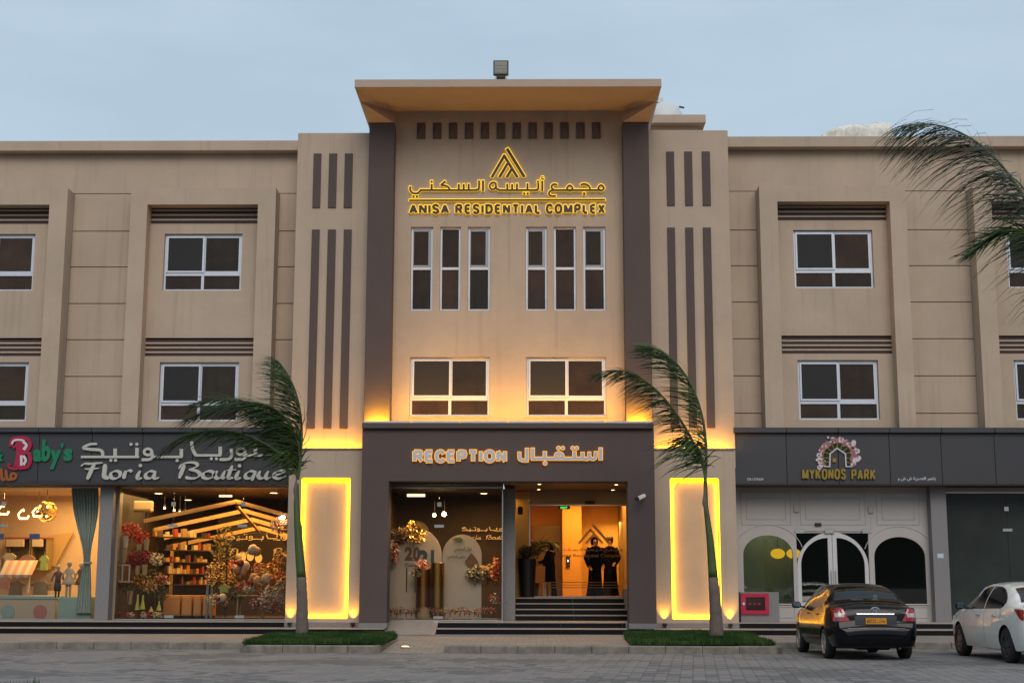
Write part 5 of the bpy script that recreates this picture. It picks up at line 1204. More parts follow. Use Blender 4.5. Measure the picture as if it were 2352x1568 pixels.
# ================================================================== CARS
def interp(tab, y):
    if y <= tab[0][0]: return tab[0][1]
    for (a, b), (c, d) in zip(tab, tab[1:]):
        if y <= c: t = (y - a) / (c - a); return b + (d - b) * (t * t * (3 - 2 * t) * .5 + t * .5)
    return tab[-1][1]
TYRE = mat('tyre_rubber', (.015, .014, .014), .85)
def make_car(spec, paint, label, loc, rz, seed):
    L_, WB, ry = spec['L'], spec['WB'], spec['rear_axle']; R_ = spec['wr']
    W = lambda y: interp(spec['W'], y); TOP = lambda y: interp(spec['top'], y); WT = lambda y: interp(spec['wt'], y); BELT = lambda y: interp(spec['belt'], y); ZB = lambda y: interp(spec['zb'], y)
    def sect(y):
        w, tp, wt, zb = W(y), TOP(y), WT(y), ZB(y); crown = min(.055, .3 * max(tp - zb - .2, .02) * .2 + .02)
        fz = tp - crown; ez = min(BELT(y), fz - .012); ew = w * (.965 if ez > .8 else .99)
        mid = min(.60, ez - .05)
        return w, tp, wt, zb, crown, fz, ez, ew, mid
    def side_x(y, z):
        w, tp, wt, zb, crown, fz, ez, ew, mid = sect(y)
        if z <= ez: 
            t = max(0, (z - mid) / max(ez - mid, .01)) if z > mid else (mid - z) / (mid - zb)
            return w - (w - ew) * t ** 2 if z > mid else w - .075 * t ** 2.2
        s = min(1, (z - ez) / max(fz - ez, .01)); return ew + (wt - ew) * s + .035 * 4 * s * (1 - s) * min(1, (fz - ez) / .3)
    def ring(y):
        w, tp, wt, zb, crown, fz, ez, ew, mid = sect(y); P = [(0, zb), (w * .5, zb), (w * .80, zb + .005)]
        for k in range(0, 7): z = zb + .03 + (mid - zb - .03) * k / 6; P.append((side_x(y, z), z))
        for k in range(1, 6): z = mid + (ez - mid) * k / 5; P.append((side_x(y, z), z))
        for k in range(1, 8): z = ez + (fz - ez) * k / 7; P.append((side_x(y, z), z))
        for k in range(1, 8):
            x = wt * (1 - k / 7); P.append((x, fz + crown * (1 - (x / max(wt, .01)) ** 2.4)))
        return P
    ys = sorted(set([0, .012, .03, .05, .065, .08, .10, .125, .16] + [round(.2 + (L_ - .4) * k / 54, 4) for k in range(55)] + [L_ - .14, L_ - .09, L_ - .05, L_ - .02, L_]))
    V = []; rings = []
    for y in ys:
        P = ring(y); full = [(x, y, z) for x, z in P] + [(-x, y, z) for x, z in P[-2:0:-1]]; rings.append(len(full)); V += full
    n = rings[0]; F = []
    for i in range(len(ys) - 1):
        for k in range(n): F.append((i * n + k, i * n + (k + 1) % n, (i + 1) * n + (k + 1) % n, (i + 1) * n + k)[::-1])
    F.append(list(range(n))); F.append([(len(ys) - 1) * n + k for k in range(n)][::-1])
    t = thing(spec['name'], loc, label, 'car', rz=rz)
    WO[t.name] = Vector((0, 0, 0))            # parts below are in the car's own frame
    INN = mat('car_inner_dark', (.006, .006, .006), .8)
    body = mesh('body', V, F, [paint, INN], t, loc=(0, 0, 0))
    bm = bmesh.new(); bm.from_mesh(body.data); bmesh.ops.remove_doubles(bm, verts=bm.verts[:], dist=1e-4); bmesh.ops.recalc_face_normals(bm, faces=bm.faces[:]); bm.to_mesh(body.data); bm.free()
    cut = MB()
    for ya in (ry, ry + WB):
        for s in (-1, 1):
            c = MB(); c.lathe((s * .64, ya, R_), [(.001, -.32), (R_ * 1.16, -.32), (R_ * 1.16, .32), (.001, .32)], 40, axis='X'); cut.add(c.v, c.f, 1)
    if spec.get('cabin'):
        c = MB(); hx = .50; pl = spec['cabin']; m_ = len(pl)
        c.add([(-hx, a, b) for a, b in pl] + [(hx, a, b) for a, b in pl], [list(range(m_)), list(range(2 * m_ - 1, m_ - 1, -1))] + [(i, (i + 1) % m_, (i + 1) % m_ + m_, i + m_) for i in range(m_)]); cut.add(c.v, c.f, 1)
    co = mesh('cutter', cut.v, cut.f, [paint, INN], None, loc=(0, 0, 0), mi=cut.mi)
    bm = bmesh.new(); bm.from_mesh(co.data); bmesh.ops.remove_doubles(bm, verts=bm.verts[:], dist=1e-4); bmesh.ops.recalc_face_normals(bm, faces=bm.faces[:]); bm.to_mesh(co.data); bm.free()
    tmp = bpy.data.objects.new('tmpbody', body.data); COL.objects.link(tmp)
    md = tmp.modifiers.new('b', 'BOOLEAN'); md.operation = 'DIFFERENCE'; md.object = co; md.solver = 'EXACT'
    bpy.context.view_layer.update(); dg = bpy.context.evaluated_depsgraph_get(); nm = bpy.data.meshes.new_from_object(tmp.evaluated_get(dg))
    bm = bmesh.new(); bm.from_mesh(nm); bmesh.ops.triangulate(bm, faces=[f_ for f_ in bm.faces if len(f_.verts) > 4]); bm.to_mesh(nm); bm.free()
    nm.polygons.foreach_set('use_smooth', [True] * len(nm.polygons))
    body.data = nm; bpy.data.objects.remove(tmp); bpy.data.objects.remove(co)
    try: nm.set_sharp_from_angle(angle=R(38))
    except Exception: pass
    def patch(name, rows, m, parent=t, th=None):
        """grid patch from rows of points"""
        h = len(rows); w_ = len(rows[0]); vv = [p for r_ in rows for p in r_]; ff = [(i * w_ + k, i * w_ + k + 1, (i + 1) * w_ + k + 1, (i + 1) * w_ + k) for i in range(h - 1) for k in range(w_ - 1)]
        return mesh(name, vv, ff, m, parent, smooth=True)
    GL = mat('car_glass_%s' % spec['name'], spec['glass'], .04, spec=.6)
    trim = mat('car_trim_black', (.008, .008, .008), .45)
    # side windows: (name, list of (y, zlow, zhigh))
    for s in (-1, 1):
        for cols, top in spec['side']:
            rows = []
            for j in range(7):
                rows.append([(s * (side_x(y, lo + (hi - lo) * j / 6) + .004), y, lo + (hi - lo) * j / 6) for y, lo, hi in cols])
            patch('side_window', rows, GL)
        # door seams and handles
        for yy, z0, z1 in spec['seams']:
            rows = [[(s * (side_x(y2, z) + .0035), y2, z) for y2 in (yy - .004, yy + .004)] for z in [z0 + (z1 - z0) * k / 8 for k in range(9)]]
            patch('door_seam', rows, trim)
        for yy in spec['handles']:
            z = .845; q = MB(); xx = s * (side_x(yy, z) + .018); q.tube([(s * (side_x(yy - .09, z) + .002), yy - .09, z), (xx, yy - .07, z + .002), (xx, yy + .07, z + .004), (s * (side_x(yy + .09, z) + .002), yy + .09, z)], .013, 6); q.build('door_handle', spec.get('handle', paint), t)
        # mirror
        my, mz = spec['mirror']; q = MB(); xm = side_x(my, mz)
        q.bbox(min(s * (xm + .06), s * (xm + .25)), max(s * (xm + .06), s * (xm + .25)), my - .045, my + .06, mz - .01, mz + .125, .035); q.bbox(min(s * (xm - .04), s * (xm + .08)), max(s * (xm - .04), s * (xm + .08)), my - .0, my + .04, mz, mz + .035, .01)
        mo = q.build('wing_mirror', trim if spec.get('dark_mirror') else paint, t)
        q = MB(); q.bbox(min(s * (xm + .085), s * (xm + .225)), max(s * (xm + .085), s * (xm + .225)), my - .052, my - .046, mz + .012, mz + .103, .002); q.build('mirror_glass', mat('mirror_glass', (.25, .30, .36), .05, metal=1.0), mo)
    # rear window (and windscreen)
    def top_patch(name, y0, y1, fx, m, n=12):
        rows = []
        for j in range(n + 1):
            y = y0 + (y1 - y0) * j / n; w, tp, wt, zb, crown, fz, ez, ew, mid = sect(y); hw = wt * fx(j / n)
            # offset along the slope normal
            dz = (TOP(y + .02) - TOP(y - .02)) / .04; nrm = Vector((0, -dz, 1)).normalized() * .006
            rows.append([(x, y + nrm.y, fz + crown * (1 - (abs(x) / wt) ** 2.4) + nrm.z) for x in [hw * (-1 + 2 * k / 16) for k in range(17)]])
        return patch(name, rows, m)
    RG = spec['rear_glass_mat']
    ra, rb_ = spec['rear_glass']; top_patch('rear_window', ra, rb_, lambda u: .93 - .03 * u, RG)
    fa, fb = spec['front_glass']; top_patch('windscreen', fa, fb, lambda u: .93, GL)
    # rear surface position
    def rear_y(x, z):
        lo, hi = 0.0, .5
        for _ in range(24):
            m_ = (lo + hi) / 2; w, tp, wt, zb, crown, fz, ez, ew, mid = sect(m_)
            ok = z < fz + crown * .6 and abs(x) <= side_x(m_, z) + 1e-4
            if ok: hi = m_
            else: lo = m_
        return hi
    def rear_patch(name, pts, m, off=.006, parent=t):
        """rows of (x, z) on the tail"""
        rows = [[(x, rear_y(x, z) - off, z) for x, z in r_] for r_ in pts]; return patch(name, rows, m, parent)
    for s in (-1, 1):
        for nm_, z0, z1, xi, ye, mm in spec['lamps']:
            rows = []
            for j in range(6):
                z = z0(j / 5) if callable(z0) else z0 + (z1 - z0) * j / 5
                xin = xi(j / 5); row = []
                xo = side_x(.16, z)
                for k in range(9): x = xin + (xo - .02 - xin) * k / 8; row.append((s * x, rear_y(x, z) - .010, z))
                yo = ye(j / 5)
                for k in range(1, 7): y = .14 + (yo - .14) * k / 6; row.append((s * (side_x(y, z) + .008), y, z))
                rows.append(row)
            patch(nm_, rows, mm)
    # bumper groove, plate recess, plate, strip
    for row in spec['tail']: rear_patch(row[0], [[(x, z) for x in [row[1] + (row[2] - row[1]) * k / 10 for k in range(11)]] for z in [row[3] + (row[4] - row[3]) * k / 3 for k in range(4)]], row[5], row[6])
    # wheels
    for ya in (ry, ry + WB):
        for s in (-1, 1):
            xo = s * (spec['track'] / 2 + .10)
            q = MB(); tw = .185; prof = [(R_ * .62, 0), (R_ * .70, -.004), (R_ * .93, .004), (R_, .03), (R_, tw - .03), (R_ * .93, tw), (R_ * .62, tw)]
            q.lathe((xo, ya, R_), [(a, -s * b) for a, b in prof], 40, axis='X', cap=False); wh = q.build('wheel', TYRE, t, smooth=True)
            q = MB(); q.lathe((xo, ya, R_), [(a, -s * b) for a, b in ((R_ * .655, .004), (R_ * .60, .012), (R_ * .57, .04), (R_ * .57, .09), (.001, .09))], 32, axis='X', cap=False); q.build('rim_well', mat('rim_dark', (.03, .03, .03), .5), wh, smooth=False)
            q = MB(); q.lathe((xo, ya, R_), [(a, -s * b) for a, b in ((R_ * .655, .001), (R_ * .65, -.004), (R_ * .58, .004), (R_ * .575, .02))], 32, axis='X', cap=False)
            q.lathe((xo, ya, R_), [(a, -s * b) for a, b in ((.001, .004), (.05, .006), (.06, .02), (.06, .05))], 16, axis='X')
            ns = spec['spokes']
            for k in range(ns):
                a = 2 * math.pi * k / ns + .2; dw = spec['spoke_w']
                for off in ((-dw * .75, dw * .75) if spec.get('split') else (0,)):
                    u = Vector((0, math.cos(a), math.sin(a))); v = Vector((0, -math.sin(a), math.cos(a)))
                    c0 = Vector((xo - s * .012, ya, R_)); pts = [c0 + u * .04 + v * off * .3, c0 + u * R_ * .60 + v * off * 1.2]
                    w1, w2 = dw * .45, dw * .62
                    vs = []
                    for p_, w_ in zip(pts, (w1, w2)):
                        for dx in (0, .022): vs += [p_ - v * w_ + Vector((-s * dx, 0, 0)), p_ + v * w_ + Vector((-s * dx, 0, 0))]
                    q.add(vs, [(0, 1, 5, 4), (2, 6, 7, 3), (0, 4, 6, 2), (1, 3, 7, 5), (0, 2, 3, 1), (4, 5, 7, 6)])
            q.build('rim', spec['rim'], wh)
    return t, dict(side_x=side_x, rear_y=rear_y, sect=sect, patch=patch)
REDL = mat('lamp_red', (.32, .004, .006), .12, coat=1.0); CLEARL = mat('lamp_clear', (.45, .40, .40), .15, coat=.6, var=.4, vscale=30)
CHROME = mat('chrome', (.75, .78, .82), .12, metal=1.0)
BPAINT = mat('black_paint', (.003, .0032, .005), .15, spec=.14, coat=.22)
RGL = glass('rear_glass', (.42, .50, .46), .07, .03)
spec_b = dict(name='parked_sedan', L=4.3, WB=2.55, rear_axle=.90, wr=.295, track=1.47,
    W=[(0, .56), (.012, .62), (.03, .68), (.065, .735), (.10, .765), (.16, .795), (.3, .825), (.7, .845), (3.2, .845), (3.8, .80), (4.1, .72), (4.24, .60), (4.3, .45)],
    top=[(0, .50), (.012, .60), (.03, .645), (.05, .665), (.065, .80), (.08, .90), (.10, .97), (.125, 1.01), (.2, 1.045), (.52, 1.08), (.66, 1.14), (1.0, 1.33), (1.22, 1.41), (1.6, 1.455), (2.2, 1.455), (2.55, 1.39), (3.0, 1.17), (3.25, 1.03), (3.7, .93), (4.05, .80), (4.22, .66), (4.3, .52)],
    wt=[(0, .50), (.10, .66), (.3, .70), (.6, .69), (.9, .63), (1.25, .575), (1.6, .56), (2.2, .56), (2.6, .59), (3.1, .66), (3.3, .70), (3.9, .66), (4.3, .40)],
    belt=[(0, .62), (.1, .93), (.3, .985), (.8, .985), (1.5, .955), (3.0, .91), (3.3, .90), (4.0, .75), (4.3, .55)],
    zb=[(0, .34), (.03, .27), (.1, .235), (.5, .21), (3.8, .20), (4.2, .23), (4.3, .33)],
    glass=(.012, .012, .012), rear_glass_mat=RGL, cabin=[(.66, 1.06), (2.0, 1.0), (2.0, 1.36), (1.24, 1.375), (1.17, 1.55), (.60, 1.28)],
    side=[([(1.16, 1.00, 1.04), (1.3, .995, 1.22), (1.45, .99, 1.31), (1.62, .985, 1.345), (1.8, .98, 1.36), (1.93, .975, 1.365)], 0), ([(1.99, .975, 1.365), (2.2, .965, 1.36), (2.4, .96, 1.32), (2.6, .955, 1.24), (2.8, .95, 1.15), (2.98, .945, 1.06), (3.08, .94, 1.0)], 0)],
    seams=[(1.96, .32, .97), (3.05, .32, .93), (1.30, .62, .98)], handles=(1.45, 2.28), mirror=(2.93, .95), dark_mirror=True, rear_glass=(.60, 1.19), front_glass=(2.62, 3.2),
    lamps=[('tail_light', .80, .985, lambda u: .60 + .02 * u - .06 * (1 - u), lambda u: .20 + .12 * u, REDL), ('tail_light', .74, .80, lambda u: .50 + .03 * u, lambda u: .20, REDL)],
    tail=[('tail_panel', -.40, .40, .665, .84, mat('tail_recess', (.010, .010, .014), .35), .003), ('chrome_strip', -.36, .36, .862, .886, mat('chrome_strip', (.42, .45, .5), .25, metal=1.0), .012), ('bumper_crease', -.55, .55, .60, .612, mat('crease', (.02, .02, .028), .3), .004)],
    rim=mat('hubcap_silver', (.48, .46, .44), .4, metal=.6), spokes=7, spoke_w=.05)
bx, by = onz(1989.5, 1511.5, 0)
CB, fb_ = make_car(spec_b, BPAINT, 'black four door sedan parked nose in to the kerb, seen from behind', (bx + .02, by - .90, 0), R(0.5), 3)
ryf = fb_['rear_y']
for s in (-1, 1):
    rows = []
    for j in range(5):
        z = .815 + .075 * j / 4; rows.append([(s * (x), ryf(x, z) - .016, z) for x in [.60 + .045 * (1 - j / 4) * 0 + (.775 - .60) * k / 6 for k in range(7)]])
    fb_['patch']('reverse_light', rows, CLEARL)
def tail_text(parent, s, xc, w, z0, h, m, off, ry_=ryf, depth=.004):
    y = ry_(xc, z0 + h / 2) - off; o = put_text('badge', s, xc - w / 2, xc + w / 2, z0, z0 + h, y, depth, m, parent, .015); return o
tail_text(CB, 'TOYOTA', -.47, .17, .93, .034, CHROME, .008); tail_text(CB, 'YARIS', .50, .15, .93, .034, CHROME, .008)
yl = ryf(0, .945) - .012
for rx, rz_, cx2, cz2 in ((.082, .056, 0, .945), (.030, .054, 0, .945), (.058, .022, 0, .968)):
    q = MB(); pts = [(cx2 + rx * math.cos(2 * math.pi * k / 24), yl, cz2 + rz_ * math.sin(2 * math.pi * k / 24)) for k in range(25)]; q.tube(pts, .008, 6, cap=False); q.build('emblem_ring', CHROME, CB)
yp = ryf(0, .70) - .012
pl_o = box('number_plate', -.20, .20, yp - .008, yp, .685, .80, mat('plate_yellow', (.62, .25, .01), .45), CB, .003)
put_text('plate_number', '60121', -.175, -.01, .708, .780, yp - .0085, .003, BLACK, pl_o, .0); put_text('plate_number', '\uFEAD \uFEE5\uFE8E\uFEE4\uFECB', .02, .175, .712, .775, yp - .0085, .003, BLACK, pl_o, .0)
q = MB(); q.tube([(.42, .10, .24), (.42, .0, .235)], .025, 10); q.build('exhaust_pipe', mat('exhaust', (.1, .1, .1), .4, metal=1), CB)
q = MB(); q.bbox(-.30, .35, .35, .9, .19, .30, .04); q.build('underbody', MATS['car_inner_dark'], CB)
# things on the parcel shelf, seen through the rear window
cw = CB.location
shelf = box('parcel_shelf', -.49, .49, .70, 1.15, 1.055, 1.07, mat('shelf_grey', (.30, .34, .31), .8), CB)
t = thing('tissue_box', (cw.x - .17, cw.y + .86, 1.07), 'white tissue box on the parcel shelf behind the rear window of the black sedan', 'tissue box')
q = MB(); q.bbox(cw.x - .29, cw.x - .05, cw.y + .80, cw.y + .92, 1.071, 1.15, .008); q.build('carton', mat('tissue_card', (.62, .58, .58), .6), t)
q = MB(); q.bbox(cw.x - .22, cw.x - .12, cw.y + .795, cw.y + .80, 1.085, 1.13, .002); q.build('print', mat('tissue_rose', (.45, .12, .12), .6), t)
t = thing('soft_toy', (cw.x + .20, cw.y + .9, 1.07), 'small pale soft toy sitting on the parcel shelf of the black sedan', 'soft toy')
q = MB(); q.ball((cw.x + .20, cw.y + .9, 1.12), .062, 8, sq=(1.1, 1, .85)); q.ball((cw.x + .20, cw.y + .9, 1.19), .045, 8); q.ball((cw.x + .165, cw.y + .9, 1.225), .015, 6); q.ball((cw.x + .235, cw.y + .9, 1.225), .015, 6); q.build('body', mat('toy_green', (.40, .48, .38), .8), t, smooth=True)
# ---- white car at the right edge
WPAINT = mat('white_car_paint', (.84, .82, .76), .22, coat=.8)
spec_w = dict(name='parked_saloon', L=4.6, WB=2.70, rear_axle=1.0, wr=.325, track=1.54,
    W=[(0, .60), (.012, .66), (.03, .72), (.065, .775), (.10, .805), (.16, .835), (.3, .865), (.7, .885), (3.5, .885), (4.1, .84), (4.4, .76), (4.53, .64), (4.6, .48)],
    top=[(0, .50), (.012, .64), (.03, .72), (.05, .86), (.065, .97), (.08, 1.03), (.10, 1.06), (.125, 1.075), (.2, 1.085), (.50, 1.10), (.66, 1.17), (1.0, 1.33), (1.35, 1.44), (1.8, 1.49), (2.3, 1.495), (2.7, 1.44), (3.2, 1.20), (3.5, 1.04), (4.0, .93), (4.35, .80), (4.52, .66), (4.6, .52)],
    wt=[(0, .54), (.10, .70), (.3, .74), (.6, .73), (.9, .66), (1.35, .60), (1.8, .585), (2.3, .585), (2.8, .61), (3.3, .68), (3.6, .73), (4.2, .69), (4.6, .42)],
    belt=[(0, .66), (.1, .98), (.3, 1.01), (.8, 1.01), (1.5, .97), (3.2, .93), (3.6, .92), (4.3, .77), (4.6, .57)],
    zb=[(0, .34), (.03, .27), (.1, .235), (.5, .21), (4.1, .20), (4.5, .23), (4.6, .33)],
    glass=(.010, .009, .009), rear_glass_mat=mat('white_car_rear_glass', (.02, .014, .014), .05),
    side=[([(1.02, 1.10, 1.12), (1.10, 1.03, 1.19), (1.25, .995, 1.27), (1.45, .99, 1.345), (1.7, .985, 1.395), (1.95, .98, 1.405), (2.10, .975, 1.405)], 0), ([(2.15, .975, 1.405), (2.4, .97, 1.39), (2.6, .965, 1.34), (2.8, .96, 1.27), (3.0, .955, 1.18), (3.2, .95, 1.08), (3.35, .945, 1.0)], 0)],
    seams=[(2.12, .34, .98), (3.3, .34, .95), (1.22, .72, 1.0)], handles=(1.55, 2.45), handle=CHROME, mirror=(3.15, .96), dark_mirror=True, rear_glass=(.62, 1.22), front_glass=(2.80, 3.45),
    lamps=[('tail_light', .80, .99, lambda u: .50 - .1 * u, lambda u: .22 + .30 * u, REDL)],
    tail=[('bumper_crease', -.6, .6, .60, .612, mat('white_crease', (.2, .2, .2), .4), .004)],
    rim=mat('alloy_dark', (.10, .095, .10), .35, metal=.7), spokes=5, spoke_w=.055, split=True)
wx, wy = onz(2315, 1522, 0)
CW_, fw_ = make_car(spec_w, WPAINT, 'white saloon car with dark alloy wheels cut by the right edge, parked by the kerb', (wx + .87, wy - 1.0, 0), R(1.5), 4)
q = [[(-x, fw_['rear_y'](x, z) - .014, z) for x in [.62 + .2 * k / 6 for k in range(7)]] for z in (.86, .885, .91, .93)]; fw_['patch']('reverse_light', q, CLEARL)
# ================================================================== THINGS IN THE SHOPS
rg = random.Random(21)
def cmat(name, c, r=.6, **k): return MATS[name] if name in MATS else mat(name, c, r, **k)
def sprig(mb, c, rad, n, size, nm, rnd, up=0.0):
    """scatter of small petal faces in an ellipsoid"""
    for _ in range(n):
        d = Vector((rnd.gauss(0, 1), rnd.gauss(0, 1), rnd.gauss(0, 1))).normalized() * (rnd.random() ** .4)
        p = Vector(c) + Vector((d.x * rad[0], d.y * rad[1], d.z * rad[2] + up * rnd.random()))
        a = Vector((rnd.gauss(0, 1), rnd.gauss(0, 1), rnd.gauss(0, 1))).normalized(); b = a.orthogonal().normalized(); s = size * rnd.uniform(.6, 1.3)
        mb.add([p - a * s, p + b * s * .5, p + a * s, p - b * s * .5], [(0, 1, 2, 3)], rnd.randrange(nm))
def W3(px, py, Y): x, z = at(px, py, Y); return Vector((x, Y, z))
def bouquet(name, label, px, py, Y, r, mats, n=130, size=.035, group=None, cat='flowers', sq=(1, .8, .85)):
    c = W3(px, py, Y); t = thing(name, (c.x, Y, c.z - r), label, cat, group)
    q = MB(); sprig(q, c, (r * sq[0], r * sq[1], r * sq[2]), n, size, len(mats), rg); o = q.build('blossoms', mats, t); o['kind'] = 'stuff'
    q = MB(); q.tube([(c.x, Y, c.z - r * 1.2), (c.x + .01, Y, c.z)], .012, 5); q.build('stems', cmat('stem_green', (.04, .06, .02)), t); return t
def vase(label, px, py, Y, w, h, m, group='flower vases in the boutique window', name='vase'):
    c = W3(px, py, Y); q = MB(); q.lathe((c.x, Y, c.z - h / 2), [(w * .32, 0), (w * .36, h * .05), (w * .5, h * .96), (w * .52, h), (w * .47, h), (w * .3, h * .1)], 16)
    return meta(q.build(name, m, smooth=False), label, 'vase', group)
FL = {'red': [cmat('petal_red', (.42, .008, .012)), cmat('petal_crimson', (.30, .006, .015))], 'burgundy': [cmat('petal_burgundy', (.17, .01, .03)), cmat('petal_maroon', (.25, .02, .035))],
      'white': [cmat('petal_white', (.60, .55, .45)), cmat('petal_cream', (.50, .46, .28))], 'pampas': [cmat('pampas_gold', (.62, .40, .12)), cmat('pampas_tan', (.42, .25, .08)), cmat('pampas_brown', (.15, .08, .04))],
      'mixed': [cmat('petal_white', 0), cmat('petal_red', 0), cmat('petal_coral', (.60, .16, .06)), cmat('leaf_dark', (.03, .05, .02)), cmat('petal_rose', (.50, .14, .16))], 'dark': [cmat('leaf_dark', 0), cmat('leaf_olive', (.07, .07, .02))]}
GOLD = mat('gold_foil', (.62, .36, .08), .28, metal=1.0); TAN = cmat('paper_tan', (.42, .30, .16)); PALEV = cmat('vase_pale', (.50, .48, .44)); TERR = cmat('counter_orange', (.50, .24, .07)); SHELFM = cmat('shelf_dark', (.05, .03, .02)); WOOD = mat('pine_beam', (.50, .32, .14), .6, var=.15, vscale=4)
# ---------------- boutique -------------------------------------------------
cz = gz1L + .03
lamp_area('boutique_lamp', (-7.6, 4.2, cz - .35), 3.0, 2.5, 210, (1.0, .48, .10), parent=B)
lamp_area('boutique_lamp', (-8.2, 2.2, cz - .25), 2.4, .6, 85, (1.0, .52, .13), parent=B)
# gable of four pine rafter pairs hung from the ceiling
t = thing('gable_frame', (W3(543, 1150, 2.0).x, 2.0, PZ), 'hanging house shaped frame of pine rafters over the boutique floor', 'gable frame')
ap = W3(543, 1151, 2.0); lf = W3(330, 1196, 2.0); rt = W3(668, 1186, 2.0)
for k in range(4):
    yk = 2.0 + 1.15 * k
    for e in (lf, rt):
        d = Vector((e.x - ap.x, 0, e.z - ap.z)); n_ = Vector((-d.z, 0, d.x)).normalized() * .055; n_ = n_ if n_.z > 0 else -n_
        a = Vector((ap.x, yk, ap.z - .20 * k)); b = a + d
        q = MB(); v = [a - n_, b - n_, b + n_, a + n_]; q.add([p + Vector((0, 0, 0)) for p in v] + [p + Vector((0, .14, 0)) for p in v], [(0, 1, 2, 3), (7, 6, 5, 4), (0, 4, 5, 1), (1, 5, 6, 2), (2, 6, 7, 3), (3, 7, 4, 0)])
        q.build('rafter', WOOD, t)
q = MB(); q.add([(ap.x - .04, 2.15, ap.z - .16), (ap.x + .04, 2.15, ap.z - .16), (ap.x + .04, 5.6, ap.z - .76), (ap.x - .04, 5.6, ap.z - .76), (ap.x - .04, 2.15, ap.z - .10), (ap.x + .04, 2.15, ap.z - .10), (ap.x + .04, 5.6, ap.z - .70), (ap.x - .04, 5.6, ap.z - .70)], [(0, 3, 2, 1), (4, 5, 6, 7), (0, 1, 5, 4), (1, 2, 6, 5), (2, 3, 7, 6), (3, 0, 4, 7)]); q.build('ridge_beam', WOOD, t)
for x_ in (lf.x, rt.x): q = MB(); q.box(x_ - .04, x_ + .04, 5.3, 5.42, PZ, lf.z - .6); q.build('post', WOOD, t)
# shelving along the side, stepping back to the right
t = thing('display_shelves', (W3(420, 1300, 4.2).x, 4.2, PZ), 'dark wall shelving packed with gold lit boxes in the boutique', 'shelves')
sh = [((356, 1231), (492, 1251)), ((378, 1261), (492, 1275)), ((384, 1289), (486, 1295)), ((386, 1316), (486, 1319)), ((387, 1341), (486, 1343))]
BC = [cmat('box_gold', (.62, .36, .10)), cmat('box_amber', (.50, .22, .06)), cmat('box_red', (.35, .05, .03)), cmat('box_cream', (.60, .50, .30)), cmat('box_brown', (.14, .07, .03)), cmat('box_dark', (.06, .04, .03)), cmat('box_tan', (.35, .22, .10))]
ORD = 'first second third fourth fifth sixth seventh eighth ninth tenth eleventh twelfth thirteenth fourteenth fifteenth sixteenth seventeenth eighteenth nineteenth twentieth twentyfirst twentysecond twentythird twentyfourth twentyfifth'.split()
for si, ((xa, ya), (xb, yb)) in enumerate(sh):
    A = W3(xa, ya, 3.4); Bp = W3(xb, yb, 4.6); Bp.z = A.z
    d = (Bp - A); n_ = Vector((-d.y, d.x, 0)).normalized() * .32
    q = MB(); v = [A, Bp, Bp + n_, A + n_]; q.add(v + [p + Vector((0, 0, -.03)) for p in v], [(0, 1, 2, 3), (7, 6, 5, 4), (0, 4, 5, 1), (1, 5, 6, 2), (2, 6, 7, 3), (3, 7, 4, 0)]); q.build('shelf', SHELFM, t)
    u = .02; bn = -1
    while u < .96:
        wd = rg.uniform(.03, .085); h = rg.choice((.08, .13, .17, .22)) * rg.uniform(.85, 1.15); p = A + d * u + n_ * .3; p2 = A + d * min(u + wd, .98) + n_ * .3
        if rg.random() < .22: u += wd; continue
        q = MB(); v = [p, p2, p2 + n_ * .5, p + n_ * .5]; q.add(v + [w_ + Vector((0, 0, h)) for w_ in v], [(3, 2, 1, 0), (4, 5, 6, 7), (0, 1, 5, 4), (1, 2, 6, 5), (2, 3, 7, 6), (3, 0, 4, 7)])
        bc = rg.choice(BC); bn += 1; meta(q.build('gift_box', bc), '%s %s box, %s from the left on the %s boutique shelf' % ('tall' if h > .2 else 'low', bc.name[4:], ORD[bn], ('top', 'second', 'third', 'fourth', 'lowest')[si]), 'box', 'boxes on the boutique shelves'); u += wd + .008
for xx in (0.0, .5, 1.0): 
    A = W3(356, 1231, 3.4); Bp = W3(492, 1251, 4.6); p = A.lerp(Bp, xx); q = MB(); q.box(p.x - .02, p.x + .02, p.y + .26, p.y + .3, PZ, A.z + .05); q.build('upright', SHELFM, t)
# orange counter of cabinets
for k, (a, b) in enumerate(((374, 413), (417, 440), (444, 462), (466, 486))):
    t = thing('cabinet', (W3((a + b) / 2, 1400, 2.9).x, 2.9, PZ), 'orange lit low cabinet, %s from the left under the boutique shelves' % ('first', 'second', 'third', 'fourth')[k], 'cabinet', 'low cabinets in the boutique')
    x0, x1 = ax(a, 1390, 2.9), ax(b, 1390, 2.9); zt = az(1368, 2.9)
    q = MB(); q.bbox(x0, x1, 2.9, 3.5, PZ + .06, zt, .01); q.build('carcass', TERR, t); q = MB(); q.bbox(x0 + .03, x1 - .03, 2.885, 2.899, PZ + .1, zt - .05, .004); q.build('door', cmat('counter_face', (.56, .27, .08)), t)
    q = MB(); q.box(x0 + .02, x1 - .02, 2.95, 3.45, PZ, PZ + .06); q.build('plinth', BLACK, t)
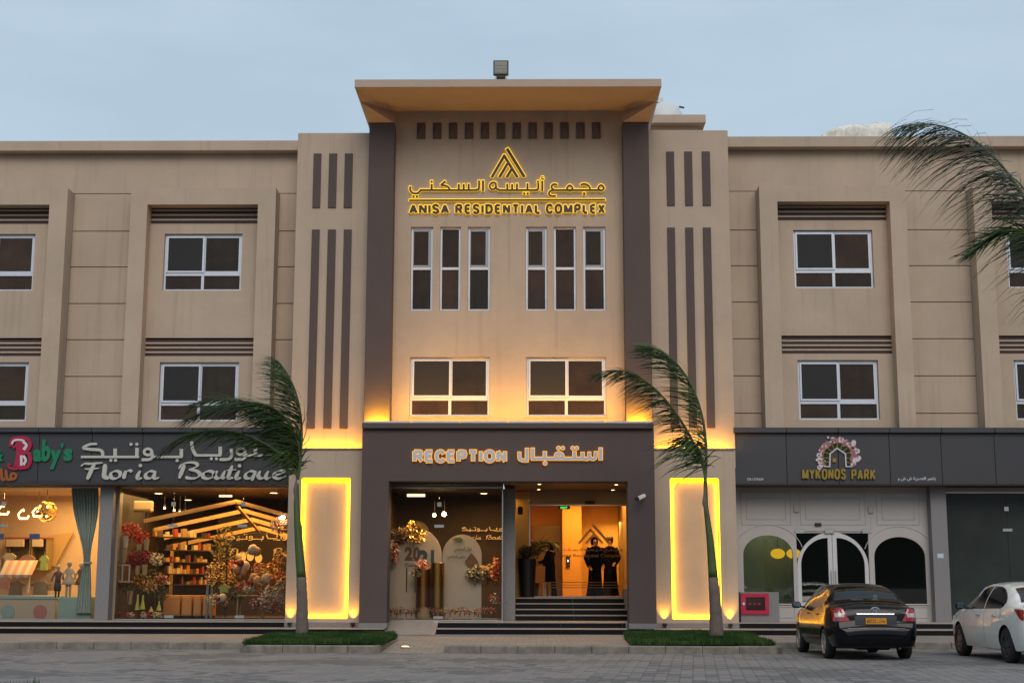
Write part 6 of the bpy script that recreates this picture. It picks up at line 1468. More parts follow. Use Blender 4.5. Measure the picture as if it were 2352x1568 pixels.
# window stand left: buckets, vases and red flowers
bouquet('flower_bunch', 'bright red flower bunch highest at the left of the boutique window', 300, 1218, 1.6, .30, FL['red'], 220, .04)
bouquet('flower_bunch', 'red flowers in front of the air conditioner side of the boutique window', 322, 1234, 1.8, .27, FL['red'], 200, .04)
bouquet('flower_bunch', 'burgundy flower bunch in the middle tier of the boutique stand', 312, 1278, 1.55, .27, FL['burgundy'], 190, .04)
bouquet('flower_bunch', 'burgundy flowers right of the middle tier beside the cream bunch', 338, 1279, 1.7, .22, FL['burgundy'], 150, .04)
bouquet('flower_bunch', 'cream white hydrangea bunch right of the burgundy flowers', 361, 1283, 1.6, .23, FL['white'], 190, .035)
bouquet('flower_bunch', 'dark foliage bunch low in the boutique window stand', 352, 1325, 1.9, .34, FL['dark'], 160, .04)
bouquet('flower_bunch', 'dried brown bunch low in the boutique window stand', 325, 1335, 1.7, .28, FL['pampas'][1:], 120, .04)
for i, (px, py, w, h, m, lb) in enumerate(((288, 1244, .17, .34, PALEV, 'pale grey cone vase under the highest red flowers'), (270, 1276, .26, .42, PALEV, 'wide pale bucket at the left edge of the boutique window'), (285, 1276, .16, .40, TAN, 'tan cone vase beside the wide pale bucket'),
        (336, 1250, .16, .30, TAN, 'tan cone vase right of the upper red flowers'), (319, 1258, .15, .22, TAN, 'tan cone vase between the red and burgundy flowers'), (316, 1309, .15, .26, TAN, 'tan cone vase under the burgundy bunch'), (332, 1308, .16, .30, TAN, 'tan cone vase right of centre in the lower tier'), (298, 1372, .17, .36, TAN, 'tan cone vase near the floor of the boutique window'))):
    vase(lb, px, py, 1.5 + .02 * i, w, h, m)
c = W3(280, 1316, 1.35); t = thing('lantern_frame', (c.x, 1.35, c.z - .24), 'white square lantern frame at the left of the boutique window', 'frame')
fx_, fz_ = .22, .24; q = MB()
for a in ((c.x - fx_, c.x + fx_, c.z - fz_, c.z - fz_ + .03), (c.x - fx_, c.x + fx_, c.z + fz_ - .03, c.z + fz_), (c.x - fx_, c.x - fx_ + .03, c.z - fz_ + .03, c.z + fz_ - .03), (c.x + fx_ - .03, c.x + fx_, c.z - fz_ + .03, c.z + fz_ - .03), (c.x - .0, c.x + .03, c.z - fz_ + .03, c.z + fz_ - .03)): q.box(a[0], a[1], 1.33, 1.37, a[2], a[3])
q.build('frame', cmat('frame_white', (.55, .48, .50)), t)
q = MB(); q.box(c.x - fx_, c.x + fx_, 1.38, 1.7, c.z - fz_, c.z - fz_ + .03); q.build('shelf', MATS['frame_white'], t)
q = MB()
for sx_ in (-1, 1): q.tube([(c.x + sx_ * .2, 1.5, c.z - fz_ - .005), (c.x + sx_ * .02 + .1, 1.5, PZ)], .014, 5)
q.build('trestle_legs', cmat('leg_brown', (.10, .06, .04)), t)
for i, (px, py, h) in enumerate(((316, 1382, .42), (328, 1382, .38), (365, 1390, .26), (347, 1398, .14))):
    c = W3(px, py, 1.45); q = MB(); q.lathe((c.x, 1.45, c.z - h / 2), [(.075, 0), (.03, h * .6), (.022, h), (.001, h)], 12)
    meta(q.build('paper_cone', cmat('paper_lime', (.50, .50, .10))), 'lime yellow paper cone on the boutique window floor, %s from the left' % ('first', 'second', 'rightmost', 'small third')[i], 'paper cone', 'lime paper cones on the window floor')
for i, (px, kind) in enumerate(((275, 'burgundy'), (293, 'red'), (300, 'white'), (316, 'burgundy'), (330, 'white'), (345, 'red'), (357, 'white'), (366, 'white'))):
    bouquet('flower_bunch', '%s flowers lying on the boutique window floor at place %s along the glass' % (kind, ('one', 'two', 'three', 'four', 'five', 'six', 'seven', 'eight')[i]), px, 1411, 1.25, .10, FL[kind], 60, .03, 'flowers along the boutique window floor')
# air conditioner, strip light, chandelier star
c = W3(329, 1163, 2.4); t = thing('air_conditioner', (c.x, 2.4, c.z), 'cream wall air conditioner high in the left corner of the boutique', 'air conditioner')
q = MB(); q.bbox(c.x - .26, c.x + .26, 2.3, 2.55, c.z - .15, c.z + .16, .03); q.build('casing', cmat('ac_cream', (.42, .32, .22)), t); q = MB(); q.box(c.x - .24, c.x + .24, 2.29, 2.299, c.z - .12, c.z - .07); q.build('flap', cmat('ac_flap', (.12, .09, .06)), t)
q = MB(); q.box(c.x + .06, c.x + .10, 2.45, 2.5, c.z - .9, c.z - .16); q.build('pipe_cover', BLACK, t)
for px, py, nm_ in ((518, 1138.5, 'tube light over the boutique entrance in front of the gable'),):
    c = W3(px, py, 1.4); t = thing('tube_light', (c.x, 1.4, c.z), nm_, 'tube light'); q = MB(); q.bbox(c.x - .18, c.x + .18, 1.37, 1.45, c.z - .03, c.z + .03, .01); q.build('diffuser', emat('tube_glow', (1.0, .80, .55), 1.3), t); q = MB(); q.tube([(c.x, 1.41, c.z + .031), (c.x, 1.41, cz - .01)], .01, 5); q.build('rod', BLACK, t)
for px, py, r_, s_, nm_ in ((650, 1187.5, .055, 60, 'dazzling bare spot bulb at the right end of the gable'), (643, 1189, .03, 20, 'smaller bare bulb left of the dazzling one')):
    c = W3(px, py, 1.5); t = thing('bare_bulb', tuple(c), nm_, 'bulb'); q = MB(); q.ball(c, r_, 8); q.build('bulb', emat('bulb_%d' % s_, (1.0, .72, .35), s_), t, smooth=True); q = MB(); q.tube([(c.x, c.y, c.z + r_ * .9), (c.x, c.y, cz - .01)], .006, 5); q.build('cord', BLACK, t)
for k, (px, py) in enumerate(((378, 1163), (400, 1168.5), (413, 1172), (425, 1172.5))):
    c = W3(px, py, 3.0); t = thing('track_spot', tuple(c), 'small lit track spot behind the left rafters, %s of four' % ('first', 'second', 'third', 'last')[k], 'spotlight', 'track spots in the boutique'); q = MB(); q.tube([c + Vector((0, 0, .05)), c + Vector((.01, -.02, -.03))], .03, 8); q.build('head', BLACK, t); q = MB(); q.ball(c + Vector((.015, -.05, -.04)), .03, 6); q.build('lamp', emat('track_glow', (1, .72, .35), 14), t); q = MB(); q.tube([(c.x, c.y, c.z + .051), (c.x, c.y, cz - .01)], .006, 5); q.build('rod', BLACK, t)
for k, (px, py) in enumerate(((547, 1281), (557, 1279), (575, 1277), (594, 1281))):
    c = W3(px, py, 3.2 + .2 * k); t = thing('paper_lantern', tuple(c), ('grey white unlit balloon beside the glowing lanterns', 'glowing amber oval lantern, left of three', 'glowing amber oval lantern, middle of three', 'glowing amber oval lantern, right of three')[k], 'lantern', 'oval lanterns in the boutique')
    q = MB(); q.ball(c, .115, 10, sq=(.9, .9, 1.15)); q.build('globe', cmat('balloon_grey', (.40, .34, .27)) if k == 0 else emat('lantern_amber', (1.0, .45, .07), 1.1), t, smooth=True); q = MB(); q.tube([(c.x, c.y, c.z + .12), (c.x, c.y, cz - .01)], .004, 4); q.build('cord', BLACK, t)
# gold lettering on the dark back wall
pjw = plane_proj(519.5 - 620 * .1, 1218, .105, 6.4)
t = thing('wall_lettering', (W3(580, 1260, 6.4).x, 6.4, W3(580, 1260, 6.4).z), 'gold lettering Floria Boutique in Latin and Arabic on the dark inner wall of the shop', 'lettering')
def remap(st, ox, oy, k, dx, dy): return [([((p[0] - ox) * k + dx, (p[1] - oy) * k + dy) for p in s_[0]],) + tuple(s_[1:3]) + ((s_[3] * k,) if len(s_) > 3 else ()) for s_ in st]
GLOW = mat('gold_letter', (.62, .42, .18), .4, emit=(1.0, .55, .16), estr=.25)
idp = lambda p: at(p[0], p[1], 6.4)
box('letter_wall', ax(500, 1260, 6.5), ax(668, 1260, 6.5), 6.45, 6.5, PZ, gz1L - .5, mat('letter_wall', (.022, .015, .012), .6), B)
K_ = .088
for st in AR3[:7] : glyph('letter', remap(st, 620, 100, K_ * 1.25, 519, 1223), 2.6, idp, 6.40, 6.44, GLOW, t)
for st in AR3[7:]: glyph('letter', remap(st, 1470, 100, K_ * 1.25, 612, 1223), 2.6, idp, 6.40, 6.44, GLOW, t)
for k_ in ('F', 'l', 'o', 'r', 'i', 'idot', 'a'): glyph('letter', remap(SCR[k_], 620, 270, .13, 521, 1258), 3.2, idp, 6.40, 6.44, GLOW, t, nib=(None if 'dot' in k_ else NB))
for k_ in ('B', 'o2', 'u', 't', 'i2', 'i2dot', 'q', 'u2', 'e'): glyph('letter', remap(SCR[k_], 1372, 270, .13, 628, 1258), 3.2, idp, 6.40, 6.44, GLOW, t, nib=(None if 'dot' in k_ else NB))
# balloon and flower arrangements on the right half
BAL = [cmat('balloon_tan', (.50, .28, .14), .3), cmat('balloon_cream', (.55, .46, .36), .3), cmat('balloon_brown', (.22, .09, .04), .3), cmat('balloon_wine', (.24, .03, .03), .3)]
def balloons(label, pts, Y, group):
    c = W3(pts[0][0], pts[0][1], Y); t = thing('balloon_cluster', tuple(c), label, 'balloons', group)
    for px, py, r_ in pts: q = MB(); p = W3(px, py, Y + rg.uniform(-.12, .12)); q.ball(p, r_, 9, sq=(1, 1, 1.1)); q.build('balloon', rg.choice(BAL), t, smooth=True)
balloons('cluster of brown and cream balloons below the glowing lanterns', [(552, 1292, .11), (563, 1300, .14), (545, 1307, .12), (558, 1313, .10), (551, 1325, .13)], 2.2, 'balloon clusters')
balloons('tan balloons around the wall lettering near the right jamb', [(581, 1262, .14), (590, 1266, .12), (575, 1266, .08)], 2.0, 'balloon clusters')
balloons('mixed balloons low right of centre in the boutique window', [(583, 1328, .14), (592, 1335, .15), (576, 1338, .11), (601, 1322, .12), (612, 1330, .16)], 1.9, 'balloon clusters')
balloons('tan and pale pair of balloons near the floor of the boutique door', [(511, 1373, .12), (517, 1388, .11), (500, 1374, .08)], 1.7, 'balloon clusters')
bouquet('flower_tree', 'tall dark leafy tree left of the gold wall lettering', 512, 1262, 3.0, .75, FL['dark'] + [cmat('leaf_gold', (.30, .17, .04))], 420, .05, cat='artificial tree', sq=(.5, .4, 1))
bouquet('flower_tree', 'rust coloured dried shrub in the middle of the boutique', 500, 1318, 2.6, .42, FL['pampas'], 300, .045, cat='dried shrub')
bouquet('flower_bunch', 'gold glitter arrangement right of the balloons', 618, 1316, 2.1, .36, FL['pampas'][:2] + [GOLD], 300, .045)
bouquet('flower_bunch', 'orange arrangement beside the right jamb of the boutique window', 640, 1335, 1.9, .38, [cmat('petal_coral', 0), cmat('petal_amber', (.55, .25, .05)), cmat('pampas_tan', 0)], 320, .05)
bouquet('flower_bunch', 'white blossom branch standing low near the right jamb', 612, 1372, 1.5, .30, [cmat('petal_white', 0), cmat('petal_blush', (.55, .40, .38))], 170, .045, sq=(.8, .7, 1.2))
bouquet('flower_bunch', 'second white blossom branch at the right jamb', 641, 1358, 1.5, .32, [cmat('petal_white', 0), cmat('petal_blush', 0)], 140, .045, sq=(.55, .6, 1.2))
bouquet('flower_bunch', 'white flowers beside the pair of low balloons', 492, 1376, 1.6, .20, [cmat('petal_white', 0), cmat('leaf_pale', (.22, .28, .2))], 100, .04)
bouquet('flower_bunch', 'hanging pink peonies under the bright bulb', 641, 1206, 1.7, .28, [cmat('petal_peony', (.45, .22, .16)), cmat('petal_blush', 0)], 220, .05)
bouquet('flower_bunch', 'mixed bright flowers above the gold arrangement', 597, 1308, 2.3, .26, FL['mixed'], 220, .04)
bouquet('flower_bunch', 'mixed flowers low at the right of the boutique window', 627, 1392, 1.6, .22, FL['mixed'], 150, .04)
extra = (('burgundy', 305, 1290, 1.6, .22), ('dark', 290, 1345, 1.8, .26), ('pampas', 345, 1345, 1.7, .24), ('mixed', 370, 1330, 2.0, .22), ('dark', 372, 1362, 1.9, .24), ('pampas', 530, 1330, 2.6, .30), ('mixed', 560, 1345, 2.1, .20), ('white', 572, 1352, 1.8, .16), ('pampas', 606, 1345, 1.8, .26), ('mixed', 634, 1300, 2.4, .26), ('pampas', 648, 1280, 2.2, .28), ('mixed', 585, 1385, 1.7, .17), ('pampas', 655, 1395, 1.5, .20), ('dark', 540, 1372, 2.2, .24), ('mixed', 535, 1300, 2.8, .22), ('red', 600, 1362, 1.7, .14))
for i, (k_, px, py, yy, r_) in enumerate(extra):
    bouquet('flower_bunch', {'burgundy': 'deep burgundy', 'dark': 'dark leafy', 'pampas': 'golden dried', 'mixed': 'many coloured', 'white': 'cream white', 'red': 'scarlet'}[k_] + ' bunch %s, boutique window' % ('tucked below the upper red flowers', 'low at the far left', 'under the cream hydrangeas', 'left of the shelf uprights', 'just above the orange counter end', 'right of the rust coloured shrub', 'left of the low mixed balloons', 'under the lantern balloons', 'behind the low mixed balloons', 'above the orange arrangement', 'against the right jamb at lantern height', 'on the floor under the wooden table', 'at the very foot of the right jamb', 'behind the star shaped box', 'beside the dark leafy tree', 'between table and blossom branch')[i], px, py, yy, r_, FL[k_], int(240 * r_ / .2), .034)
c = W3(515, 1351, 1.9); q = MB(); pts = []
for k in range(10): a = math.pi / 2 + math.pi * k / 5; r_ = .19 if k % 2 == 0 else .12; pts.append((c.x + r_ * math.cos(a), c.z + r_ * .75 * math.sin(a)))
q.prism(pts, 1.88, 1.98); meta(q.build('star_box', cmat('star_green', (.38, .42, .10))), 'yellow green star shaped box in the boutique doorway', 'box')
c = W3(575, 1370, 2.3)
t = thing('wooden_table', (c.x, 2.3, PZ), 'small wooden table low in the middle of the boutique window', 'table'); q = MB(); q.bbox(c.x - .35, c.x + .35, 2.1, 2.6, c.z, c.z + .05, .01); q.build('tabletop', WOOD, t)
for a, b in ((-.32, 2.14), (.32, 2.14), (-.32, 2.56), (.32, 2.56)): q = MB(); q.box(c.x + a - .02, c.x + a + .02, b - .02, b + .02, PZ, c.z - .002); q.build('leg', WOOD, t)
# hoop arch
q = MB(); c = W3(590, 1300, 2.4); q.tube([(c.x + .85 * math.cos(math.pi * k / 20), 2.4, W3(590, 1262, 2.4).z + .45 * math.sin(math.pi * k / 20)) for k in range(21)], .015, 6)
t = thing('hoop_arch', (c.x, 2.4, PZ), 'thin black hoop arch behind the balloons in the boutique', 'arch'); q.build('hoop', BLACK, t)
for s_ in (-1, 1): q = MB(); q.tube([(c.x + s_ * .85, 2.4, PZ), (c.x + s_ * .85, 2.4, W3(590, 1262, 2.4).z)], .015, 6); q.build('post', BLACK, t)
c = W3(476, 1340, 3.0)
for k, px in enumerate((477, 487)): q = MB(); x_ = ax(px, 1330, 2.8); q.box(x_ - .03, x_ + .03, 2.8, 2.86, PZ, W3(px, 1296, 2.8).z); meta(q.build('display_post', cmat('post_grey', (.22, .22, .22))), ('left', 'right')[k] + ' of two grey display posts beside the boutique shelves', 'post')

# ---------------- kids' clothes shop -------------------------------------------
CREAM = cmat('cream_paint', (.62, .50, .36)); AQUA = cmat('aqua_box', (.34, .50, .47)); MINT = cmat('curtain_mint', (.44, .54, .51), .8, var=.1)
# curtain, gathered at the waist
c0 = W3(196, 1120, 1.35); V = []; F = []; nz_, nx = 26, 56
for j in range(nz_ + 1):
    v = j / nz_; py = 1119 + (1407 - 1119) * v
    pinch = 1 if v < .0 else (1 - .76 * math.sin(min(v / .60, 1) * math.pi / 2) ** 3) if v < .60 else .24 + .34 * ((v - .6) / .4) ** .8
    cxp = 195 + 5 * math.sin(min(v / .6, 1) * math.pi / 2) + (v - .6 if v > .6 else 0) * -22
    for i in range(nx + 1):
        u = i / nx - .5; p = W3(cxp + u * 64 * pinch, py, 1.35); p.y += .045 * math.sin(u * 58) * (.4 + pinch * .6) + .02 * math.sin(u * 23 + v * 3); V.append(p)
for j in range(nz_):
    for i in range(nx): k = j * (nx + 1) + i; F.append((k, k + 1, k + nx + 2, k + nx + 1))
t = thing('curtain', (c0.x, 1.35, PZ), 'blue green curtain tied at the waist beside the granite pier', 'curtain'); mesh('fabric', V, F, MINT, t, smooth=True)
p = W3(201, 1292, 1.3); q = MB(); q.lathe((p.x, 1.35, p.z - .03), [(.10, 0), (.105, .03), (.10, .06)], 14, cap=False); q.build('tieback', MINT, t)
# market stall with striped awning
t = thing('market_stall', (W3(45, 1400, 1.9).x, 1.9, PZ), 'white toy market stall with peach striped awning in the kids shop window', 'stall')
ST = [cmat('stripe_cream', (.62, .58, .46)), cmat('stripe_peach', (.66, .34, .20))]
n = 8
for k in range(n):
    a0_, a1_ = 5 + k * 74 / n - 6, 5 + (k + 1) * 74 / n - 6; b0_, b1_ = a0_ + 15, a1_ + 15
    p = [W3(a0_, 1319, 1.7), W3(a1_, 1319, 1.7), W3(b1_, 1286, 2.3), W3(b0_, 1286, 2.3)]
    q = MB(); q.add(p + [w_ - Vector((0, 0, .02)) for w_ in p], [(0, 1, 2, 3), (7, 6, 5, 4), (0, 4, 5, 1), (1, 5, 6, 2), (2, 6, 7, 3), (3, 7, 4, 0)])
    d = p[1] - p[0]; sc_ = [p[0] + Vector((0, -.003, 0)), p[1] + Vector((0, -.003, 0)), p[1] + Vector((0, -.003, -.05)), p[0] + d * .75 + Vector((0, -.003, -.08)), p[0] + d * .25 + Vector((0, -.003, -.08)), p[0] + Vector((0, -.003, -.05))]
    q.add(sc_, [(5, 4, 3, 2, 1, 0)]); q.build('awning_stripe', ST[k % 2], t)
x_ = ax(65, 1340, 2.0); q = MB(); q.box(x_ - .03, x_ + .03, 1.97, 2.03, PZ + .7, W3(65, 1319, 2.0).z); q.build('post', CREAM, t)
x0, x1 = ax(-20, 1380, 1.8), ax(128, 1380, 1.8); zt = az(1378, 1.8); q = MB(); q.bbox(x0, x1, 1.8, 2.5, PZ, zt, .01); q.build('counter', CREAM, t)
q = MB(); q.bbox(x0 - .03, x1 + .02, 1.77, 2.5, zt + .002, zt + .10, .01); q.build('counter_top', AQUA, t)
for k, (px, mm) in enumerate(((18, AQUA), (92, cmat('disc_pink', (.55, .22, .20))))): q = MB(); p = W3(px, 1404, 1.79); q.lathe((p.x, 1.78, p.z), [(.19, -.008), (.19, .008)], 22, axis='Y'); q.build('disc', mm, t)
x0, x1 = ax(133, 1390, 1.5), ax(210, 1390, 1.5); zt = az(1372, 1.5); q = MB(); q.bbox(x0, x1, 1.5, 2.1, PZ, zt, .008); meta(q.build('display_plinth', AQUA), 'pale aqua display plinth under the dressed child mannequins', 'plinth')
def mannequin(label, px, foot, head, Y, top, bottom, skirt, lean=0):
    F0 = W3(px, foot, Y); H0 = W3(px, head, Y); h = H0.z - F0.z; t = thing('mannequin', tuple(F0), label, 'mannequin', 'child mannequins in the window'); x_, z = F0.x, F0.z
    SK = cmat('mannequin_skin', (.45, .40, .34))
    q = MB()
    for s_ in (-1, 1): q.tube([(x_ + s_ * .05 * h, Y, z), (x_ + s_ * .045 * h, Y, z + .45 * h)], [.028 * h, .045 * h], 8)
    q.build('legs', SK if skirt else bottom, t, smooth=True)
    q = MB(); q.ball((x_, Y, z + .91 * h), .075 * h, 9, sq=(.9, .95, 1.15)); q.tube([(x_, Y, z + .80 * h), (x_, Y, z + .86 * h)], .03 * h, 8); q.build('head', SK, t, smooth=True)
    q = MB(); q.lathe((x_, Y, z), ([(.19 * h, .34 * h), (.20 * h, .36 * h), (.13 * h, .5 * h)] if skirt else [(.10 * h, .42 * h)]) + [(.085 * h, .58 * h), (.11 * h, .74 * h), (.075 * h, .80 * h), (.03 * h, .82 * h)], 16, sy=.7); q.build('dress' if skirt else 'shirt', top, t, smooth=True)
    if not skirt: q = MB(); q.lathe((x_, Y, z), [(.11 * h, .18 * h), (.12 * h, .30 * h), (.10 * h, .44 * h)], 14, sy=.7); q.build('trousers', bottom, t, smooth=True)
    for s_ in (-1, 1): q = MB(); q.tube([(x_ + s_ * .10 * h, Y, z + .76 * h), (x_ + s_ * .16 * h, Y - .01, z + .62 * h), (x_ + s_ * (.20 - lean) * h, Y - .04, z + .48 * h)], [.03 * h, .025 * h, .018 * h], 7); q.build('arm', top if not skirt else SK, t, smooth=True)
mannequin('child mannequin in dark shirt and navy trousers', 184 - 0, 1370, 1290, 1.9, cmat('cloth_plum', (.13, .07, .07)), cmat('cloth_navy', (.05, .05, .09)), True)
mannequin('child mannequin in a white flared dress', 156, 1370, 1287, 1.7, cmat('cloth_white', (.50, .46, .40)), cmat('cloth_white', 0), True)
mannequin('child mannequin in maroon top and black trousers beside the striped stall', 131, 1370, 1296, 1.75, cmat('cloth_maroon', (.16, .08, .09)), cmat('cloth_black', (.04, .04, .05)), False)
# chandelier of gold discs, wall lamps, toy houses and clothes
c = W3(107, 1174, 2.0); t = thing('globe_chandelier', tuple(c), 'round gold disc chandelier with bright bulbs in the kids shop', 'chandelier')
q = MB(); r2 = random.Random(4)
for _ in range(90):
    d = Vector((r2.gauss(0, 1), r2.gauss(0, 1), r2.gauss(0, 1))).normalized(); p = c + d * .29; a = d.orthogonal().normalized(); b = d.cross(a); s_ = .05; q.add([p + (a * math.cos(k * math.pi / 3) + b * math.sin(k * math.pi / 3)) * s_ for k in range(6)], [(0, 1, 2, 3, 4, 5)])
o = q.build('gold_discs', GOLD, t); o['kind'] = 'stuff'
for d in ((-.12, -.2, .14), (.1, -.22, .12), (-.18, -.2, -.02), (-.02, -.25, .02), (.08, -.22, -.15), (-.1, -.22, -.14)): q = MB(); q.ball(c + Vector(d), .032, 6); q.build('bulb', emat('bulb_warm', (1.0, .66, .25), 9), t)
q = MB(); q.tube([(c.x, c.y, c.z + .28), (c.x, c.y, cz - .01)], .01, 5); q.build('rod', BLACK, t)
for k, (px, py) in enumerate(((9, 1172), (55, 1182), (88, 1177))):
    c = W3(px, py, 2.6); t = thing('lit_wall_ornament', tuple(c), 'glowing swan shaped ornament lamp in the kids shop, %s of three' % ('left', 'middle', 'right')[k], 'lamp', 'ornament lamps in the kids shop')
    q = MB(); q.tube([c + Vector((-.12, 0, -.1)), c + Vector((.1, 0, -.1)), c + Vector((.14, 0, -.02))], .03, 7); q.tube([c + Vector((-.12, 0, -.1)), c + Vector((-.16, 0, .02)), c + Vector((-.08, 0, .12)), c + Vector((-.02, 0, .16)), c + Vector((-.01, 0, .1))], .025, 7); q.build('tube', emat('ornament_glow', (1.0, .62, .2), 6), t)
    q = MB(); q.tube([c + Vector((0, 0, .14)), Vector((c.x, c.y, cz - .01))], .005, 4); q.build('wire', BLACK, t)
for k, (px0_, px1_, lb) in enumerate(((12, 70, 'left toy house box with red roof edge on the kids shop wall'), (72, 108, 'right toy house box with red roof edge on the kids shop wall'))):
    yb_ = 4.4; x0, x1 = ax(px0_, 1250, yb_), ax(px1_, 1250, yb_); z0, z1 = az(1306, yb_), az(1238, yb_)
    t = thing('toy_house_shelf', ((x0 + x1) / 2, yb_, z0), lb, 'shelf box')
    q = MB(); q.box(x0, x1, yb_ + .5, yb_ + .53, z0, z1); q.box(x0, x0 + .03, yb_, yb_ + .5, z0, z1); q.box(x1 - .03, x1, yb_, yb_ + .5, z0, z1); q.box(x0, x1, yb_, yb_ + .5, z0 - .03, z0); q.build('case', cmat('house_olive', (.30, .23, .10)), t)
    q = MB(); q.box(x0 - .03, x1 + .03, yb_ - .03, yb_ + .5, z1 + .002, z1 + .04); q.build('roof_edge', cmat('roof_red', (.45, .07, .03)), t)
    q = MB(); q.bbox(x0 + .03, x0 + (x1 - x0) * .75, yb_ - .05, yb_ + .04, z1 - .24, z1 - .02, .01); q.build('sign_board', CREAM, t)
for k, (px, py, w_) in enumerate(((5, 1233, 22), (81, 1233, 34))):
    yb_ = 1.0; x0, x1 = ax(px - w_ / 2 + 5, py, yb_), ax(px + w_ / 2 - 5, py, yb_); q = MB(); q.bbox(x0, x1, .93, .948, az(py + 7, yb_), az(py - 6, yb_), .002); meta(q.build('window_sticker', cmat('sticker_navy', (.04, .06, .13))), ('left', 'right')[k] + ' small navy sticker on the kids shop glass', 'sticker')
p = [W3(110, 1230, 5.1), W3(170, 1222, 5.1), W3(148, 1262, 5.1), W3(128, 1300, 5.1), W3(118, 1300, 5.1)]; q = MB(); q.prism([(v.x, v.z) for v in p], 5.02, 5.12)
meta(q.build('wall_tree', cmat('wall_tree_tan', (.50, .33, .15))), 'tan painted tree shape on the back wall of the kids shop', 'wall decoration')
CL = [cmat('clothes_tan', (.35, .25, .15)), cmat('clothes_grey', (.18, .15, .13)), cmat('clothes_rose', (.40, .20, .16)), cmat('clothes_lime', (.32, .42, .12)), cmat('clothes_cream', (.52, .44, .30)), cmat('clothes_teal', (.10, .25, .24))]
for k, (px, py, w_, h_, yy, ci) in enumerate(((20, 1286, .30, .42, 3.6, 4), (62, 1290, .34, .40, 3.4, 2), (100, 1292, .20, .42, 3.2, 3), (36, 1350, .40, .40, 2.9, 1), (92, 1350, .42, .38, 2.7, 1), (118, 1335, .30, .5, 3.0, 0), (10, 1335, .28, .4, 2.8, 2), (188, 1345, .2, .5, 3.0, 4))):
    c = W3(px, py, yy); q = MB(); sh_ = [(-w_ * .5, 0), (w_ * .5, 0), (w_ * .42, h_ * .7), (w_ * .6, h_ * .62), (w_ * .66, h_ * .78), (w_ * .22, h_), (-w_ * .22, h_), (-w_ * .66, h_ * .78), (-w_ * .6, h_ * .62), (-w_ * .42, h_ * .7)]
    q.prism([(c.x + a, c.z - h_ / 2 + b) for a, b in sh_], yy, yy + .08); t = thing('hanging_shirt', tuple(c), '%s child shirt hanging in the kids shop %s' % (('cream', 'rose', 'lime green', 'grey', 'dark grey', 'tan', 'dusty rose', 'pale')[k], ('at the upper left', 'above the awning', 'right of the awning top', 'under the awning left', 'under the awning right', 'beside the maroon mannequin', 'at the left edge low', 'behind the curtain')[k]), 'clothes', 'clothes hanging in the kids shop')
    q.build('cloth', CL[ci], t); q = MB(); q.tube([(c.x, yy + .04, c.z + h_ / 2), (c.x, yy + .04, c.z + h_ / 2 + .1)], .008, 5); q.build('hanger_hook', STEEL, t)

# ---------------- portal display window ------------------------------------------
dfz = PZ
lamp_area('display_lamp', (-2.0, 1.6, dz1 - .2), 1.8, .8, 140, (1.0, .60, .24), parent=B)
lamp_area('display_lamp', (-1.0, 3.2, dz1 - .1), 1.0, .8, 26, (1.0, .55, .15), parent=B)
CRM = cmat('arch_cream', (.60, .50, .38), .6)
def archpanel(label, px0_, px1_, top, Y, parent=None):
    x0, x1 = ax(px0_, 1300, Y), ax(px1_, 1300, Y); zt = az(top, Y); r_ = (x1 - x0) / 2; q = MB(); q.prism(arch_poly(x0, x1, dfz + .002, zt - r_ * 1.06, 24, r_ * 1.06), Y, Y + .05); t = thing('arch_panel', ((x0 + x1) / 2, Y, dfz), label, 'display panel', 'cream arch panels in the portal window'); q.build('panel', CRM, t); return t
A1 = archpanel('tall cream arch panel with 2021 numerals behind the gold cylinders', 884 + 10, 1014, 1212, 1.55)
A2 = archpanel('lower cream arch panel with green writing at the right of the display', 1016, 1106, 1227, 1.45)
A3 = archpanel('narrow cream arch panel at the left edge of the display', 852, 912, 1228, 1.35)
NUM = cmat('numeral_teal', (.06, .09, .08)); NUM2 = cmat('numeral_brown', (.18, .08, .04))
def fit(parent, s, x0, x1, yt, yb, Y, m, off=.03, d=.01):
    (xa, zt_), (xb, zb_) = at(x0, yt, Y), at(x1, yb, Y); return put_text('lettering', s, xa, xb, zb_, zt_, Y, d, m, parent, off)
fit(A1, '2', 930, 948, 1255, 1286, 1.545, NUM2, .05, .02); fit(A1, '0', 949, 965, 1255, 1288, 1.545, NUM2, .05, .02); fit(A1, '2', 960, 984, 1262, 1300, 1.54, NUM, .05, .02); fit(A1, '1', 990, 997, 1262, 1299, 1.545, NUM, .05, .02)
fit(A1, 'Consol', 930, 968, 1293, 1301, 1.545, NUM2, .02)
fit(A2, '\uFEF2\uFEE8\uFEB8\uFECC\uFEE4\uFEDF\uFE8D \uFEDD\uFE8E\uFEEE\uFEE7', 1043, 1083, 1255, 1268, 1.445, cmat('ink_olive', (.22, .24, .08)), .03); fit(A2, '\uFEF2\uFEE8\uFEB8\uFECC\uFEE4\uFEDF\uFE8D \uFEDD\uFEEE\uFED4\uFEDF\uFEC3', 1028, 1070, 1273, 1284, 1.445, MATS['ink_olive'], .03)
q = MB(); p = W3(1052, 1239, 1.44); q.prism([(p.x - .13, p.z + .05), (p.x - .05, p.z - .03), (p.x + .04, p.z - .07), (p.x + .1, p.z - .06), (p.x + .14, p.z), (p.x + .06, p.z + .07), (p.x - .04, p.z + .06)], 1.43, 1.448); q.build('painted_leaf', cmat('leaf_paint', (.16, .20, .04)), A2)
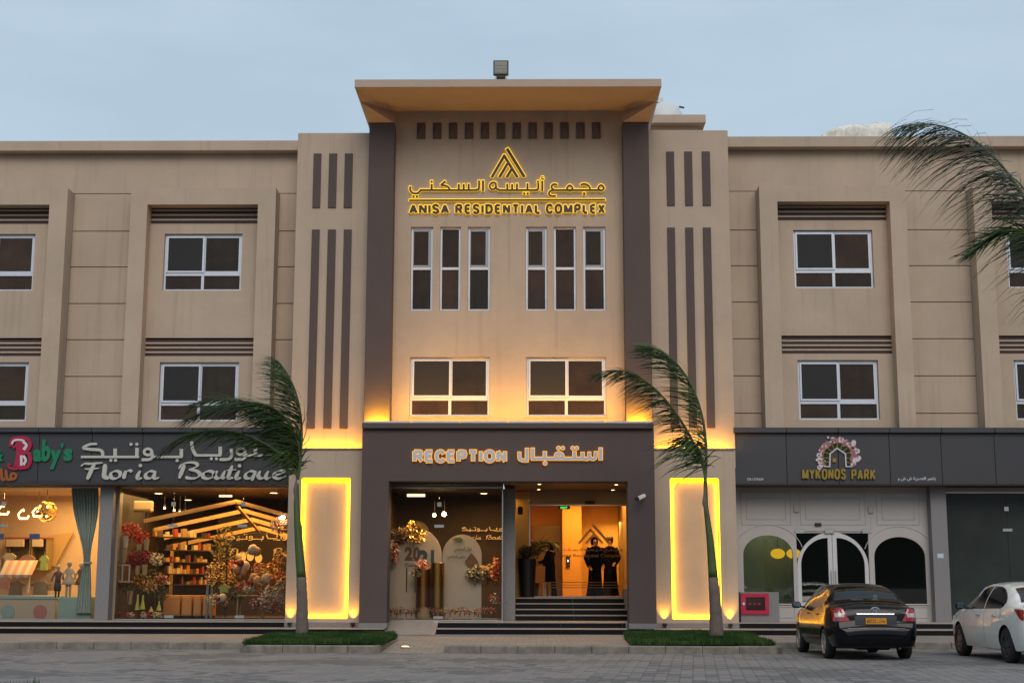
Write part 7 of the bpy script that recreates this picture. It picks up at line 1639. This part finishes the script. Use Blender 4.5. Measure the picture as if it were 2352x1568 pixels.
for px0_, px1_, top, Y, m, lb in ((988, 1020.5, 1292, 1.05, mat('gold_brushed', (.42, .24, .05), .30, metal=1.0), 'tall gold cylinder stand in the portal window'), (955, 988, 1306, 1.15, mat('copper_brushed', (.35, .15, .04), .33, metal=1.0), 'shorter copper cylinder stand left of the gold one'), (1001, 1012, 1310, .95, mat('bronze_dark', (.10, .06, .02), .3, metal=1.0), 'slim dark bronze cylinder in front of the gold one')):
    x0, x1 = ax(px0_, 1350, Y), ax(px1_, 1350, Y); zt = az(top, Y); r_ = (x1 - x0) / 2; q = MB(); q.lathe(((x0 + x1) / 2, Y, dfz), [(r_, 0), (r_, zt - dfz - .004), (r_ - .004, zt - dfz)], 32); o = meta(q.build('cylinder_stand', m), lb, 'display stand', 'metal cylinder stands')
bouquet('flower_bunch', 'red and cream posy on the shorter copper cylinder', 969, 1297, 1.1, .20, FL['mixed'][:3], 150, .04)
bouquet('flower_bunch', 'cream blooms hanging left of the copper cylinder', 958, 1316, 1.05, .19, [cmat('petal_cream', 0), cmat('pampas_gold', 0), cmat('leaf_dark', 0)], 150, .045)
bouquet('flower_bunch', 'large gold pampas and palm spray on the tall arch panel', 950, 1222, 1.4, .36, FL['pampas'][:2] + [GOLD], 330, .06)
bouquet('flower_bunch', 'dark brown dried fan left of the gold pampas spray', 915, 1232, 1.45, .30, FL['pampas'][1:] + [cmat('leaf_dark', 0)], 220, .06)
bouquet('flower_bunch', 'orange and cream blooms at the left edge of the display', 904, 1268, 1.1, .28, FL['mixed'], 220, .045, sq=(.6, .7, 1.2))
bouquet('flower_bunch', 'pale hydrangea and grey leaf bunch on the right arch panel', 1092, 1316, 1.3, .28, [cmat('petal_cream', 0), cmat('leaf_pale', 0), cmat('pampas_tan', 0), cmat('leaf_dark', 0)], 300, .05)
bouquet('flower_bunch', 'tan dried fan right of the pale hydrangeas', 1120, 1316, 1.4, .28, FL['pampas'][1:], 160, .07)
bouquet('flower_bunch', 'tall red and orange arrangement at the right end of the display', 1139, 1310, 1.0, .34, [cmat('petal_coral', 0), cmat('petal_red', 0), cmat('petal_amber', 0)], 300, .045, sq=(.45, .5, 1.2))
bouquet('flower_bunch', 'small white and red flowers low at the right end of the display', 1137, 1375, .95, .18, FL['mixed'][:2] + [cmat('leaf_dark', 0)], 120, .04)
# dried leaf standing on the right panel, palm fan rays
p = W3(1083, 1287, 1.40); q = MB(); q.prism([(p.x, p.z + .21), (p.x + .10, p.z + .1), (p.x + .19, p.z - .04), (p.x + .12, p.z - .14), (p.x, p.z - .2), (p.x - .12, p.z - .14), (p.x - .18, p.z - .02), (p.x - .1, p.z + .1)], 1.38, 1.40); meta(q.build('dried_leaf', cmat('dry_leaf', (.20, .10, .04))), 'brown heart shaped dried leaf on the right arch panel', 'leaf')
p = W3(957, 1225, 1.30); q = MB()
for k in range(13):
    a = R(20 + 8 * k); d = Vector((math.cos(a), 0, math.sin(a))); n_ = Vector((-d.z, 0, d.x)) * .012; q.add([p - n_, p + d * .34 - n_ * 1.6, p + d * .36, p + d * .34 + n_ * 1.6, p + n_], [(0, 1, 2, 3, 4)])
meta(q.build('palm_fan', cmat('pampas_gold', 0)), 'pleated gold palm fan rising from the pampas spray', 'dried palm')
for k, px in enumerate((936, 956)):
    x_ = ax(px - 2, 1330, .75); q = MB(); q.tube([(x_, .75, az(1360, .75)), (x_, .75, az(1304, .75))], .018, 8)
    for zz in (1358, 1306): q.tube([(x_, .75, az(zz, .75)), (x_, .585, az(zz, .75))], .012, 6)
    meta(q.build('door_pull', cmat('pull_grey', (.12, .11, .10), .4, metal=.6)), ('left', 'right')[k] + ' long grey pull handle on the display glass', 'handle')
for i in range(22):
    px = 898 + i * 11.2 + rg.uniform(-2, 2); yy = .78 + rg.uniform(0, .15)
    bouquet('flower_bunch', 'small low %s posy, %s from the left along the foot of the display glass' % (('bright', 'golden dried', 'leafy')[i % 3], ORD[i]), px, 1403 + rg.uniform(-3, 2), yy, .10 + rg.uniform(0, .03), [FL['mixed'], FL['pampas'], FL['mixed'] + FL['dark']][i % 3], 55, .028, 'posies along the foot of the display glass')
for i, (px, w_) in enumerate(((915, .28), (945, .3), (985, .25), (1022, .22), (1062, .5), (1118, .6))):
    x_ = ax(px, 1411, .68); q = MB(); q.bbox(x_ - w_ / 2, x_ + w_ / 2, .62, .74, PZ + .002, PZ + .065, .006); meta(q.build('planter_tray', cmat('tray_grey', (.22, .21, .19))), 'low grey tray, %s from the left, under the posies at the display glass' % ORD[i], 'tray', 'planter trays')
c = W3(973, 1394, .95); q = MB(); q.lathe((c.x, .95, PZ), [(.17, 0), (.20, .1), (.17, .24), (.10, .34), (.001, .37)], 16); meta(q.build('straw_cone', cmat('straw', (.45, .30, .16), .9, bump=.6, bscale=60), smooth=True), 'pale straw mound in front of the copper cylinder', 'straw mound')
pjd = lambda p: at(p[0], p[1], 4.4)
t = thing('wall_lettering', tuple(W3(1110, 1240, 4.4)), 'gold lettering Floria Boutique on the dark wall behind the portal display', 'lettering')
KD = .0755
for st in AR3: glyph('letter', remap(st, 620, 100, KD, 1060, 1207 + 1), 2.0, pjd, 4.40, 4.44, GLOW, t)
for k_ in SCR: glyph('letter', remap(SCR[k_], 620, 270, KD, 1060, 1228), 2.1, pjd, 4.40, 4.44, GLOW, t, nib=(None if 'dot' in k_ else NB))
for px, py, s_, lb in ((997.5, 1182.5, 1.0, 'bright bare spotlight left of the pair behind the display glass'), (1020, 1180, 1.4, 'brightest bare spotlight right of the pair behind the display glass')):
    c = W3(px, py, 2.2); t = thing('spotlight', tuple(c), lb, 'spotlight'); q = MB(); q.ball(c, .045 * s_, 8); q.build('lamp', emat('flare_lamp', (1.0, .70, .28), 45), t); q = MB(); q.tube([c + Vector((0, .05, .0)), c + Vector((0, .12, .06))], .05, 8); q.tube([(c.x, c.y + .12, c.z + .05), (c.x, c.y + .12, dz1 + .01)], .008, 5); q.build('bracket', BLACK, t)
c = W3(955.5, 1137, 1.2); t = thing('tube_light', tuple(c), 'short lit tube light under the display ceiling', 'tube light'); q = MB(); q.bbox(c.x - .25, c.x + .25, 1.17, 1.25, c.z - .04, c.z + .04, .01); q.build('diffuser', emat('tube_glow', 0, 0), t); q = MB(); q.tube([(c.x, 1.21, c.z + .041), (c.x, 1.21, dz1 + .02)], .01, 5); q.build('rod', BLACK, t)

# ---------------- lobby: planter, people, bins ---------------------------------------
yp_ = 3.0; c = W3(1211, 1369, yp_)
t = thing('tall_planter', (c.x, yp_, LF), 'tall tapered black planter with clipped dark bush at the lobby steps', 'planter')
q = MB(); hp = az(1282, yp_) - LF; q.lathe((c.x, yp_, LF), [(.19, 0), (.20, .01), (.27, hp - .03), (.29, hp), (.25, hp), (.24, hp - .05)], 20); q.build('pot', mat('planter_black', (.012, .010, .009), .35), t)
q = MB(); sprig(q, (c.x, yp_, LF + hp + .14), (.28, .28, .17), 700, .035, 2, rg, up=.1); o = q.build('bush', [cmat('bush_dark', (.010, .012, .006)), cmat('bush_brown', (.035, .022, .012))], t); o['kind'] = 'stuff'
yq_ = 5.4; c = W3(1222, 1330, yq_); t = thing('indoor_palm', (c.x, yq_, LF), 'feathery indoor palm behind the lobby glass beside the planter', 'indoor palm')
q = MB(); q.lathe((c.x, yq_, LF), [(.18, 0), (.24, .4), (.001, .4)], 16); q.build('pot', MATS['planter_black'], t)
for k in range(8):
    a = k * .8 + .3; d = Vector((math.cos(a), math.sin(a), 0)); p0 = Vector((c.x, yq_, LF + .4)); frond(t, [p0, p0 + Vector((0, 0, .9)) + d * .1, p0 + Vector((0, 0, 1.35 + .12 * (k % 3))) + d * .4, p0 + Vector((0, 0, 1.1)) + d * .85], 46, .34, 50 + k, mats=(0, 0), wind=(0, 0, -.3), bare=.35, w=.012)
def person(label, px, foot, h, Y, face, lean, robe, hair, arms, skin=cmat('skin_tone', (.25, .13, .08)), head_cloth=True, hat=False):
    """one skinned body, robe over it, headwear as clothing"""
    c = W3(px, foot, Y); x_, z = c.x, LF; t = thing('person', (x_, Y, z), label, 'person', rz=face)
    WO[t.name] = Vector((0, 0, 0))
    P = {'pel': (0, 0, .53), 'sp': (lean * .3, 0, .66), 'ch': (lean * .7, 0, .77), 'nk': (lean, 0, .845), 'hd': (lean * 1.15, .01, .885), 'cr': (lean * 1.25, .005, .965)}
    nodes = [(P[k], r_) for k, r_ in (('pel', (.085, .06)), ('sp', (.075, .055)), ('ch', (.095, .062)), ('nk', (.032, .032)), ('hd', (.047, .052)), ('cr', (.040, .045)))]
    edges = [(0, 1), (1, 2), (2, 3), (3, 4), (4, 5)]
    for s_ in (-1, 1):
        b_ = len(nodes); nodes += [((s_ * .055, 0, .50), (.052, .05)), ((s_ * .055, -.01, .28), (.034, .034)), ((s_ * .055, .01, .045), (.022, .022)), ((s_ * .06, -.075, .015), (.022, .014))]; edges += [(0, b_), (b_, b_ + 1), (b_ + 1, b_ + 2), (b_ + 2, b_ + 3)]
        sh_ = (lean * .8 + s_ * .10, 0, .81); el, wr = arms[0 if s_ < 0 else 1]; b_ = len(nodes)
        nodes += [(sh_, (.034, .034)), (el, (.026, .026)), (wr, (.017, .017))]; edges += [(2, b_), (b_, b_ + 1), (b_ + 1, b_ + 2)]
        d = (Vector(wr) - Vector(el)).normalized(); sd = d.cross(Vector((0, 1, 0))); sd = sd.normalized() if sd.length > .1 else Vector((1, 0, 0)); pm = Vector(wr) + d * .028; nodes.append((tuple(pm), (.017, .010))); m_ = len(nodes) - 1; edges.append((b_ + 2, m_))
        for f_, (o_, ln) in enumerate(((-.014, .040), (-.005, .048), (.005, .046), (.014, .036))):
            k0 = pm + sd * o_ + d * .012; nodes += [(tuple(k0), (.0055, .0055)), (tuple(k0 + d * ln * .6 + Vector((0, -.004, 0))), (.005, .005)), (tuple(k0 + d * ln + Vector((0, -.012, 0))), (.004, .004))]; n_ = len(nodes); edges += [(m_, n_ - 3), (n_ - 3, n_ - 2), (n_ - 2, n_ - 1)]
        k0 = Vector(wr) + d * .012 - sd * .016; nodes += [(tuple(k0), (.006, .006)), (tuple(k0 + d * .022 - sd * .016), (.005, .005))]; n_ = len(nodes); edges += [(b_ + 2, n_ - 2), (n_ - 2, n_ - 1)]
    me = bpy.data.meshes.new('body'); me.from_pydata([Vector(p) * h for p, _ in nodes], edges, []); o = bpy.data.objects.new('tmpb', me); COL.objects.link(o)
    md = o.modifiers.new('s', 'SKIN'); 
    for i, (_, r_) in enumerate(nodes): me.skin_vertices[0].data[i].radius = (r_[0] * h, r_[1] * h)
    me.skin_vertices[0].data[0].use_root = True
    o.modifiers.new('ss', 'SUBSURF').levels = 1
    bpy.context.view_layer.update(); nm = bpy.data.meshes.new_from_object(o.evaluated_get(bpy.context.evaluated_depsgraph_get())); bpy.data.objects.remove(o)
    # nose, brow and chin pushed out of the face
    hc = Vector(P['hd']) * h + Vector((lean * .05 * h, 0, .03 * h))
    for v in nm.vertices:
        d = v.co - hc
        if d.length < .075 * h and d.y < -.02 * h and abs(d.x) < .014 * h: v.co.y -= .012 * h * max(0, 1 - abs(d.z) / (.03 * h))
    nm.materials.clear(); nm.materials.append(skin); nm.polygons.foreach_set('use_smooth', [True] * len(nm.polygons))
    linkmesh('body', nm, (0, 0, 0), t)
    # robe
    q = MB(); V = []; n_ = 28; prof = [(.012, .150, .12), (.05, .140, .115), (.25, .118, .10), (.45, .108, .09), (.55, .112, .09), (.65, .100, .078), (.74, .112, .078), (.80, .122, .074), (.825, .085, .06), (.845, .045, .045)]
    for zz, rx, ry2 in prof:
        off = lean * max(0, (zz - .5) / .345)
        for k in range(n_): a = 2 * math.pi * k / n_; fo = 1 + (.05 * math.sin(a * 7 + zz * 5)) * max(0, 1 - zz / .6); V.append(((off + rx * math.cos(a) * fo) * h, ry2 * math.sin(a) * fo * h, zz * h))
    m_ = len(prof); q.add(V, [(i * n_ + k, i * n_ + (k + 1) % n_, (i + 1) * n_ + (k + 1) % n_, (i + 1) * n_ + k) for i in range(m_ - 1) for k in range(n_)]); q.build('robe', robe, t, loc=(0, 0, 0), smooth=True)
    for i, (el, wr) in enumerate(arms):
        s_ = -1 if i == 0 else 1; q = MB(); sh_ = Vector((lean * .8 + s_ * .09, 0, .80)) * h; q.tube([sh_, Vector(el) * h, Vector(el).lerp(Vector(wr), .9) * h], [.047 * h, .042 * h, .045 * h], 12); q.build('sleeve', robe, t, loc=(0, 0, 0), smooth=True)
    hd = Vector(P['hd']) * h + Vector((lean * .08 * h, .012 * h, .028 * h))
    q = MB()
    if head_cloth:
        q.ball(hd, .078 * h, 12, sq=(.86, .92, 1.08)); q.v = [v if not (v.y < hd.y - .042 * h and abs(v.z - hd.z) < .05 * h and abs(v.x - hd.x) < .04 * h) else Vector((v.x, hd.y - .035 * h, v.z)) for v in q.v]
        q.lathe((hd.x, hd.y, hd.z - .15 * h), [(.115 * h, 0), (.085 * h, .05 * h), (.055 * h, .10 * h)], 20, sy=.75, cap=False); q.build('headscarf', robe, t, loc=(0, 0, 0), smooth=True)
    else:
        q.ball(hd + Vector((0, .006 * h, .018 * h)), .060 * h, 12, sq=(.95, 1.05, .95)); q.v = [v for v in q.v]; q.build('hair', hair, t, loc=(0, 0, 0), smooth=True)
        if hat: q = MB(); q.lathe((hd.x, hd.y, hd.z + .03 * h), [(.058 * h, 0), (.062 * h, .02 * h), (.060 * h, .055 * h), (.001, .06 * h)], 18); q.build('cap', cmat('cap_dark', (.03, .02, .02)), t, loc=(0, 0, 0), smooth=True)
    return t
ABA = cmat('abaya_black', (.002, .0016, .0014), 1.0, spec=.02)
person('person in a black abaya and headscarf leaning forward behind the lobby glass', 1264, 1368, 1.62, 5.2, R(-70), .0, ABA, ABA, (((-.15, -.06, .64), (-.10, -.20, .60)), ((.15, -.06, .64), (.09, -.20, .58))))
person('person in a long dark robe and head covering standing behind the glass door', 1367, 1366, 1.78, 5.0, R(15), .0, ABA, ABA, (((-.16, -.02, .63), (-.13, -.12, .50)), ((.16, -.02, .63), (.11, -.14, .52))))
person('slimmer person in dark clothes at the right behind the first standing figure', 1402, 1366, 1.80, 6.0, R(-10), .0, cmat('robe_umber', (.003, .002, .0015), 1.0, spec=.02), cmat('hair_black', (.01, .008, .007)), (((-.15, -.02, .63), (-.12, -.10, .50)), ((.15, -.04, .63), (.10, -.16, .55))), head_cloth=False, hat=True)
for k, (px, w_, m) in enumerate(((1252, .06, STEEL), (1262, .05, mat('bin_gold', (.45, .28, .08), .3, metal=1.0)))):
    x_ = ax(px, 1360, 3.6); q = MB(); q.lathe((x_, 3.62, LF), [(w_, 0), (w_, .42), (w_ * .8, .43)], 16); meta(q.build('floor_cylinder', m), ('pale steel', 'brass')[k] + ' short cylinder bin on the lobby floor behind the glass', 'bin')
x0, x1 = ax(1395, 1290, 7.9), ax(1440, 1290, 7.9)
t = thing('framed_board', ((x0 + x1) / 2, 8.1, LF), 'gold framed board with dark panels on the right of the lobby back wall', 'board'); q = MB(); z0, z1 = LF + .35, az(1252, 8)
q.box(x0, x1, 8.10, 8.16, z0, z1); q.build('frame', cmat('board_gold', (.50, .30, .10)), t)
for k in range(2): a = x0 + .08 + k * (x1 - x0) * .5; q = MB(); q.box(a, a + (x1 - x0) * .36, 8.08, 8.099, z0 + .1, z1 - .08); q.build('panel', cmat('board_dark', (.06, .03, .01)), t)
# emblem and name frosted on the door glass
FRO = cmat('frost_gold', (.60, .36, .12), .5)
pjg = lambda p: at(1326 + (p[0] - 970) * .20, 1203 + (p[1] - 88) * .135, LY0 - .01)
t = thing('glass_emblem', (W3(1365, 1250, LY0).x, LY0 - .01, W3(1365, 1300, LY0).z), 'frosted peaked emblem with faint name lettering on the lobby door glass', 'emblem')
for st in ([(S_((986, 417), (1125, 178)), 0, 0)], [(S_((1068, 417), (1156, 268)), 0, 0)], [(S_((1114, 172), (1264, 417)), 0, 0)], [(S_((1150, 106), (1338, 412)), 0, 0, 34)]): glyph('stripe', st, 26, pjg, LY0 - .006, LY0 - .002, FRO, t)
pk = lambda p: at(1280 + (p[0] - 97) * .0715, 1258 + (p[1] - 449) * .055, LY0 - .01)
for st in AR1: glyph('letter', st, 24, pk, LY0 - .006, LY0 - .002, cmat('frost_brown', (.22, .11, .03), .5), t)
fit(t, 'Anisa Residential Complex', 1282, 1430, 1271, 1281, LY0 - .003, MATS['frost_brown'], .015, .003)
for k in range(3): q = MB(); x0, x1 = px0 + .3, uo - .02; z = az(1337 + 6 * k, LY0); q.box(x0, x1, LY0 - .005, LY0 - .002, z, z + .018); q.build('frosted_band', cmat('frost_brown', 0), t)
